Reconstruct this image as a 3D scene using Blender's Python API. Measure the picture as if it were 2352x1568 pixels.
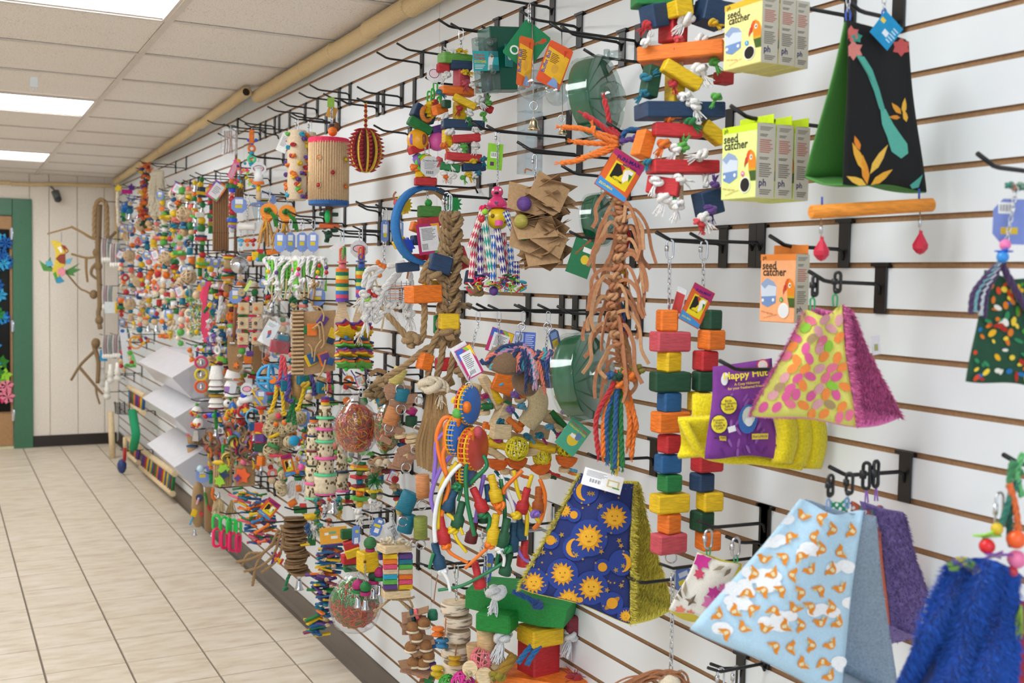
import bpy, math, random
from mathutils import Vector, Matrix
V = Vector
for o in list(bpy.data.objects): bpy.data.objects.remove(o)
scn = bpy.context.scene; COL = scn.collection
PI = math.pi

# ---------------------------------------------------------------- camera
IW, IH, FPX = 2352, 1568, 2508.7
CAM = V((-1.393, 0.0, 1.4924)); YAW, PITCH, ROLL = .48572, -.05778, .01889
FWD = V((math.sin(YAW)*math.cos(PITCH), math.cos(YAW)*math.cos(PITCH), math.sin(PITCH)))
RGT = V((math.cos(YAW), -math.sin(YAW), 0)); UPV = RGT.cross(FWD)
RG2 = RGT*math.cos(ROLL)+UPV*math.sin(ROLL); UP2 = UPV*math.cos(ROLL)-RGT*math.sin(ROLL)
cd = bpy.data.cameras.new('camera'); cam = bpy.data.objects.new('camera', cd); COL.objects.link(cam)
cd.sensor_width = 36; cd.lens = 36*FPX/IW; cd.clip_start = .02
mw = Matrix((RG2, UP2, -FWD)).transposed().to_4x4(); mw.translation = CAM; cam.matrix_world = mw
cd.dof.use_dof = True; cd.dof.focus_distance = 2.75; cd.dof.aperture_fstop = 5.6
scn.camera = cam
# ---------------------------------------------------------------- world, exposure
w = bpy.data.worlds.new('daylight'); scn.world = w; w.use_nodes = True
bg = w.node_tree.nodes['Background']; bg.inputs[0].default_value = (.6, .78, 1, 1); bg.inputs[1].default_value = 2.0
vs = scn.view_settings; vs.view_transform = 'Standard'; vs.look = 'None'; vs.gamma = 1; vs.exposure = 0.1
vs.use_curve_mapping = False
LAMP = 9.8          # emission of the fluorescent panels

# ---------------------------------------------------------------- pixel <-> place
def ray(px, py): return FWD + RG2*((px-IW/2)/FPX) - UP2*((py-IH/2)/FPX)
def at(px, py, X):
    v = ray(px, py); return CAM + v*((X-CAM.x)/v.x)
def atY(px, py, Y):
    v = ray(px, py); return CAM + v*((Y-CAM.y)/v.y)
def pix(P):
    d = P-CAM; z = d.dot(FWD); return IW/2+FPX*d.dot(RG2)/z, IH/2-FPX*d.dot(UP2)/z
def mpp(P): return (P-CAM).dot(FWD)/FPX
def GZ(k): return 1.5304+k*.0762
def ceil_z(y): return 2.3953-.0174*(y-3)

# ---------------------------------------------------------------- materials
def lin(h):
    if not isinstance(h, str): return h
    h = h.lstrip('#'); r = []
    for i in (0, 2, 4):
        c = int(h[i:i+2], 16)/255; r.append(c/12.92 if c <= .04045 else ((c+.055)/1.055)**2.4)
    return (*r, 1)
PAL = dict(red='#c22a30', blue='#1f5a8f', navy='#1d3a5c', teal='#14768f', green='#1d7a3c', dgreen='#14472f', lgreen='#5db24a', lime='#9bd63a',
  yellow='#e6bd16', orange='#ec7a22', purple='#5d3a86', violet='#8d6ac0', pink='#e8437c', hot='#e6175f', magenta='#b3246f', rose='#c8505c', white='#f2f0ee',
  cream='#e9dcc2', nat='#dcc09a', pine='#e6cda2', birch='#ddd0bd', leather='#a8704c', tan='#b98a62', card='#b39068', cardd='#8d6d4c', paper='#a98b66', jute='#b08c5e',
  brown='#6d4a30', black='#141416', grey='#8d8f94', silver='#c9ccd2', sky='#5fb4dc', cyan='#1fa3c8', mint='#58d69c', bpink='#ef5fae', salmon='#ee8272', bone='#e3d3b4', coco='#7a5f45', sand='#d9b88a', wine='#7d2333', oliv='#9a8f2f')
MATS = {}
def mat(col, kind='wood'):
    key = (col, kind)
    if key in MATS: return MATS[key]
    c = lin(PAL.get(col, col)) if isinstance(col, str) else col
    m = bpy.data.materials.new(f'{kind}_{col}'); m.use_nodes = True; MATS[key] = m
    n, l = m.node_tree.nodes, m.node_tree.links
    b = n['Principled BSDF']; out = n['Material Output']
    def noise(scale, sx=1, sy=1, sz=1, det=3):
        tc = n.new('ShaderNodeTexCoord'); mp = n.new('ShaderNodeMapping'); mp.inputs['Scale'].default_value = (sx, sy, sz)
        t = n.new('ShaderNodeTexNoise'); t.inputs['Scale'].default_value = scale; t.inputs['Detail'].default_value = det
        l.new(tc.outputs['Object'], mp.inputs[0]); l.new(mp.outputs[0], t.inputs['Vector']); return t.outputs['Fac']
    def vary(f, a, bb, lo=.3, hi=.7):
        r = n.new('ShaderNodeMapRange'); r.inputs[1].default_value = lo; r.inputs[2].default_value = hi
        r.inputs[3].default_value = a; r.inputs[4].default_value = bb; l.new(f, r.inputs[0])
        mx = n.new('ShaderNodeMix'); mx.data_type = 'RGBA'; mx.blend_type = 'MULTIPLY'; mx.inputs[0].default_value = 1
        mx.inputs[6].default_value = c; cr = n.new('ShaderNodeCombineColor')
        for i in range(3): l.new(r.outputs[0], cr.inputs[i])
        l.new(cr.outputs[0], mx.inputs[7]); l.new(mx.outputs[2], b.inputs['Base Color'])
    def bump(f, s, d=.002):
        bp = n.new('ShaderNodeBump'); bp.inputs['Strength'].default_value = s; bp.inputs['Distance'].default_value = d
        l.new(f, bp.inputs['Height']); l.new(bp.outputs[0], b.inputs['Normal'])
    b.inputs['Base Color'].default_value = c
    if kind == 'wood':
        f = noise(55, 1, 1, 7); vary(f, .72, 1.12); bump(f, .25); b.inputs['Roughness'].default_value = .62
    elif kind == 'birch':
        f = noise(26, 1, 1, 5, 4); vary(f, .3, 1.1, .38, .5); bump(f, .4); b.inputs['Roughness'].default_value = .8
    elif kind == 'woodh':
        f = noise(55, 1, 7, 7); vary(f, .74, 1.12); bump(f, .25); b.inputs['Roughness'].default_value = .6
    elif kind == 'laminate':
        f = noise(9); vary(f, .985, 1.01); b.inputs['Roughness'].default_value = .34
    elif kind == 'plastic':
        f = noise(30); vary(f, .94, 1.04); b.inputs['Roughness'].default_value = .28
    elif kind in ('rope', 'fabric', 'fur', 'card', 'paper', 'leather', 'bone'):
        sc = dict(rope=420, fabric=700, fur=260, card=160, paper=90, leather=180, bone=90)[kind]
        f = noise(sc); lo = dict(rope=.68, fabric=.86, fur=.8, card=.86, paper=.96, leather=.8, bone=.78)[kind]
        vary(f, lo, 1.08); bump(f, dict(fur=.9, rope=.7, bone=.8).get(kind, .3)); b.inputs['Roughness'].default_value = .85
        if kind in ('fur', 'rope'): b.inputs['Sheen Weight'].default_value = .2
    elif kind == 'metal':
        f = noise(40); vary(f, .9, 1.05); b.inputs['Metallic'].default_value = 1; b.inputs['Roughness'].default_value = .16
    elif kind == 'black':
        f = noise(80); vary(f, .8, 1.2); b.inputs['Roughness'].default_value = .38
    elif kind in ('clear', 'bag', 'tint'):
        n.remove(b)
        tr = n.new('ShaderNodeBsdfTransparent'); gl = n.new('ShaderNodeBsdfGlossy'); mx = n.new('ShaderNodeMixShader'); lw = n.new('ShaderNodeLayerWeight')
        tr.inputs[0].default_value = c; gl.inputs[0].default_value = (1, 1, 1, 1); gl.inputs['Roughness'].default_value = .08 if kind != 'bag' else .16
        lw.inputs[0].default_value = .25; rr = n.new('ShaderNodeMapRange'); rr.inputs[3].default_value = .06; rr.inputs[4].default_value = .5
        src = lw.outputs['Facing']
        l.new(src, rr.inputs[0]); l.new(rr.outputs[0], mx.inputs[0]); l.new(tr.outputs[0], mx.inputs[1]); l.new(gl.outputs[0], mx.inputs[2])
        nz = n.new('ShaderNodeTexNoise'); nz.inputs['Scale'].default_value = 60 if kind == 'bag' else 12; bp = n.new('ShaderNodeBump')
        bp.inputs['Strength'].default_value = .8 if kind == 'bag' else .1; bp.inputs['Distance'].default_value = .004
        tc = n.new('ShaderNodeTexCoord'); l.new(tc.outputs['Object'], nz.inputs['Vector']); l.new(nz.outputs['Fac'], bp.inputs['Height'])
        l.new(bp.outputs[0], gl.inputs['Normal']); l.new(mx.outputs[0], out.inputs[0])
    elif kind == 'milky':
        b.inputs['Roughness'].default_value = .2; tr = n.new('ShaderNodeBsdfTransparent'); mx = n.new('ShaderNodeMixShader'); lw = n.new('ShaderNodeLayerWeight'); lw.inputs[0].default_value = .5
        rr = n.new('ShaderNodeMapRange'); rr.inputs[3].default_value = .42; rr.inputs[4].default_value = .9; l.new(lw.outputs['Facing'], rr.inputs[0])
        f = noise(20); vary(f, .97, 1.02); l.new(rr.outputs[0], mx.inputs[0]); l.new(tr.outputs[0], mx.inputs[1]); l.new(b.outputs[0], mx.inputs[2]); l.new(mx.outputs[0], out.inputs[0])
    elif kind == 'lamp':
        b.inputs['Emission Color'].default_value = c; b.inputs['Emission Strength'].default_value = LAMP
    return m

# ---------------------------------------------------------------- mesh builder
def crv(pts, n=6):
    P = [V(p) for p in pts]
    if len(P) < 3: return P
    out = []
    for i in range(len(P)-1):
        a, b, c, d = P[max(i-1, 0)], P[i], P[i+1], P[min(i+2, len(P)-1)]
        for j in range(n):
            t = j/n; out.append(.5*((2*b)+(c-a)*t+(2*a-5*b+4*c-d)*t*t+(3*b-a-3*c+d)*t**3))
    return out+[P[-1]]
def rotm(rx=0, ry=0, rz=0): return Matrix.Rotation(rz, 3, 'Z') @ Matrix.Rotation(ry, 3, 'Y') @ Matrix.Rotation(rx, 3, 'X')
class MB:
    def __init__(s): s.v = []; s.f = []; s.mi = []; s.sm = []; s.cur = 0; s.mats = []
    def use(s, m):
        if m not in s.mats: s.mats.append(m)
        s.cur = s.mats.index(m); return s
    def add(s, vs, fs, smooth=False):
        o = len(s.v); s.v += [V(x) for x in vs]
        for f in fs: s.f.append([i+o for i in f]); s.mi.append(s.cur); s.sm.append(smooth)
        return s
    def box(s, c, w, d, h, R=None, bev=0):
        c = V(c); R = R or Matrix.Identity(3); a, b, e = w/2, d/2, h/2
        k = min(bev, a*.9, b*.9, e*.9)
        if k <= 0:
            vs = [(x, y, z) for x in (-a, a) for y in (-b, b) for z in (-e, e)]
            fs = [(0, 1, 3, 2), (4, 6, 7, 5), (0, 4, 5, 1), (2, 3, 7, 6), (0, 2, 6, 4), (1, 5, 7, 3)]
        else:
            vs = []; ix = {}
            for sx in (-1, 1):
                for sy in (-1, 1):
                    for sz in (-1, 1):
                        for ax in range(3):
                            ix[sx, sy, sz, ax] = len(vs)
                            vs.append((sx*(a-(ax != 0)*k), sy*(b-(ax != 1)*k), sz*(e-(ax != 2)*k)))
            fs = []; S = (-1, 1)
            for q in S:
                fs.append([ix[q, -1, -1, 0], ix[q, 1, -1, 0], ix[q, 1, 1, 0], ix[q, -1, 1, 0]][::q])
                fs.append([ix[-1, q, -1, 1], ix[-1, q, 1, 1], ix[1, q, 1, 1], ix[1, q, -1, 1]][::q])
                fs.append([ix[-1, -1, q, 2], ix[1, -1, q, 2], ix[1, 1, q, 2], ix[-1, 1, q, 2]][::q])
            for p in S:
                for q in S:
                    fs.append([ix[p, q, -1, 0], ix[p, q, -1, 1], ix[p, q, 1, 1], ix[p, q, 1, 0]][::p*q])
                    fs.append([ix[p, -1, q, 0], ix[p, 1, q, 0], ix[p, 1, q, 2], ix[p, -1, q, 2]][::p*q])
                    fs.append([ix[-1, p, q, 1], ix[-1, p, q, 2], ix[1, p, q, 2], ix[1, p, q, 1]][::p*q])
                    for r in S: fs.append([ix[p, q, r, 0], ix[p, q, r, 1], ix[p, q, r, 2]][::p*q*r])
        return s.add([c+R@V(x) for x in vs], fs)
    def lathe(s, c, prof, n=16, R=None, cap=True, smooth=True):   # prof: (r, z)
        c = V(c); R = R or Matrix.Identity(3); vs = []; fs = []; m = len(prof)
        for i in range(n):
            a = 2*PI*i/n; ca, sa = math.cos(a), math.sin(a)
            vs += [c+R@V((r*ca, r*sa, z)) for r, z in prof]
        for i in range(n):
            j = (i+1) % n
            for q in range(m-1): fs.append((i*m+q, j*m+q, j*m+q+1, i*m+q+1))
        s.add(vs, fs, smooth)
        if cap:
            o = len(s.v)-len(vs)
            for q, rev in ((0, 1), (m-1, 0)):
                if abs(prof[q][0]) > 1e-6:
                    f = [o+i*m+q for i in range(n)]; s.f.append(f[::-1] if rev else f); s.mi.append(s.cur); s.sm.append(False)
        return s
    def ball(s, c, r, sz=1., n=12, R=None, sx=1., sy=1.):
        R = (R or Matrix.Identity(3)) @ Matrix.Diagonal((sx, sy, 1)); k = max(5, n//2)
        return s.lathe(c, [(r*math.sin(PI*i/k), -r*sz*math.cos(PI*i/k)) for i in range(k+1)], n, R, cap=False)
    def cyl(s, p0, p1, r0, r1=None, n=12, bev=0):
        p0, p1 = V(p0), V(p1); d = p1-p0; L = d.length or 1e-6; r1 = r0 if r1 is None else r1
        R = d.to_track_quat('Z', 'Y').to_matrix()
        pr = [(r0, 0), (r1, L)] if bev == 0 else [(r0-bev, 0), (r0, bev), (r1, L-bev), (r1-bev, L)]
        return s.lathe(p0, pr, n, R)
    def tube(s, pts, r, n=6, closed=False, rb=None, tip=None, up=None):  # rb: second half-width (ribbon); tip: end radius factor
        P = [V(p) for p in pts]; m = len(P)
        if m < 2: return s
        vs = []; fs = []; prev = None
        for i in range(m):
            t = (P[(i+1) % m]-P[i-1]) if closed else (P[min(i+1, m-1)]-P[max(i-1, 0)])
            if t.length < 1e-9: t = V((0, 0, 1))
            t.normalize()
            if prev is None:
                u = V(up) if up is not None else V((0, 0, 1)); 
                if abs(u.dot(t)) > .95: u = V((1, 0, 0)) if up is None else V((0, 1, 0))
                u = (u-t*u.dot(t)).normalized()
            else:
                u = prev-t*prev.dot(t); u = u.normalized() if u.length > 1e-6 else t.orthogonal().normalized()
            prev = u; b = t.cross(u); k = 1 if tip is None else 1+(tip-1)*i/(m-1)
            for j in range(n):
                a = 2*PI*(j+.5)/n; vs.append(P[i]+(u*math.cos(a)*(rb if rb else r)+b*math.sin(a)*r)*k)
        for i in range(m if closed else m-1):
            q = (i+1) % m
            for j in range(n): fs.append((i*n+j, i*n+(j+1) % n, q*n+(j+1) % n, q*n+j))
        if not closed: fs += [tuple(range(n))[::-1], tuple((m-1)*n+j for j in range(n))]
        return s.add(vs, fs, n > 4)
    def rope(s, pts, r, strands=3, turns=None, n=5, sm=6):
        P = crv(pts, sm); L = sum((P[i+1]-P[i]).length for i in range(len(P)-1)); turns = turns or L/(r*7)
        N = max(4, int(turns*8)); cum = [0]
        for i in range(len(P)-1): cum.append(cum[-1]+(P[i+1]-P[i]).length)
        fr = []; prev = None; j = 0
        for i in range(N+1):
            d = L*i/N
            while j < len(P)-2 and cum[j+1] < d: j += 1
            e = (d-cum[j])/max(cum[j+1]-cum[j], 1e-9); p = P[j].lerp(P[j+1], e); t = (P[j+1]-P[j]).normalized()
            if prev is None: u = t.orthogonal().normalized()
            else:
                u = prev-t*prev.dot(t); u = u.normalized() if u.length > 1e-6 else t.orthogonal().normalized()
            prev = u; fr.append((p, u, t.cross(u)))
        for k in range(strands):
            s.tube([p+(u*math.cos(2*PI*(turns*i/N+k/strands))+b*math.sin(2*PI*(turns*i/N+k/strands)))*r*.5 for i, (p, u, b) in enumerate(fr)], r*.56, n)
        return s
    def ring(s, c, R0, r, R=None, n=16, k=6, sx=1., sz=1.):
        c = V(c); R = R or Matrix.Identity(3)
        return s.tube([c+R@V((R0*sx*math.cos(2*PI*i/n), 0, R0*sz*math.sin(2*PI*i/n))) for i in range(n)], r, k, closed=True)
    def oval(s, c, w, h, r, R=None, k=6):      # stadium link standing in the local xz plane
        c = V(c); R = R or Matrix.Identity(3); a = w/2; e = max(h/2-a, 0)
        pts = [c+R@V((a*math.cos(t), 0, (e if math.sin(t) >= -1e-6 else -e)+a*math.sin(t))) for t in [PI*i/5 for i in range(6)]]
        pts += [c+R@V((a*math.cos(t), 0, -e+a*math.sin(t))) for t in [PI+PI*i/5 for i in range(6)]]
        return s.tube(pts, r, k, closed=True)
    def prism(s, poly, th, c=(0, 0, 0), R=None):      # poly in local xz plane, thickness along y
        c = V(c); R = R or Matrix.Identity(3); m = len(poly)
        vs = [c+R@V((x, -th/2, z)) for x, z in poly]+[c+R@V((x, th/2, z)) for x, z in poly]
        ar = sum(poly[i][0]*poly[(i+1) % m][1]-poly[(i+1) % m][0]*poly[i][1] for i in range(m))
        f0 = list(range(m)); f1 = [m+i for i in range(m)][::-1]
        fs = [f0, f1]+[((i+1) % m, i, m+i, m+(i+1) % m) for i in range(m)]
        if ar < 0: fs = [f[::-1] for f in fs]
        return s.add(vs, fs)
    def grid(s, fn, nu, nv, smooth=True, two=0):
        vs = [fn(i/nu, j/nv) for i in range(nu+1) for j in range(nv+1)]
        fs = [(i*(nv+1)+j, (i+1)*(nv+1)+j, (i+1)*(nv+1)+j+1, i*(nv+1)+j+1) for i in range(nu) for j in range(nv)]
        return s.add(vs, fs, smooth)
    def obj(s, name, parent=None, mats=None, scale=1., solid=0, M=None):
        me = bpy.data.meshes.new(name); vs = s.v
        if M is not None: vs = [M@p for p in vs]
        me.from_pydata([tuple(p*scale) for p in vs], [], s.f)
        ms = s.mats if s.mats else (mats if isinstance(mats, (list, tuple)) else [mats])
        for m in ms: me.materials.append(m)
        me.polygons.foreach_set('material_index', s.mi); me.polygons.foreach_set('use_smooth', s.sm); me.update()
        o = bpy.data.objects.new(name, me); COL.objects.link(o)
        if parent: o.parent = parent
        if solid:
            md = o.modifiers.new('thickness', 'SOLIDIFY'); md.thickness = solid; md.offset = 0
        return o
def tag(o, label, cat=None, group=None, kind=None):
    if label: o['label'] = label
    if cat: o['category'] = cat
    if group: o['group'] = group
    if kind: o['kind'] = kind
    return o
def struct(o): o['kind'] = 'structure'; return o
def empty(name, loc=(0, 0, 0), parent=None, rz=0):
    o = bpy.data.objects.new(name, None); COL.objects.link(o); o.location = loc; o.rotation_euler = (0, 0, rz); o.empty_display_size = .02
    if parent: o.parent = parent
    return o
FONTC = {}
def text_geo(txt, bold=False):
    k = (txt, bold)
    if k in FONTC: return FONTC[k]
    cu = bpy.data.curves.new('t', 'FONT'); cu.body = txt; cu.size = 1; cu.resolution_u = 2; cu.align_x = 'CENTER'; cu.align_y = 'CENTER'; cu.space_line = .85
    cu.offset = .022 if bold else 0
    o = bpy.data.objects.new('t', cu); COL.objects.link(o); dg = bpy.context.evaluated_depsgraph_get()
    me = bpy.data.meshes.new_from_object(o.evaluated_get(dg))
    FONTC[k] = ([tuple(v.co) for v in me.vertices], [tuple(p.vertices) for p in me.polygons])
    bpy.data.objects.remove(o); bpy.data.meshes.remove(me); bpy.data.curves.remove(cu); return FONTC[k]

# ================================================================ the room
YB = 9.921; YS = -4.2; XL = -5.6
# floor ---------------------------------------------------------
TT = .2893; TX = -1.0523; TY = 5.1659
def mat_tile():
    m = bpy.data.materials.new('ceramic_tile'); m.use_nodes = True; n, l = m.node_tree.nodes, m.node_tree.links; b = n['Principled BSDF']
    g = n.new('ShaderNodeNewGeometry'); mp = n.new('ShaderNodeMapping'); mp.inputs['Scale'].default_value = (1.6, 5, 1)
    t = n.new('ShaderNodeTexNoise'); t.inputs['Scale'].default_value = 4.5; t.inputs['Detail'].default_value = 6; t.inputs['Roughness'].default_value = .6
    oi = n.new('ShaderNodeObjectInfo'); ad = n.new('ShaderNodeVectorMath'); sc = n.new('ShaderNodeVectorMath'); sc.operation = 'SCALE'
    l.new(oi.outputs['Random'], sc.inputs[0]); sc.inputs['Scale'].default_value = 40
    l.new(g.outputs['Position'], mp.inputs[0]); l.new(mp.outputs[0], ad.inputs[0]); l.new(sc.outputs[0], ad.inputs[1]); l.new(ad.outputs[0], t.inputs['Vector'])
    r = n.new('ShaderNodeValToRGB'); r.color_ramp.elements[0].position = .3; r.color_ramp.elements[0].color = lin('#c6b59f')
    r.color_ramp.elements[1].position = .68; r.color_ramp.elements[1].color = lin('#e0d5c6')
    e = r.color_ramp.elements.new(.47); e.color = lin('#d5c7b2')
    l.new(t.outputs['Fac'], r.inputs[0]); l.new(r.outputs[0], b.inputs['Base Color']); b.inputs['Roughness'].default_value = .42
    bp = n.new('ShaderNodeBump'); bp.inputs['Strength'].default_value = .12; l.new(t.outputs['Fac'], bp.inputs['Height']); l.new(bp.outputs[0], b.inputs['Normal'])
    return m
TILE = mat_tile()
floor = struct(MB().box(((XL)/2, (YB+YS)/2, -.032), -XL, YB-YS, .05).obj('floor', None, mat('#83776a', 'card')))
gw = .0075; tm = {}
rest = MB()
for i in range(-16, 5):
    for j in range(-17, 33):
        x0, x1 = TX+(i-1)*TT, TX+i*TT; y0, y1 = TY-j*TT, TY-(j-1)*TT
        x0, x1 = max(x0, XL), min(x1, -.004+gw); y0, y1 = max(y0, YS), min(y1, YB+gw)
        if x1-x0 < .02 or y1-y0 < .02: continue
        w_, d_ = x1-x0-gw, y1-y0-gw; c = ((x0+x1)/2, (y0+y1)/2, 0)
        if i >= -2 and y1 > 1.7:
            k = (round(w_, 4), round(d_, 4))
            if k not in tm:
                mb = MB().box((0, 0, -.006), w_, d_, .012, bev=.0015); o = mb.obj('tile', floor, TILE); tm[k] = o.data
            else:
                o = bpy.data.objects.new('tile', tm[k]); COL.objects.link(o); o.parent = floor
            o.location = c
        else: rest.box((c[0], c[1], -.006), w_, d_, .012)
tag(rest.obj('tile_field', floor, TILE), None, kind='stuff')
# ceiling -------------------------------------------------------
def mat_ceil():
    m = bpy.data.materials.new('acoustic_panel'); m.use_nodes = True; n, l = m.node_tree.nodes, m.node_tree.links; b = n['Principled BSDF']
    g = n.new('ShaderNodeNewGeometry'); t = n.new('ShaderNodeTexNoise'); t.inputs['Scale'].default_value = 230; t.inputs['Detail'].default_value = 2
    l.new(g.outputs['Position'], t.inputs['Vector']); r = n.new('ShaderNodeValToRGB')
    r.color_ramp.elements[0].position = .30; r.color_ramp.elements[0].color = lin('#a59a8f'); r.color_ramp.elements[1].position = .40; r.color_ramp.elements[1].color = lin('#f0e9e3')
    l.new(t.outputs['Fac'], r.inputs[0]); l.new(r.outputs[0], b.inputs['Base Color']); b.inputs['Roughness'].default_value = .9
    bp = n.new('ShaderNodeBump'); bp.inputs['Strength'].default_value = .3; l.new(t.outputs['Fac'], bp.inputs['Height']); l.new(bp.outputs[0], b.inputs['Normal']); return m
CEILM = mat_ceil(); TEE = mat('#ddd4cb', 'plastic')
sl = math.atan(-.0174); CR = Matrix.Rotation(sl, 3, 'X')
ceiling = struct(MB().box(((XL)/2, (YB+YS)/2, ceil_z((YB+YS)/2)+.05), -XL, (YB-YS)*1.002, .05, CR).obj('ceiling', None, mat('#b9aca0', 'card')))
XT = [-.649, 0]+[-.649-1.2192*i for i in range(1, 5)]; XT = sorted(XT)
Y0 = 4.0722; rows = [Y0+.6096*i for i in range(-14, 11)]
LIGHTROWS = [i for i in range(len(rows)) if (i-14) % 4 == 3]
for x in XT[:-1]:
    MB().box((x, (YB+YS)/2, ceil_z((YB+YS)/2)+.004), .024, YB-YS, .006, CR).obj('main_tee', ceiling, TEE)
for i, y in enumerate(rows):
    if YS < y < YB: MB().box((XL/2, y, ceil_z(y)+.005), -XL, .02, .005, CR).obj('cross_tee', ceiling, TEE)
lights = []
for a in range(len(XT)-1):
    for i in range(-1, len(rows)):
        y0 = rows[i] if i >= 0 else YS; y1 = rows[i+1] if i+1 < len(rows) else YB
        y0, y1 = max(y0, YS), min(y1, YB)
        if y1-y0 < .05: continue
        x0, x1 = XT[a], XT[a+1]; c = ((x0+x1)/2, (y0+y1)/2, ceil_z((y0+y1)/2)+.014)
        if i >= 0 and (i-14) % 4 == 3 and a in (3, 1):
            lights.append((c, x1-x0, y1-y0)); continue
        if x0 > -3.2 and y1 > 1.0:
            MB().box((0, 0, 0), x1-x0-.02, y1-y0-.016, .01, CR, bev=.002).obj('ceiling_panel', ceiling, CEILM).location = c
        else: MB().box((0, 0, 0), x1-x0-.02, y1-y0-.016, .01, CR).obj('ceiling_panel', ceiling, CEILM).location = c
DIFF = mat((.94, .975, 1, 1), 'lamp')
vis = {3.7: 'nearest lit ceiling light panel, cut by the top edge of the photo', 6.1: 'middle lit ceiling light panel of the receding row', 8.6: 'farthest lit ceiling light panel, close to the back wall'}
for c, w_, d_ in lights:
    e = empty('ceiling_light', c)
    lb = next((t for k, t in vis.items() if abs(c[1]-k) < .3 and c[0] > -2), None)
    od = 'first second third fourth fifth sixth seventh'.split(); tag(e, lb or f"lit panel out of view, {od[int((8.7-c[1])/2.43)]} from the back wall in the {'row over the aisle' if c[0] > -2 else 'far left row'}", 'ceiling light', 'fluorescent ceiling panels')
    f = MB()
    for sx in (-1, 1): f.box((sx*(w_/2-.014), 0, -.004), .022, d_-.01, .014, CR)
    for sy in (-1, 1): f.box((0, sy*(d_/2-.014), -.004), w_-.01, .022, .014, CR)
    f.obj('frame', e, TEE); MB().box((0, 0, 0), w_-.03, d_-.03, .008, CR).obj('diffuser', e, DIFF)
# right wall: slatwall ------------------------------------------
LAM = mat('#e0e6ec', 'laminate'); MDF = mat('#9a7656', 'card')
wall = struct(MB().box((.05, (YB+YS)/2+.1, 1.22), .09, YB-YS+.2, 2.6).obj('wall_right', None, mat('#a07c5a', 'card')))
SE = [YS, -1.718, .72, 3.16, 5.598, 8.036, YB]; OFF = [0, .001, 0, .003, 0, .002]
smd = {}
for a in range(6):
    for k in range(-19, 11):
        z0 = GZ(k)+OFF[a] if k > -19 else .095; z1 = GZ(k+1)-.0098+OFF[a] if k < 10 else 2.46
        h = z1-z0; L = SE[a+1]-SE[a]-.0012; kk = (round(h, 4), a)
        if kk not in smd:
            mb = MB().use(MDF); mb.box((0, 0, 0), .0055, L, h); mb.mats.append(LAM); mb.mi[0] = 1
            smd[kk] = mb.obj('slat', wall); o = smd[kk]
        else:
            o = bpy.data.objects.new('slat', smd[kk].data); COL.objects.link(o); o.parent = wall
        o.location = (.00275, (SE[a]+SE[a+1])/2, (z0+z1)/2)
bbm = mat('#4e443d', 'plastic')
prof = [(0, .102), (-.004, .100), (-.006, .09), (-.007, .03), (-.014, .012), (-.024, .002), (-.024, 0), (0, 0)]
mb = MB(); mb.add([(x, y, z) for y in (YS, YB) for x, z in prof], [[i, (i+1) % 8, 8+(i+1) % 8, 8+i] for i in range(8)])
struct(mb.obj('baseboard_right', None, bbm))
# back wall -----------------------------------------------------
CRM = mat('#ebe1d4', 'paper')
wb = struct(MB().box((XL/2+.05, YB+.07, 1.2), -XL+.4, .1, 2.8).obj('wall_back', None, CRM))
xs = [0, -.115, -.33, -.55, -.70]
for a, b in zip(xs, xs[1:]): MB().box(((a+b)/2, YB+.006, 1.2), a-b-.004, .012, 2.5, bev=.002).obj('wall_panel', wb, CRM)
for a, b in ((-.70, -1.95), (-1.95, -3.2), (-3.2, -4.4), (-4.4, XL)):
    zz = 2.06 if b == -1.95 else 0
    MB().box(((a+b)/2, YB+.006, (2.5+zz)/2), a-b-.004, .012, 2.5-zz, bev=.002).obj('wall_panel', wb, CRM)
bm = MB().use(mat('#ebe1d4', 'paper'))
struct(MB().box((XL-.05, (YB+YS)/2, 1.2), .1, YB-YS, 2.6).obj('wall_left', None, CRM))
struct(MB().box((-.352, YB-.006, .048), .664, .012, .096, bev=.003).obj('baseboard_back', None, mat('#2b2420', 'plastic')))
# door ----------------------------------------------------------
GRN = mat('#3f7253', 'plastic'); DX0, DX1 = -.832, -1.72; CW = .148
tr = empty('trim_1', (0, YB, 0)); struct(tr)
MB().box((DX0+CW/2, -.012, 1.035), CW, .024, 2.07, bev=.003).obj('casing_side', tr, GRN)
MB().box((DX1-CW/2, -.012, 1.035), CW, .024, 2.07, bev=.003).obj('casing_side', tr, GRN)
MB().box(((DX0+DX1)/2, -.014, 2.0), DX0-DX1-.002, .024, .14, bev=.003).obj('casing_head', tr, GRN)
dr = empty('door_1', (0, YB, 0)); struct(dr)
MB().box(((DX0+DX1)/2, .004, .975), DX0-DX1-.006, .02, 1.9, bev=.002).obj('door_slab', dr, mat('#b58a5e', 'wood'))
MB().box(((DX0+DX1)/2, -.006, .010), DX0-DX1, .03, .02, bev=.002).obj('threshold', dr, mat('#d8d2a8', 'plastic'))
for z in (1.78, 1.02, .28):
    MB().box((DX0-.004, -.012, z), .02, .014, .1, bev=.002).cyl((DX0+.004, -.022, z-.05), (DX0+.004, -.022, z+.05), .006, n=8).obj('hinge', dr, mat('silver', 'metal'))
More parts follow.
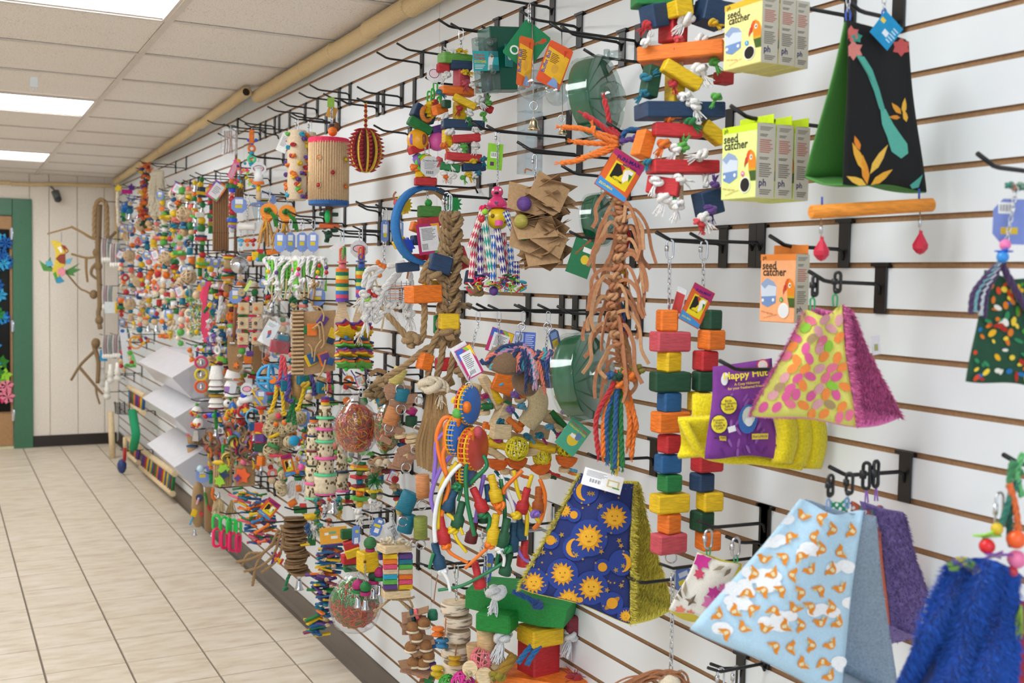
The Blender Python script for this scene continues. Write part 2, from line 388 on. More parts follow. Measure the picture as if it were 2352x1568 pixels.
# tropical banner on the door
P = atY(0, 526, YB-.02); bx = atY(21, 526, YB-.02).x; zt = P.z; zb = atY(5, 945, YB).z
bn = empty('door_banner', (bx, YB-.016, zb)); tag(bn, 'black tropical banner with blue flowers hung on the wooden door', 'banner')
rnd = random.Random(4)
fn = lambda u, v: V((-u*.5, -.004*math.sin(u*30)-.002, v*(zt-zb)))
MB().grid(fn, 30, 2).obj('cloth', bn, mat('#0d120f', 'fabric'), solid=.003)
def petals(mb, c, r, n, w, col, R=None, th=.003):
    mb.use(mat(col, 'fabric'))
    for i in range(n):
        a = 2*PI*i/n+rnd.random()*.3; ca, sa = math.cos(a), math.sin(a)
        pl = [(0, 0), (r*.5*ca-w*sa, r*.5*sa+w*ca), (r*ca, r*sa), (r*.5*ca+w*sa, r*.5*sa-w*ca)]
        mb.prism(pl, th, c, R)
H = zt-zb
for i in range(110):
    u, v = rnd.uniform(.0, .92), rnd.random(); c = V((-u*.5-.02, -.0085-.0001*i, .05+v*(H-.1)))
    mb = MB(); z = v
    if z < .12: petals(mb, c, .06, 6, .025, rnd.choice(['#e8407a', '#f08aa0', '#e9d060']))
    elif z < .45: petals(mb, c, .06, 5, .02, rnd.choice(['#5fb02a', '#2f7a28', '#9bd63a', '#2a8fd0']))
    else: petals(mb, c, .06, 7, .02, rnd.choice(['#2a8fd0', '#3aa9dd', '#1c5fae', '#2f8a3a']))
    mb.obj('printed_flower', bn)
# bamboo --------------------------------------------------------
def bamboo(name, label, p0, p1, r, nodes, seed):
    rd = random.Random(seed); p0, p1 = V(p0), V(p1); L = (p1-p0).length; pr = []; z = 0
    e = empty(name, p0); tag(e, label, 'bamboo pole', 'bamboo trim poles')
    R = (p1-p0).to_track_quat('Z', 'Y').to_matrix(); st = L/nodes; M = mat('#dcc292', 'woodh')
    for i in range(nodes):
        l = st*(1 if i < nodes-1 else 1); q = MB(); jit = V((rd.uniform(-.004, .004), 0, rd.uniform(-.004, .004)))
        q.lathe(jit, [(r*.72, z), (r*1.07, z+.004), (r*1.09, z+.010), (r*.97, z+.022), (r, z+.06), (r, z+l-.05), (r*.98, z+l-.014), (r*1.06, z+l-.006), (r*1.04, z+l-.001), (r*.7, z+l)], 14, R, cap=i != nodes-1)
        if i == nodes-1: q.use(mat('#5b4128', 'wood')); q.mats = [M, mat('#5b4128', 'wood')]; q.mi = [0]*len(q.mi); q.cur = 1; q.lathe(jit+R@V((0, 0, z+l-.03)), [(0, 0), (r*.72, 0)], 14, R, cap=False)
        q.obj('culm_segment', e, M); z += st
    return e
def on_ceiling(y, r, X=-.035): return (X, y, ceil_z(y)-r-.004)
yk = at(586, 215, -.06).y
bamboo('bamboo_pole', 'thick bamboo pole along the ceiling above the slatwall, nearest length', on_ceiling(-.4, .031), on_ceiling(yk, .031, -.045), .031, 15, 1)
bamboo('bamboo_pole', 'thinner bamboo pole with open cut end above the slatwall, running to the far corner', on_ceiling(9.86, .024), on_ceiling(yk-.03, .026, -.108), .0245, 22, 2)
bamboo('bamboo_pole', 'slim bamboo pole across the top of the cream back wall', (-.06, YB-.03, 2.215), (-2.4, YB-.03, 2.15), .017, 9, 3)
bamboo('corner_bamboo', 'upright bamboo strip in the far corner beside the slatwall', (-.02, YB-.03, 1.75), (-.02, YB-.03, 2.19), .016, 2, 5)

# ================================================================ things hanging on the wall
NH = V((math.sin(YAW), math.cos(YAW), 0)); YD = math.degrees(YAW)
def rsd(*k): return random.Random(hash(k) & 0xffff if False else sum(int(abs(x)*7.3)+i*131 for i, x in enumerate(k)))
class T:
    """a thing, authored in photo pixels at its own depth: (x, y, d) = right, down, away"""
    def __init__(s, name, label, cat, ax, ay, X, group=None, Y=None):
        s.P = at(ax, ay, X) if Y is None else atY(ax, ay, Y); s.ax, s.ay = ax, ay; s.s = mpp(s.P); s.r = rsd(ax, ay)
        s.e = empty(name, s.P, rz=-YAW); tag(s.e, label, cat, group)
    def L(s, p):
        v = ray(p[0], p[1]); d = p[2]*s.s if len(p) > 2 else 0; t = ((s.P-CAM).dot(NH)+d)/v.dot(NH); w_ = CAM+v*t-s.P
        return V((w_.dot(RGT), w_.dot(NH), w_.z))/s.s
    def new(s): return MB()
    def put(s, mb, name, m=None, par=None, solid=0, label=None, kind=None):
        o = mb.obj(name, par or s.e, m, scale=s.s, solid=solid); tag(o, label, kind=kind); return o
    def blk(s, col, x, y, w, h, d=0, dd=None, rz=0, rx=0, ry=0, name='block', bev=1.6, k='wood', par=None):
        R = rotm(math.radians(rx), math.radians(ry), math.radians(rz))
        return s.put(MB().box(s.L((x, y, d)), w, dd or h, h, R, bev), name, mat(col, k), par)
    def ball(s, col, x, y, r, d=0, sz=1., name='bead', k='wood', par=None, n=14):
        return s.put(MB().ball(s.L((x, y, d)), r, sz, n), name, mat(col, k), par)
    def cyl(s, col, p0, p1, r, r1=None, name='dowel', k='wood', n=14, bev=0, par=None):
        return s.put(MB().cyl(s.L(p0), s.L(p1), r, r1, n, bev), name, mat(col, k), par)
    def disc(s, col, x, y, r, h, d=0, tilt=(0, 0), name='disc', k='wood', par=None, hole=0, n=18):
        R = rotm(math.radians(tilt[0]), math.radians(tilt[1]), 0)
        pr = [(r*.97, -h/2), (r, -h/2+h*.15), (r, h/2-h*.15), (r*.97, h/2)]
        if hole: pr = pr+[(hole, h/2), (hole, -h/2), pr[0]]
        return s.put(MB().lathe(s.L((x, y, d)), pr, n, R, cap=not hole, smooth=False), name, mat(col, k), par)
    def rope(s, col, pts, r, name='rope', k='rope', strands=3, par=None, turns=None):
        return s.put(MB().rope([s.L(p) for p in pts], r, strands, turns), name, mat(col, k), par)
    def tube(s, col, pts, r, name='cord', k='plastic', n=6, par=None, rb=None, tip=None, sm=6, up=None):
        return s.put(MB().tube(crv([s.L(p) for p in pts], sm), r, n, rb=rb, tip=tip, up=up), name, mat(col, k), par)
    def fringe(s, col, x, y, L, spread=.5, n=14, r=1.1, d=0, name='tassel', dirn=(0, 1), k='rope', par=None):
        mb = MB(); a0 = math.atan2(dirn[1], dirn[0]); p = s.L((x, y, d))
        for i in range(n):
            a = a0+s.r.uniform(-spread, spread); l = L*s.r.uniform(.7, 1.05); dz = s.r.uniform(-spread, spread)*L*.6
            q = p+V((math.cos(a)*l, dz, -math.sin(a)*l)); m = (p+q)/2+V((s.r.uniform(-.1, .1)*L, s.r.uniform(-.1, .1)*L, s.r.uniform(-.08, .08)*L))
            mb.tube(crv([p+V((s.r.uniform(-r, r)*1.5, s.r.uniform(-r, r)*1.5, 0)), m, q], 3), r, 4, tip=.6)
        return s.put(mb, name, mat(col, k), par)
    def knot(s, col, x, y, R, d=0, name='knot', k='rope', r=None, par=None):
        a0, b0 = s.r.uniform(0, 6), s.r.uniform(-.5, .5); RR = rotm(b0, b0, a0); c = s.L((x, y, d)); r = r or R*.42
        pts = [c+RR@V(((R*.62+R*.33*math.cos(3*t))*math.cos(2*t), (R*.62+R*.33*math.cos(3*t))*math.sin(2*t), R*.4*math.sin(3*t))) for t in [2*PI*i/36 for i in range(36)]]
        return s.put(MB().tube(pts, r, 6, closed=True), name, mat(col, k), par)
    def tknot(s, col, x, y, R, L=None, d=0, dirn=(0, 1), k='rope', n=12, spread=.5, name='rope_knot'):
        o = s.knot(col, x, y, R, d, name, k); dl = math.hypot(*dirn); q = (x+dirn[0]/dl*R*.5, y+dirn[1]/dl*R*.5)
        s.fringe(col, q[0], q[1], L or R*2, spread, n, max(R*.13, .7), d, 'frayed_end', dirn, k, par=o); return o
    def ring(s, col, x, y, R, r, d=0, rz=0, rx=0, name='ring', k='metal', sx=1., sz=1., par=None, n=18):
        return s.put(MB().ring(s.L((x, y, d)), R, r, rotm(math.radians(rx), 0, math.radians(rz)), n, 6, sx, sz), name, mat(col, k), par)
    def chain(s, pts, w=5, h=None, r=None, col='silver', k='metal', name='chain', par=None):
        P = [s.L(p) for p in pts]; h = h or w*1.7; r = r or w*.16; step = h-2.2*r; mb = MB(); i = 0
        for a, b in zip(P, P[1:]):
            t = b-a; n = max(1, round(t.length/step)); R0 = t.to_track_quat('Z', 'Y').to_matrix()
            for j in range(n):
                mb.oval(a+t*((j+.5)/n), w, t.length/n+2.2*r, r, R0 @ Matrix.Rotation(PI/4 if i % 2 else -PI/4, 3, 'Z'), 5); i += 1
        return s.put(mb, name, mat(col, k), par)
    def link(s, x, y, w, h, r=None, d=0, rz=0, col='silver', name='quick_link', k='metal', sleeve=True):
        r = r or w*.13; R = rotm(0, 0, math.radians(rz)); c = s.L((x, y, d)); mb = MB().oval(c, w, h, r, R)
        if sleeve: mb.cyl(c+R@V((-w/2, 0, -h*.12)), c+R@V((-w/2, 0, h*.18)), r*1.9, n=6)
        return s.put(mb, name, mat(col, k))
    def clip(s, x, y, w, h, d=0, rz=0, col='silver', k='metal'):
        R = rotm(0, 0, math.radians(rz)); c = s.L((x, y, d)); mb = MB().oval(c+V((0, 0, h*.2)), w, h*.6, w*.12, R)
        mb.cyl(c+V((0, 0, -h*.12)), c+V((0, 0, -h*.32)), w*.22, n=8).ring(c+V((0, 0, -h*.42)), w*.3, w*.1, R, 10, 5)
        return s.put(mb, 'swivel_clip', mat(col, k))
    def bell(s, x, y, w, h, d=0, col='silver', name='bell', k='metal', n=18):
        r = w/2; pr = [(0, 0), (r*.35, -h*.03), (r*.52, -h*.12), (r*.56, -h*.3), (r*.66, -h*.62), (r*.86, -h*.88), (r, -h), (r*.94, -h), (r*.6, -h*.64), (r*.48, -h*.2), (0, -h*.1)]
        mb = MB().lathe(s.L((x, y, d)), pr[::-1], n, cap=False); mb.ring(s.L((x, y-h*.08, d)), w*.1, w*.03, None, 10, 5)
        o = s.put(mb, name, mat(col, k)); s.put(MB().ball(s.L((x, y+h*.95, d)), w*.12, n=8), 'clapper', mat(col, k), o); return o
    def poly(s, col, pts, th, d=0, name='panel', k='wood', rz=0, c=None, par=None, rx=0):
        cx, cy = c or (sum(p[0] for p in pts)/len(pts), sum(p[1] for p in pts)/len(pts))
        return s.put(MB().prism([(p[0]-cx, cy-p[1]) for p in pts], th, s.L((cx, cy, d)), rotm(math.radians(rx), 0, math.radians(rz))), name, mat(col, k), par)
    def star(s, col, x, y, R, r, n=5, th=3, d=0, rot=0, name='star', k='wood', rz=0, par=None, rx=0):
        return s.poly(col, [(x+(R if i % 2 == 0 else r)*math.sin(PI*i/n+rot), y-(R if i % 2 == 0 else r)*math.cos(PI*i/n+rot)) for i in range(2*n)], th, d, name, k, rz, (x, y), par, rx)
    def plate(s, col, x, y, w, h, d=0, ang=0, rz=0, th=1, name='tag', k='paper', rx=0, deco=(), corner=0, par=None):
        """flat printed card; deco entries: (colour, u0, v0, u1, v1) rectangles, ('o', colour, u, v, ru, rv) ovals or ('t', text, colour, u, v, size[, bold[, rot]]) with u, v in -1..1 (v up)"""
        R = rotm(math.radians(rx), math.radians(ang), math.radians(rz)); c = s.L((x, y, d)); a, b = w/2, h/2; mb = MB().use(mat(col, k)); q = corner
        pl = [(-a+q, -b), (a-q, -b), (a, -b+q), (a, b-q), (a-q, b), (-a+q, b), (-a, b-q), (-a, -b+q)] if q else [(-a, -b), (a, -b), (a, b), (-a, b)]
        mb.prism(pl, th, c, R); o = s.put(mb, name, None, par)
        if deco: s.print(o, c, R, a, b, th, deco)
        return o
    def print(s, o, c, R, a, b, th, deco, name='print'):
        mb = MB(); lay = th/2+.12
        for e in deco:
            lay += .05
            if e[0] == 't':
                vs, fs = text_geo(e[1], len(e) > 6 and e[6]); rt = math.radians(e[7]) if len(e) > 7 else 0; ca, sa = math.cos(rt), math.sin(rt); z = e[5]
                mb.use(mat(e[2], 'paper')); mb.add([c+R@V((e[3]*a+(x*ca-y*sa)*z, -lay, e[4]*b+(x*sa+y*ca)*z)) for x, y, _ in vs], fs)
            elif e[0] == 'o':
                mb.use(mat(e[1], 'paper')); mb.add([c+R@V((e[2]*a+e[4]*a*math.cos(t), -lay, e[3]*b+e[5]*b*math.sin(t))) for t in [2*PI*i/20 for i in range(20)]], [list(range(20))])
            elif e[0] == 'p':
                mb.use(mat(e[1], 'paper')); mb.add([c+R@V((u*a, -lay, v*b)) for u, v in e[2]], [list(range(len(e[2])))])
            elif e[0] == 'bar':
                mb.use(mat('#1a1a1c', 'paper')); n = 12
                for i in range(n):
                    u = e[1]+(e[3]-e[1])*(i+.15)/n; u2 = u+(e[3]-e[1])/n*(.3+.35*((i*7) % 3 == 0)); mb.add([c+R@V((x*a, -lay, y*b)) for x, y in ((u, e[2]), (u2, e[2]), (u2, e[4]), (u, e[4]))], [(0, 1, 2, 3)])
            elif e[0] == 'ln':      # lines of small print: (colour, u0, v0, u1, v1, count)
                mb.use(mat(e[1], 'paper')); n = e[6]
                for i in range(n):
                    v = e[5]+(e[3]-e[5])*(i+.5)/n; hh = abs(e[5]-e[3])/n*.22; u1 = e[2]+(e[4]-e[2])*(.75+.25*((i*37) % 5)/4)
                    mb.add([c+R@V((x*a, -lay, y*b)) for x, y in ((e[2], v-hh), (u1, v-hh), (u1, v+hh), (e[2], v+hh))], [(0, 1, 2, 3)])
            else:
                mb.use(mat(e[0], 'paper')); mb.add([c+R@V((x*a, -lay, y*b)) for x, y in ((e[1], e[2]), (e[3], e[2]), (e[3], e[4]), (e[1], e[4]))], [(0, 1, 2, 3)])
        return s.put(mb, name, None, o)
    def wicker(s, col, x, y, R, r, d=0, n=16, name='wicker_ball', k='wood', par=None):
        mb = MB(); c = s.L((x, y, d))
        for i in range(n): mb.ring(c, R*s.r.uniform(.93, 1), r, rotm(s.r.uniform(0, 6.3), s.r.uniform(0, 6.3), s.r.uniform(0, 6.3)), 18, 4)
        return s.put(mb, name, mat(col, k), par)
    def strip(s, col, pts, w, t=1.2, name='leather_strip', k='leather', par=None, up=None):
        return s.put(MB().tube(crv([s.L(p) for p in pts], 5), t, 4, rb=w/2, up=up), name, mat(col, k), par)
# ---------------------------------------------------------------- hooks
BLK = mat('black', 'black'); CHR = mat('silver', 'metal')
HK = {}
def hook(rx, ry, tx, label, mtl=None, up=.018, bw=.026, h=.083):
    """peg hook: root of the rod seen at photo (rx, ry) on the slatwall, tip at photo x = tx"""
    P = at(rx, ry, -.004); k = math.floor((P.z-1.5304)/.0762)+1
    while GZ(k)-P.z < .018: k += 1
    zt = GZ(k)-.002; lo, hi = 0, .42
    for _ in range(30):
        m = (lo+hi)/2
        if pix(V((-m, P.y, P.z+up)))[0] > tx: lo = m
        else: hi = m
    L = max(lo, .05); e = empty('slatwall_hook', (0, P.y, zt)); tag(e, label, 'hook', 'slatwall peg hooks')
    zr = P.z-zt; m = mtl or BLK
    mb = MB().box((-.003, 0, -h/2), .004, bw, h, bev=.001).box((.001, 0, -.004), .008, bw*1.25, .0045).box((-.0045, 0, -.002), .006, bw*1.5, .006)
    mb.obj('bracket', e, m)
    pts = [(-.004, 0, zr-.018), (-.008, 0, zr-.004), (-.018, 0, zr), (-L+.045, 0, zr+.002), (-L+.032, 0, zr+.004), (-L, 0, zr+up)]
    MB().tube([V(p) for p in pts], .0034, 8).obj('rod', e, m)
    return e

# ================================================================ right part of the wall
def solve_x(P, dv, px):           # length along dv from P so that it is seen at photo x = px
    lo, hi = 0, .6; up = pix(P+dv*.3)[0] > pix(P)[0]
    for _ in range(36):
        m = (lo+hi)/2
        if (pix(P+dv*m)[0] < px) == up: lo = m
        else: hi = m
    return lo
BIRD = [(-.2, .9), (.1, 1), (.45, .92), (.75, .7), (.9, .35), (1, -.2), (1, -1), (.1, -1), (.05, -.3), (-.2, .05), (-.45, .3), (-.5, .6)]
def lovebird(cx, cy, sx, sy):
    f = lambda pts: [(cx+u*sx, cy+v*sy) for u, v in pts]
    return [('p', '#e0861e', f([(-.1, .95), (.3, 1), (.7, .8), (.95, .4), (1, -.35), (.05, -.35), (-.02, .2), (-.2, .5)])),
        ('p', '#d8561c', f([(-.1, .93), (.25, .98), (.1, .6), (-.05, .25), (-.25, .4), (-.3, .7)])),
        ('p', '#3f5a22', f([(.05, -.32), (1, -.32), (1.02, -1), (.35, -1)])), ('p', '#c7a21e', f([(.05, -.2), (1, -.2), (1, -.36), (.03, -.36)])),
        ('p', '#c0392b', f([(-.12, .68), (-.42, .48), (-.55, .12), (-.5, -.15), (-.36, .08), (-.1, .22)])),
        ('o', '#f4f1e6', cx+.34*sx, cy+.52*sy, .17*sx, .17*sy), ('o', '#2c211b', cx+.36*sx, cy+.52*sy, .09*sx, .09*sy)]
def seed_box(label, fx, fy, xl, xr, yb, X, body, head, letter, dotc, cover='#16120f', Pfix=None, tab=None, hk_=None):
    P = Pfix or at(fx, fy, X); wy = solve_x(P, V((0, 1, 0)), xl); wx = solve_x(P, V((1, 0, 0)), xr); h = (yb-fy)*mpp(P)
    t = T.__new__(T); t.P = P; t.s = mpp(P); t.ax, t.ay = fx, fy; t.r = rsd(fx, fy)
    e = t.e = empty('seed_catcher_box', P-V((0, 0, h))); tag(e, label, 'box', 'boxed seed catchers on hooks')
    mb = MB().use(mat(body, 'paper')); mb.box((wx/2, wy/2, h/2), wx, wy, h, bev=.0012); mb.obj('carton', e)
    s_ = t.s
    def pr(name, c, R, a, b, deco):
        t2 = T.__new__(T); t2.s = 1; t2.e = e; t2.r = t.r; mb = t2.print(e, V(c), R, a, b, .0002, deco, name); return mb
    R1 = Matrix.Rotation(-PI/2, 3, 'Z'); a, b = wy/2, h/2
    # front (faces the room)
    def sc(mb): return mb
    u = h
    deco = [(head, -1, .82, 1, 1), ('t', 'ph', '#2a211c', -.76, .90, u*.085, True), ('t', 'seed', '#33291f', -.48, .66, u*.165, True), ('t', 'catcher', '#33291f', -.18, .47, u*.165, True),
        ('p', '#c9d4e2', [(-.95, .12), (-.6, .3), (-.2, .2), (-.02, .05), (-.05, -.42), (-.5, -.55), (-.85, -.48)]), ('p', '#8fa3c6', [(-.95, .12), (-.6, .3), (-.2, .2), (-.02, .05), (-.5, .1), (-.7, -.02)]),
        ('p', '#6f8fc0', [(-.9, -.25), (-.05, -.22), (-.05, -.42), (-.5, -.56), (-.85, -.48)]), ('o', '#e6e9ee', -.8, -.36, .07, .05), ('o', '#e6e9ee', -.2, -.34, .07, .05)]
    deco += lovebird(.58, -.12, .42, .42)
    deco += [('o', dotc, .27, -.33, .1, .075), ('t', letter, '#ffffff', .27, -.33, u*.05, True), ('o', '#f2f0ea', .42, -.64, .30, .22), ('o', cover, .42, -.64, .26, .19), ('t', 'keeps cage clean', '#b8503e', -.5, -.72, u*.04, False, -8), ('t', '& controls the mess', '#b8503e', -.3, -.82, u*.036, False, 12)]
    def raw(name, c, R, a, b, deco):
        tt = T.__new__(T); tt.s = 1.; tt.e = e; tt.r = t.r
        # thin print layers
        k = 1e-3
        mb0 = MB(); o = tt.print(e, V(c)/k, R, a/k, b/k, .1, [tuple((q/k if (i == 5 and d[0] == 't') else q) for i, q in enumerate(d)) for d in deco], name)
        o.scale = (k, k, k); return o
    raw('front_print', (-.0001, wy/2, h/2), R1, a, b, deco)
    raw('side_print', (wx/2, -.0001, h/2), Matrix.Identity(3), wx/2, b, [('#cfc9b8', -1, -1, 1, 1), ('ln', '#6b635a', -.7, .92, .7, .8, 3), ('ln', '#4a443d', -.7, .72, .3, .64, 2), ('ln', '#c0564a', -.7, .58, .75, .2, 7), ('ln', '#4a443d', -.7, .1, .5, .02, 2), ('ln', '#6b635a', -.7, -.06, .7, -.45, 7),
        ('t', 'ph', '#3b3a66', -.3, -.6, wx*.42, True), ('ln', '#6b635a', -.6, -.76, .7, -.92, 3)])
    if tab:
        MB().box((wx*.93, wy*.5, h+h*.07), .0015, wy*.96, h*.14, bev=.0005).obj('hang_tab', e, mat(tab, 'paper'))
        MB().add([(0, 0, h), (0, wy, h), (wx*.9, wy, h+.001), (wx*.9, 0, h+.001)], [(0, 1, 2, 3)]).obj('top_flap', e, mat('#4d463c', 'paper'))
    if hk_: x0 = P.x; zz = P.z+(.012 if tab else .004); q = V((-.004, P.y+wy*.5, zz)); a_ = pix(q); hook(a_[0], a_[1], pix(V((x0-.02, q.y, zz+.018)))[0], hk_)
    return P, wx
P, wx = seed_box('pale yellow seed catcher box marked S, foremost on the upper hook', 1752, 16-30, 1665, 1790, 140, -.235, '#e9e08f', '#d8b52e', 'S', '#3b9fd8', hk_='black peg hook holding the yellow seed catcher boxes')
for i, (px, lb) in enumerate(((1793, 'second'), (1830, 'rearmost'))):
    q = P+V((solve_x(P, V((1, 0, 0)), px), 0, 0)); seed_box(f'pale yellow seed catcher box marked S, {lb} on the upper hook', px, pix(q)[1], pix(q+V((0, .09, 0)))[0], px+(36 if i == 0 else 30), pix(q)[1]+152, 0, '#e9e08f', '#d8b52e', 'S', '#3b9fd8', Pfix=q)
P, wx = seed_box('lime green seed catcher box marked M, foremost on the lower hook', 1740, 281, 1660, 1782, 452, -.235, '#d8e58c', '#c6e01e', 'M', '#d8509c', tab='#c6e01e', hk_='black peg hook holding the lime seed catcher boxes')
for i, (px, lb) in enumerate(((1785, 'second'), (1828, 'rearmost'))):
    q = P+V((solve_x(P, V((1, 0, 0)), px), 0, 0)); seed_box(f'lime green seed catcher box marked M, {lb} on the lower hook', px, pix(q)[1], pix(q+V((0, .09, 0)))[0], px+(38 if i == 0 else 33), pix(q)[1]+168, 0, '#d8e58c', '#c6e01e', 'M', '#d8509c', Pfix=q, tab='#c6e01e')
seed_box('orange seed catcher box marked L hanging alone on its hook', 1829, 583, 1748, 1860, 743, -.15, '#eda876', '#ea8a3c', 'L', '#4a9a3c', cover='#dfe3e6', tab='#ee8a3a', hk_='black peg hook holding the orange seed catcher box')
# ---- hooks of this part
for a in ((2062, 45, 1940, 'black peg hook at the top edge holding the black floral tent'), 
          (2022, 652, 1858, 'black peg hook holding the egg print tent'), (2078, 1082, 1905, 'black peg hook holding the bird print and purple fur tents'),
          (1758, 1200, 1603, 'upper black peg hook behind the bird print tent'), (1752, 1243, 1668, 'lower black peg hook holding the floral tent by a quick link'), (1660, 560, 1508, 'black peg hook holding the two block towers'),
          (1700, 1532, 1632, 'black peg hook with loose quick links at the bottom edge'), (2420, 400, 2245, 'black peg hook at the right edge holding the fish print tent'), (1930, 845, 1652, 'black peg hook holding the packaged yellow fleece hut'),
          (2460, 1060, 2305, 'black peg hook at the right edge holding the blue plush tent'), (1628, 1320, 1440, 'black peg hook with a long hanging chain below the sun print tent')):
    hook(*a)
# ---- tents
class Panel:
    def __init__(s, t, TL, TR, BR, BL, amp=0, waves=2.5, dip=0, belly=0, off=0, seed=0):
        s.t = t; s.c = (TL, TR, BR, BL); s.amp, s.w, s.dip, s.be, s.off = amp, waves, dip, belly, off
    def px(s, u, v):
        TL, TR, BR, BL = s.c; f = lambda i: (TL[i]*(1-u)+TR[i]*u)*(1-v)+(BL[i]*(1-u)+BR[i]*u)*v
        return f(0)+3.5*math.sin(v*5+u*3), f(1)+s.dip*math.sin(PI*u)**2*(1-v)**3+4.5*math.sin(u*7+1)*v, f(2)+s.off+s.amp*math.sin(u*s.w*2*PI+.6)*(1-.55*v)+s.be*math.sin(PI*v)*math.sin(PI*u)
    def S(s, u, v, lift=0):
        x, y, d = s.px(u, v); return s.t.L((x, y, d-lift))
    def inv(s, x, y):
        u = v = .5
        for _ in range(14):
            a = s.px(u, v); b = s.px(u+.01, v); c = s.px(u, v+.01); j11, j12, j21, j22 = (b[0]-a[0])/.01, (c[0]-a[0])/.01, (b[1]-a[1])/.01, (c[1]-a[1])/.01
            det = j11*j22-j12*j21 or 1e-6; ex, ey = x-a[0], y-a[1]; u += (ex*j22-ey*j12)/det; v += (ey*j11-ex*j21)/det
            u = min(1.3, max(-.3, u)); v = min(1.3, max(-.3, v))
        a = s.px(u, v); s.bad = abs(a[0]-x)+abs(a[1]-y) > 3
        return u, v
    def cloth(s, name, col, k='fabric', n=18, solid=.0022): return s.t.put(MB().grid(lambda u, v: s.S(u, v), n, 14), name, mat(col, k), solid=solid)
    def decal(s, mb, pts, col, lift=2.2, c=None):
        lift = lift*1.2+2
        cx, cy = c or (sum(p[0] for p in pts)/len(pts), sum(p[1] for p in pts)/len(pts)); uvs = []; bad = False
        for p in list(pts)+[(cx, cy)]:
            uvs.append(s.inv(*p)); bad = bad or (s.bad and .06 < uvs[-1][0] < .94 and .06 < uvs[-1][1] < .94)
        uc = uvs.pop()
        if bad or max(u for u, v in uvs)-min(u for u, v in uvs) > .85: return
        if any(not(-.02 < u < 1.02 and -.02 < v < 1.02) for u, v in uvs+[uc]):
            uvs = [(min(.995, max(.005, u)), min(.995, max(.005, v))) for u, v in uvs]; uc = (min(.99, max(.01, uc[0])), min(.99, max(.01, uc[1])))
            if max(u for u, v in uvs)-min(u for u, v in uvs) < .015 or max(v for u, v in uvs)-min(v for u, v in uvs) < .015: return
        big = max(math.hypot(p[0]-cx, p[1]-cy) for p in pts); nr = max(1, int(big/9)); q = []
        for i, a in enumerate(uvs):
            b = uvs[(i+1) % len(uvs)]; k = max(1, int(math.hypot(pts[i][0]-pts[(i+1) % len(pts)][0], pts[i][1]-pts[(i+1) % len(pts)][1])/11)); q += [(a[0]+(b[0]-a[0])*j/k, a[1]+(b[1]-a[1])*j/k) for j in range(k)]
        mb.use(mat(col, 'fabric')); m = len(q); vs = [s.S(*uc, lift)]
        for r in range(1, nr+1): vs += [s.S(uc[0]+(u-uc[0])*r/nr, uc[1]+(v-uc[1])*r/nr, lift) for u, v in q]
        fs = [(0, 1+i, 1+(i+1) % m) for i in range(m)]+[(1+(r-1)*m+i, 1+r*m+i, 1+r*m+(i+1) % m, 1+(r-1)*m+(i+1) % m) for r in range(1, nr) for i in range(m)]
        mb.add(vs, fs, True)
def ell(x, y, a, b, rot=0, n=14): return [(x+a*math.cos(t)*math.cos(rot)-b*math.sin(t)*math.sin(rot), y+a*math.cos(t)*math.sin(rot)+b*math.sin(t)*math.cos(rot)) for t in [2*PI*i/n for i in range(n)]]
def starp(x, y, R, r, n, rot=0): return [(x+(R if i % 2 == 0 else r)*math.sin(PI*i/n+rot), y-(R if i % 2 == 0 else r)*math.cos(PI*i/n+rot)) for i in range(2*n)]
def shp(x, y, sc, pts, rot=0, sx=1): return [(x+sc*(a*sx*math.cos(rot)-b*math.sin(rot)), y-sc*(a*sx*math.sin(rot)+b*math.cos(rot))) for a, b in pts]
def fur(t, S, col, n, ln, name='fur', w=1.7, lean=(0, -.4), seed=1, par=None, rng=(0, 1, 0, 1)):
    rd = random.Random(seed); mb = MB(); sh = lambda k: '#'+''.join('%02x' % min(255, int(int(col[j:j+2], 16)*k)) for j in (1, 3, 5)); ms = [mat(col, 'fur'), mat(sh(.82), 'fur'), mat(sh(1.08), 'fur')]
    for i in range(n):
        mb.use(ms[i % 3])
        u, v = rd.uniform(rng[0], rng[1]), rd.uniform(rng[2], rng[3]); p = S(u, v); q = S(u+.01, v); r = S(u, v+.01); nn = (q-p).cross(r-p)
        if nn.length < 1e-9: continue
        nn.normalize(); nn = nn if nn.y < 0 else -nn; l = ln*rd.uniform(.6, 1.2); tip = p+nn*l+V((lean[0]*l+rd.uniform(-.5, .5)*l, rd.uniform(-.3, .3)*l, lean[1]*l+rd.uniform(-.4, .4)*l)); sd = V((rd.uniform(-1, 1), 0, rd.uniform(-1, 1))).normalized()*w
        mb.add([p-sd, p+sd, tip], [(0, 1, 2)])
    return t.put(mb, name, None, par, kind='stuff')
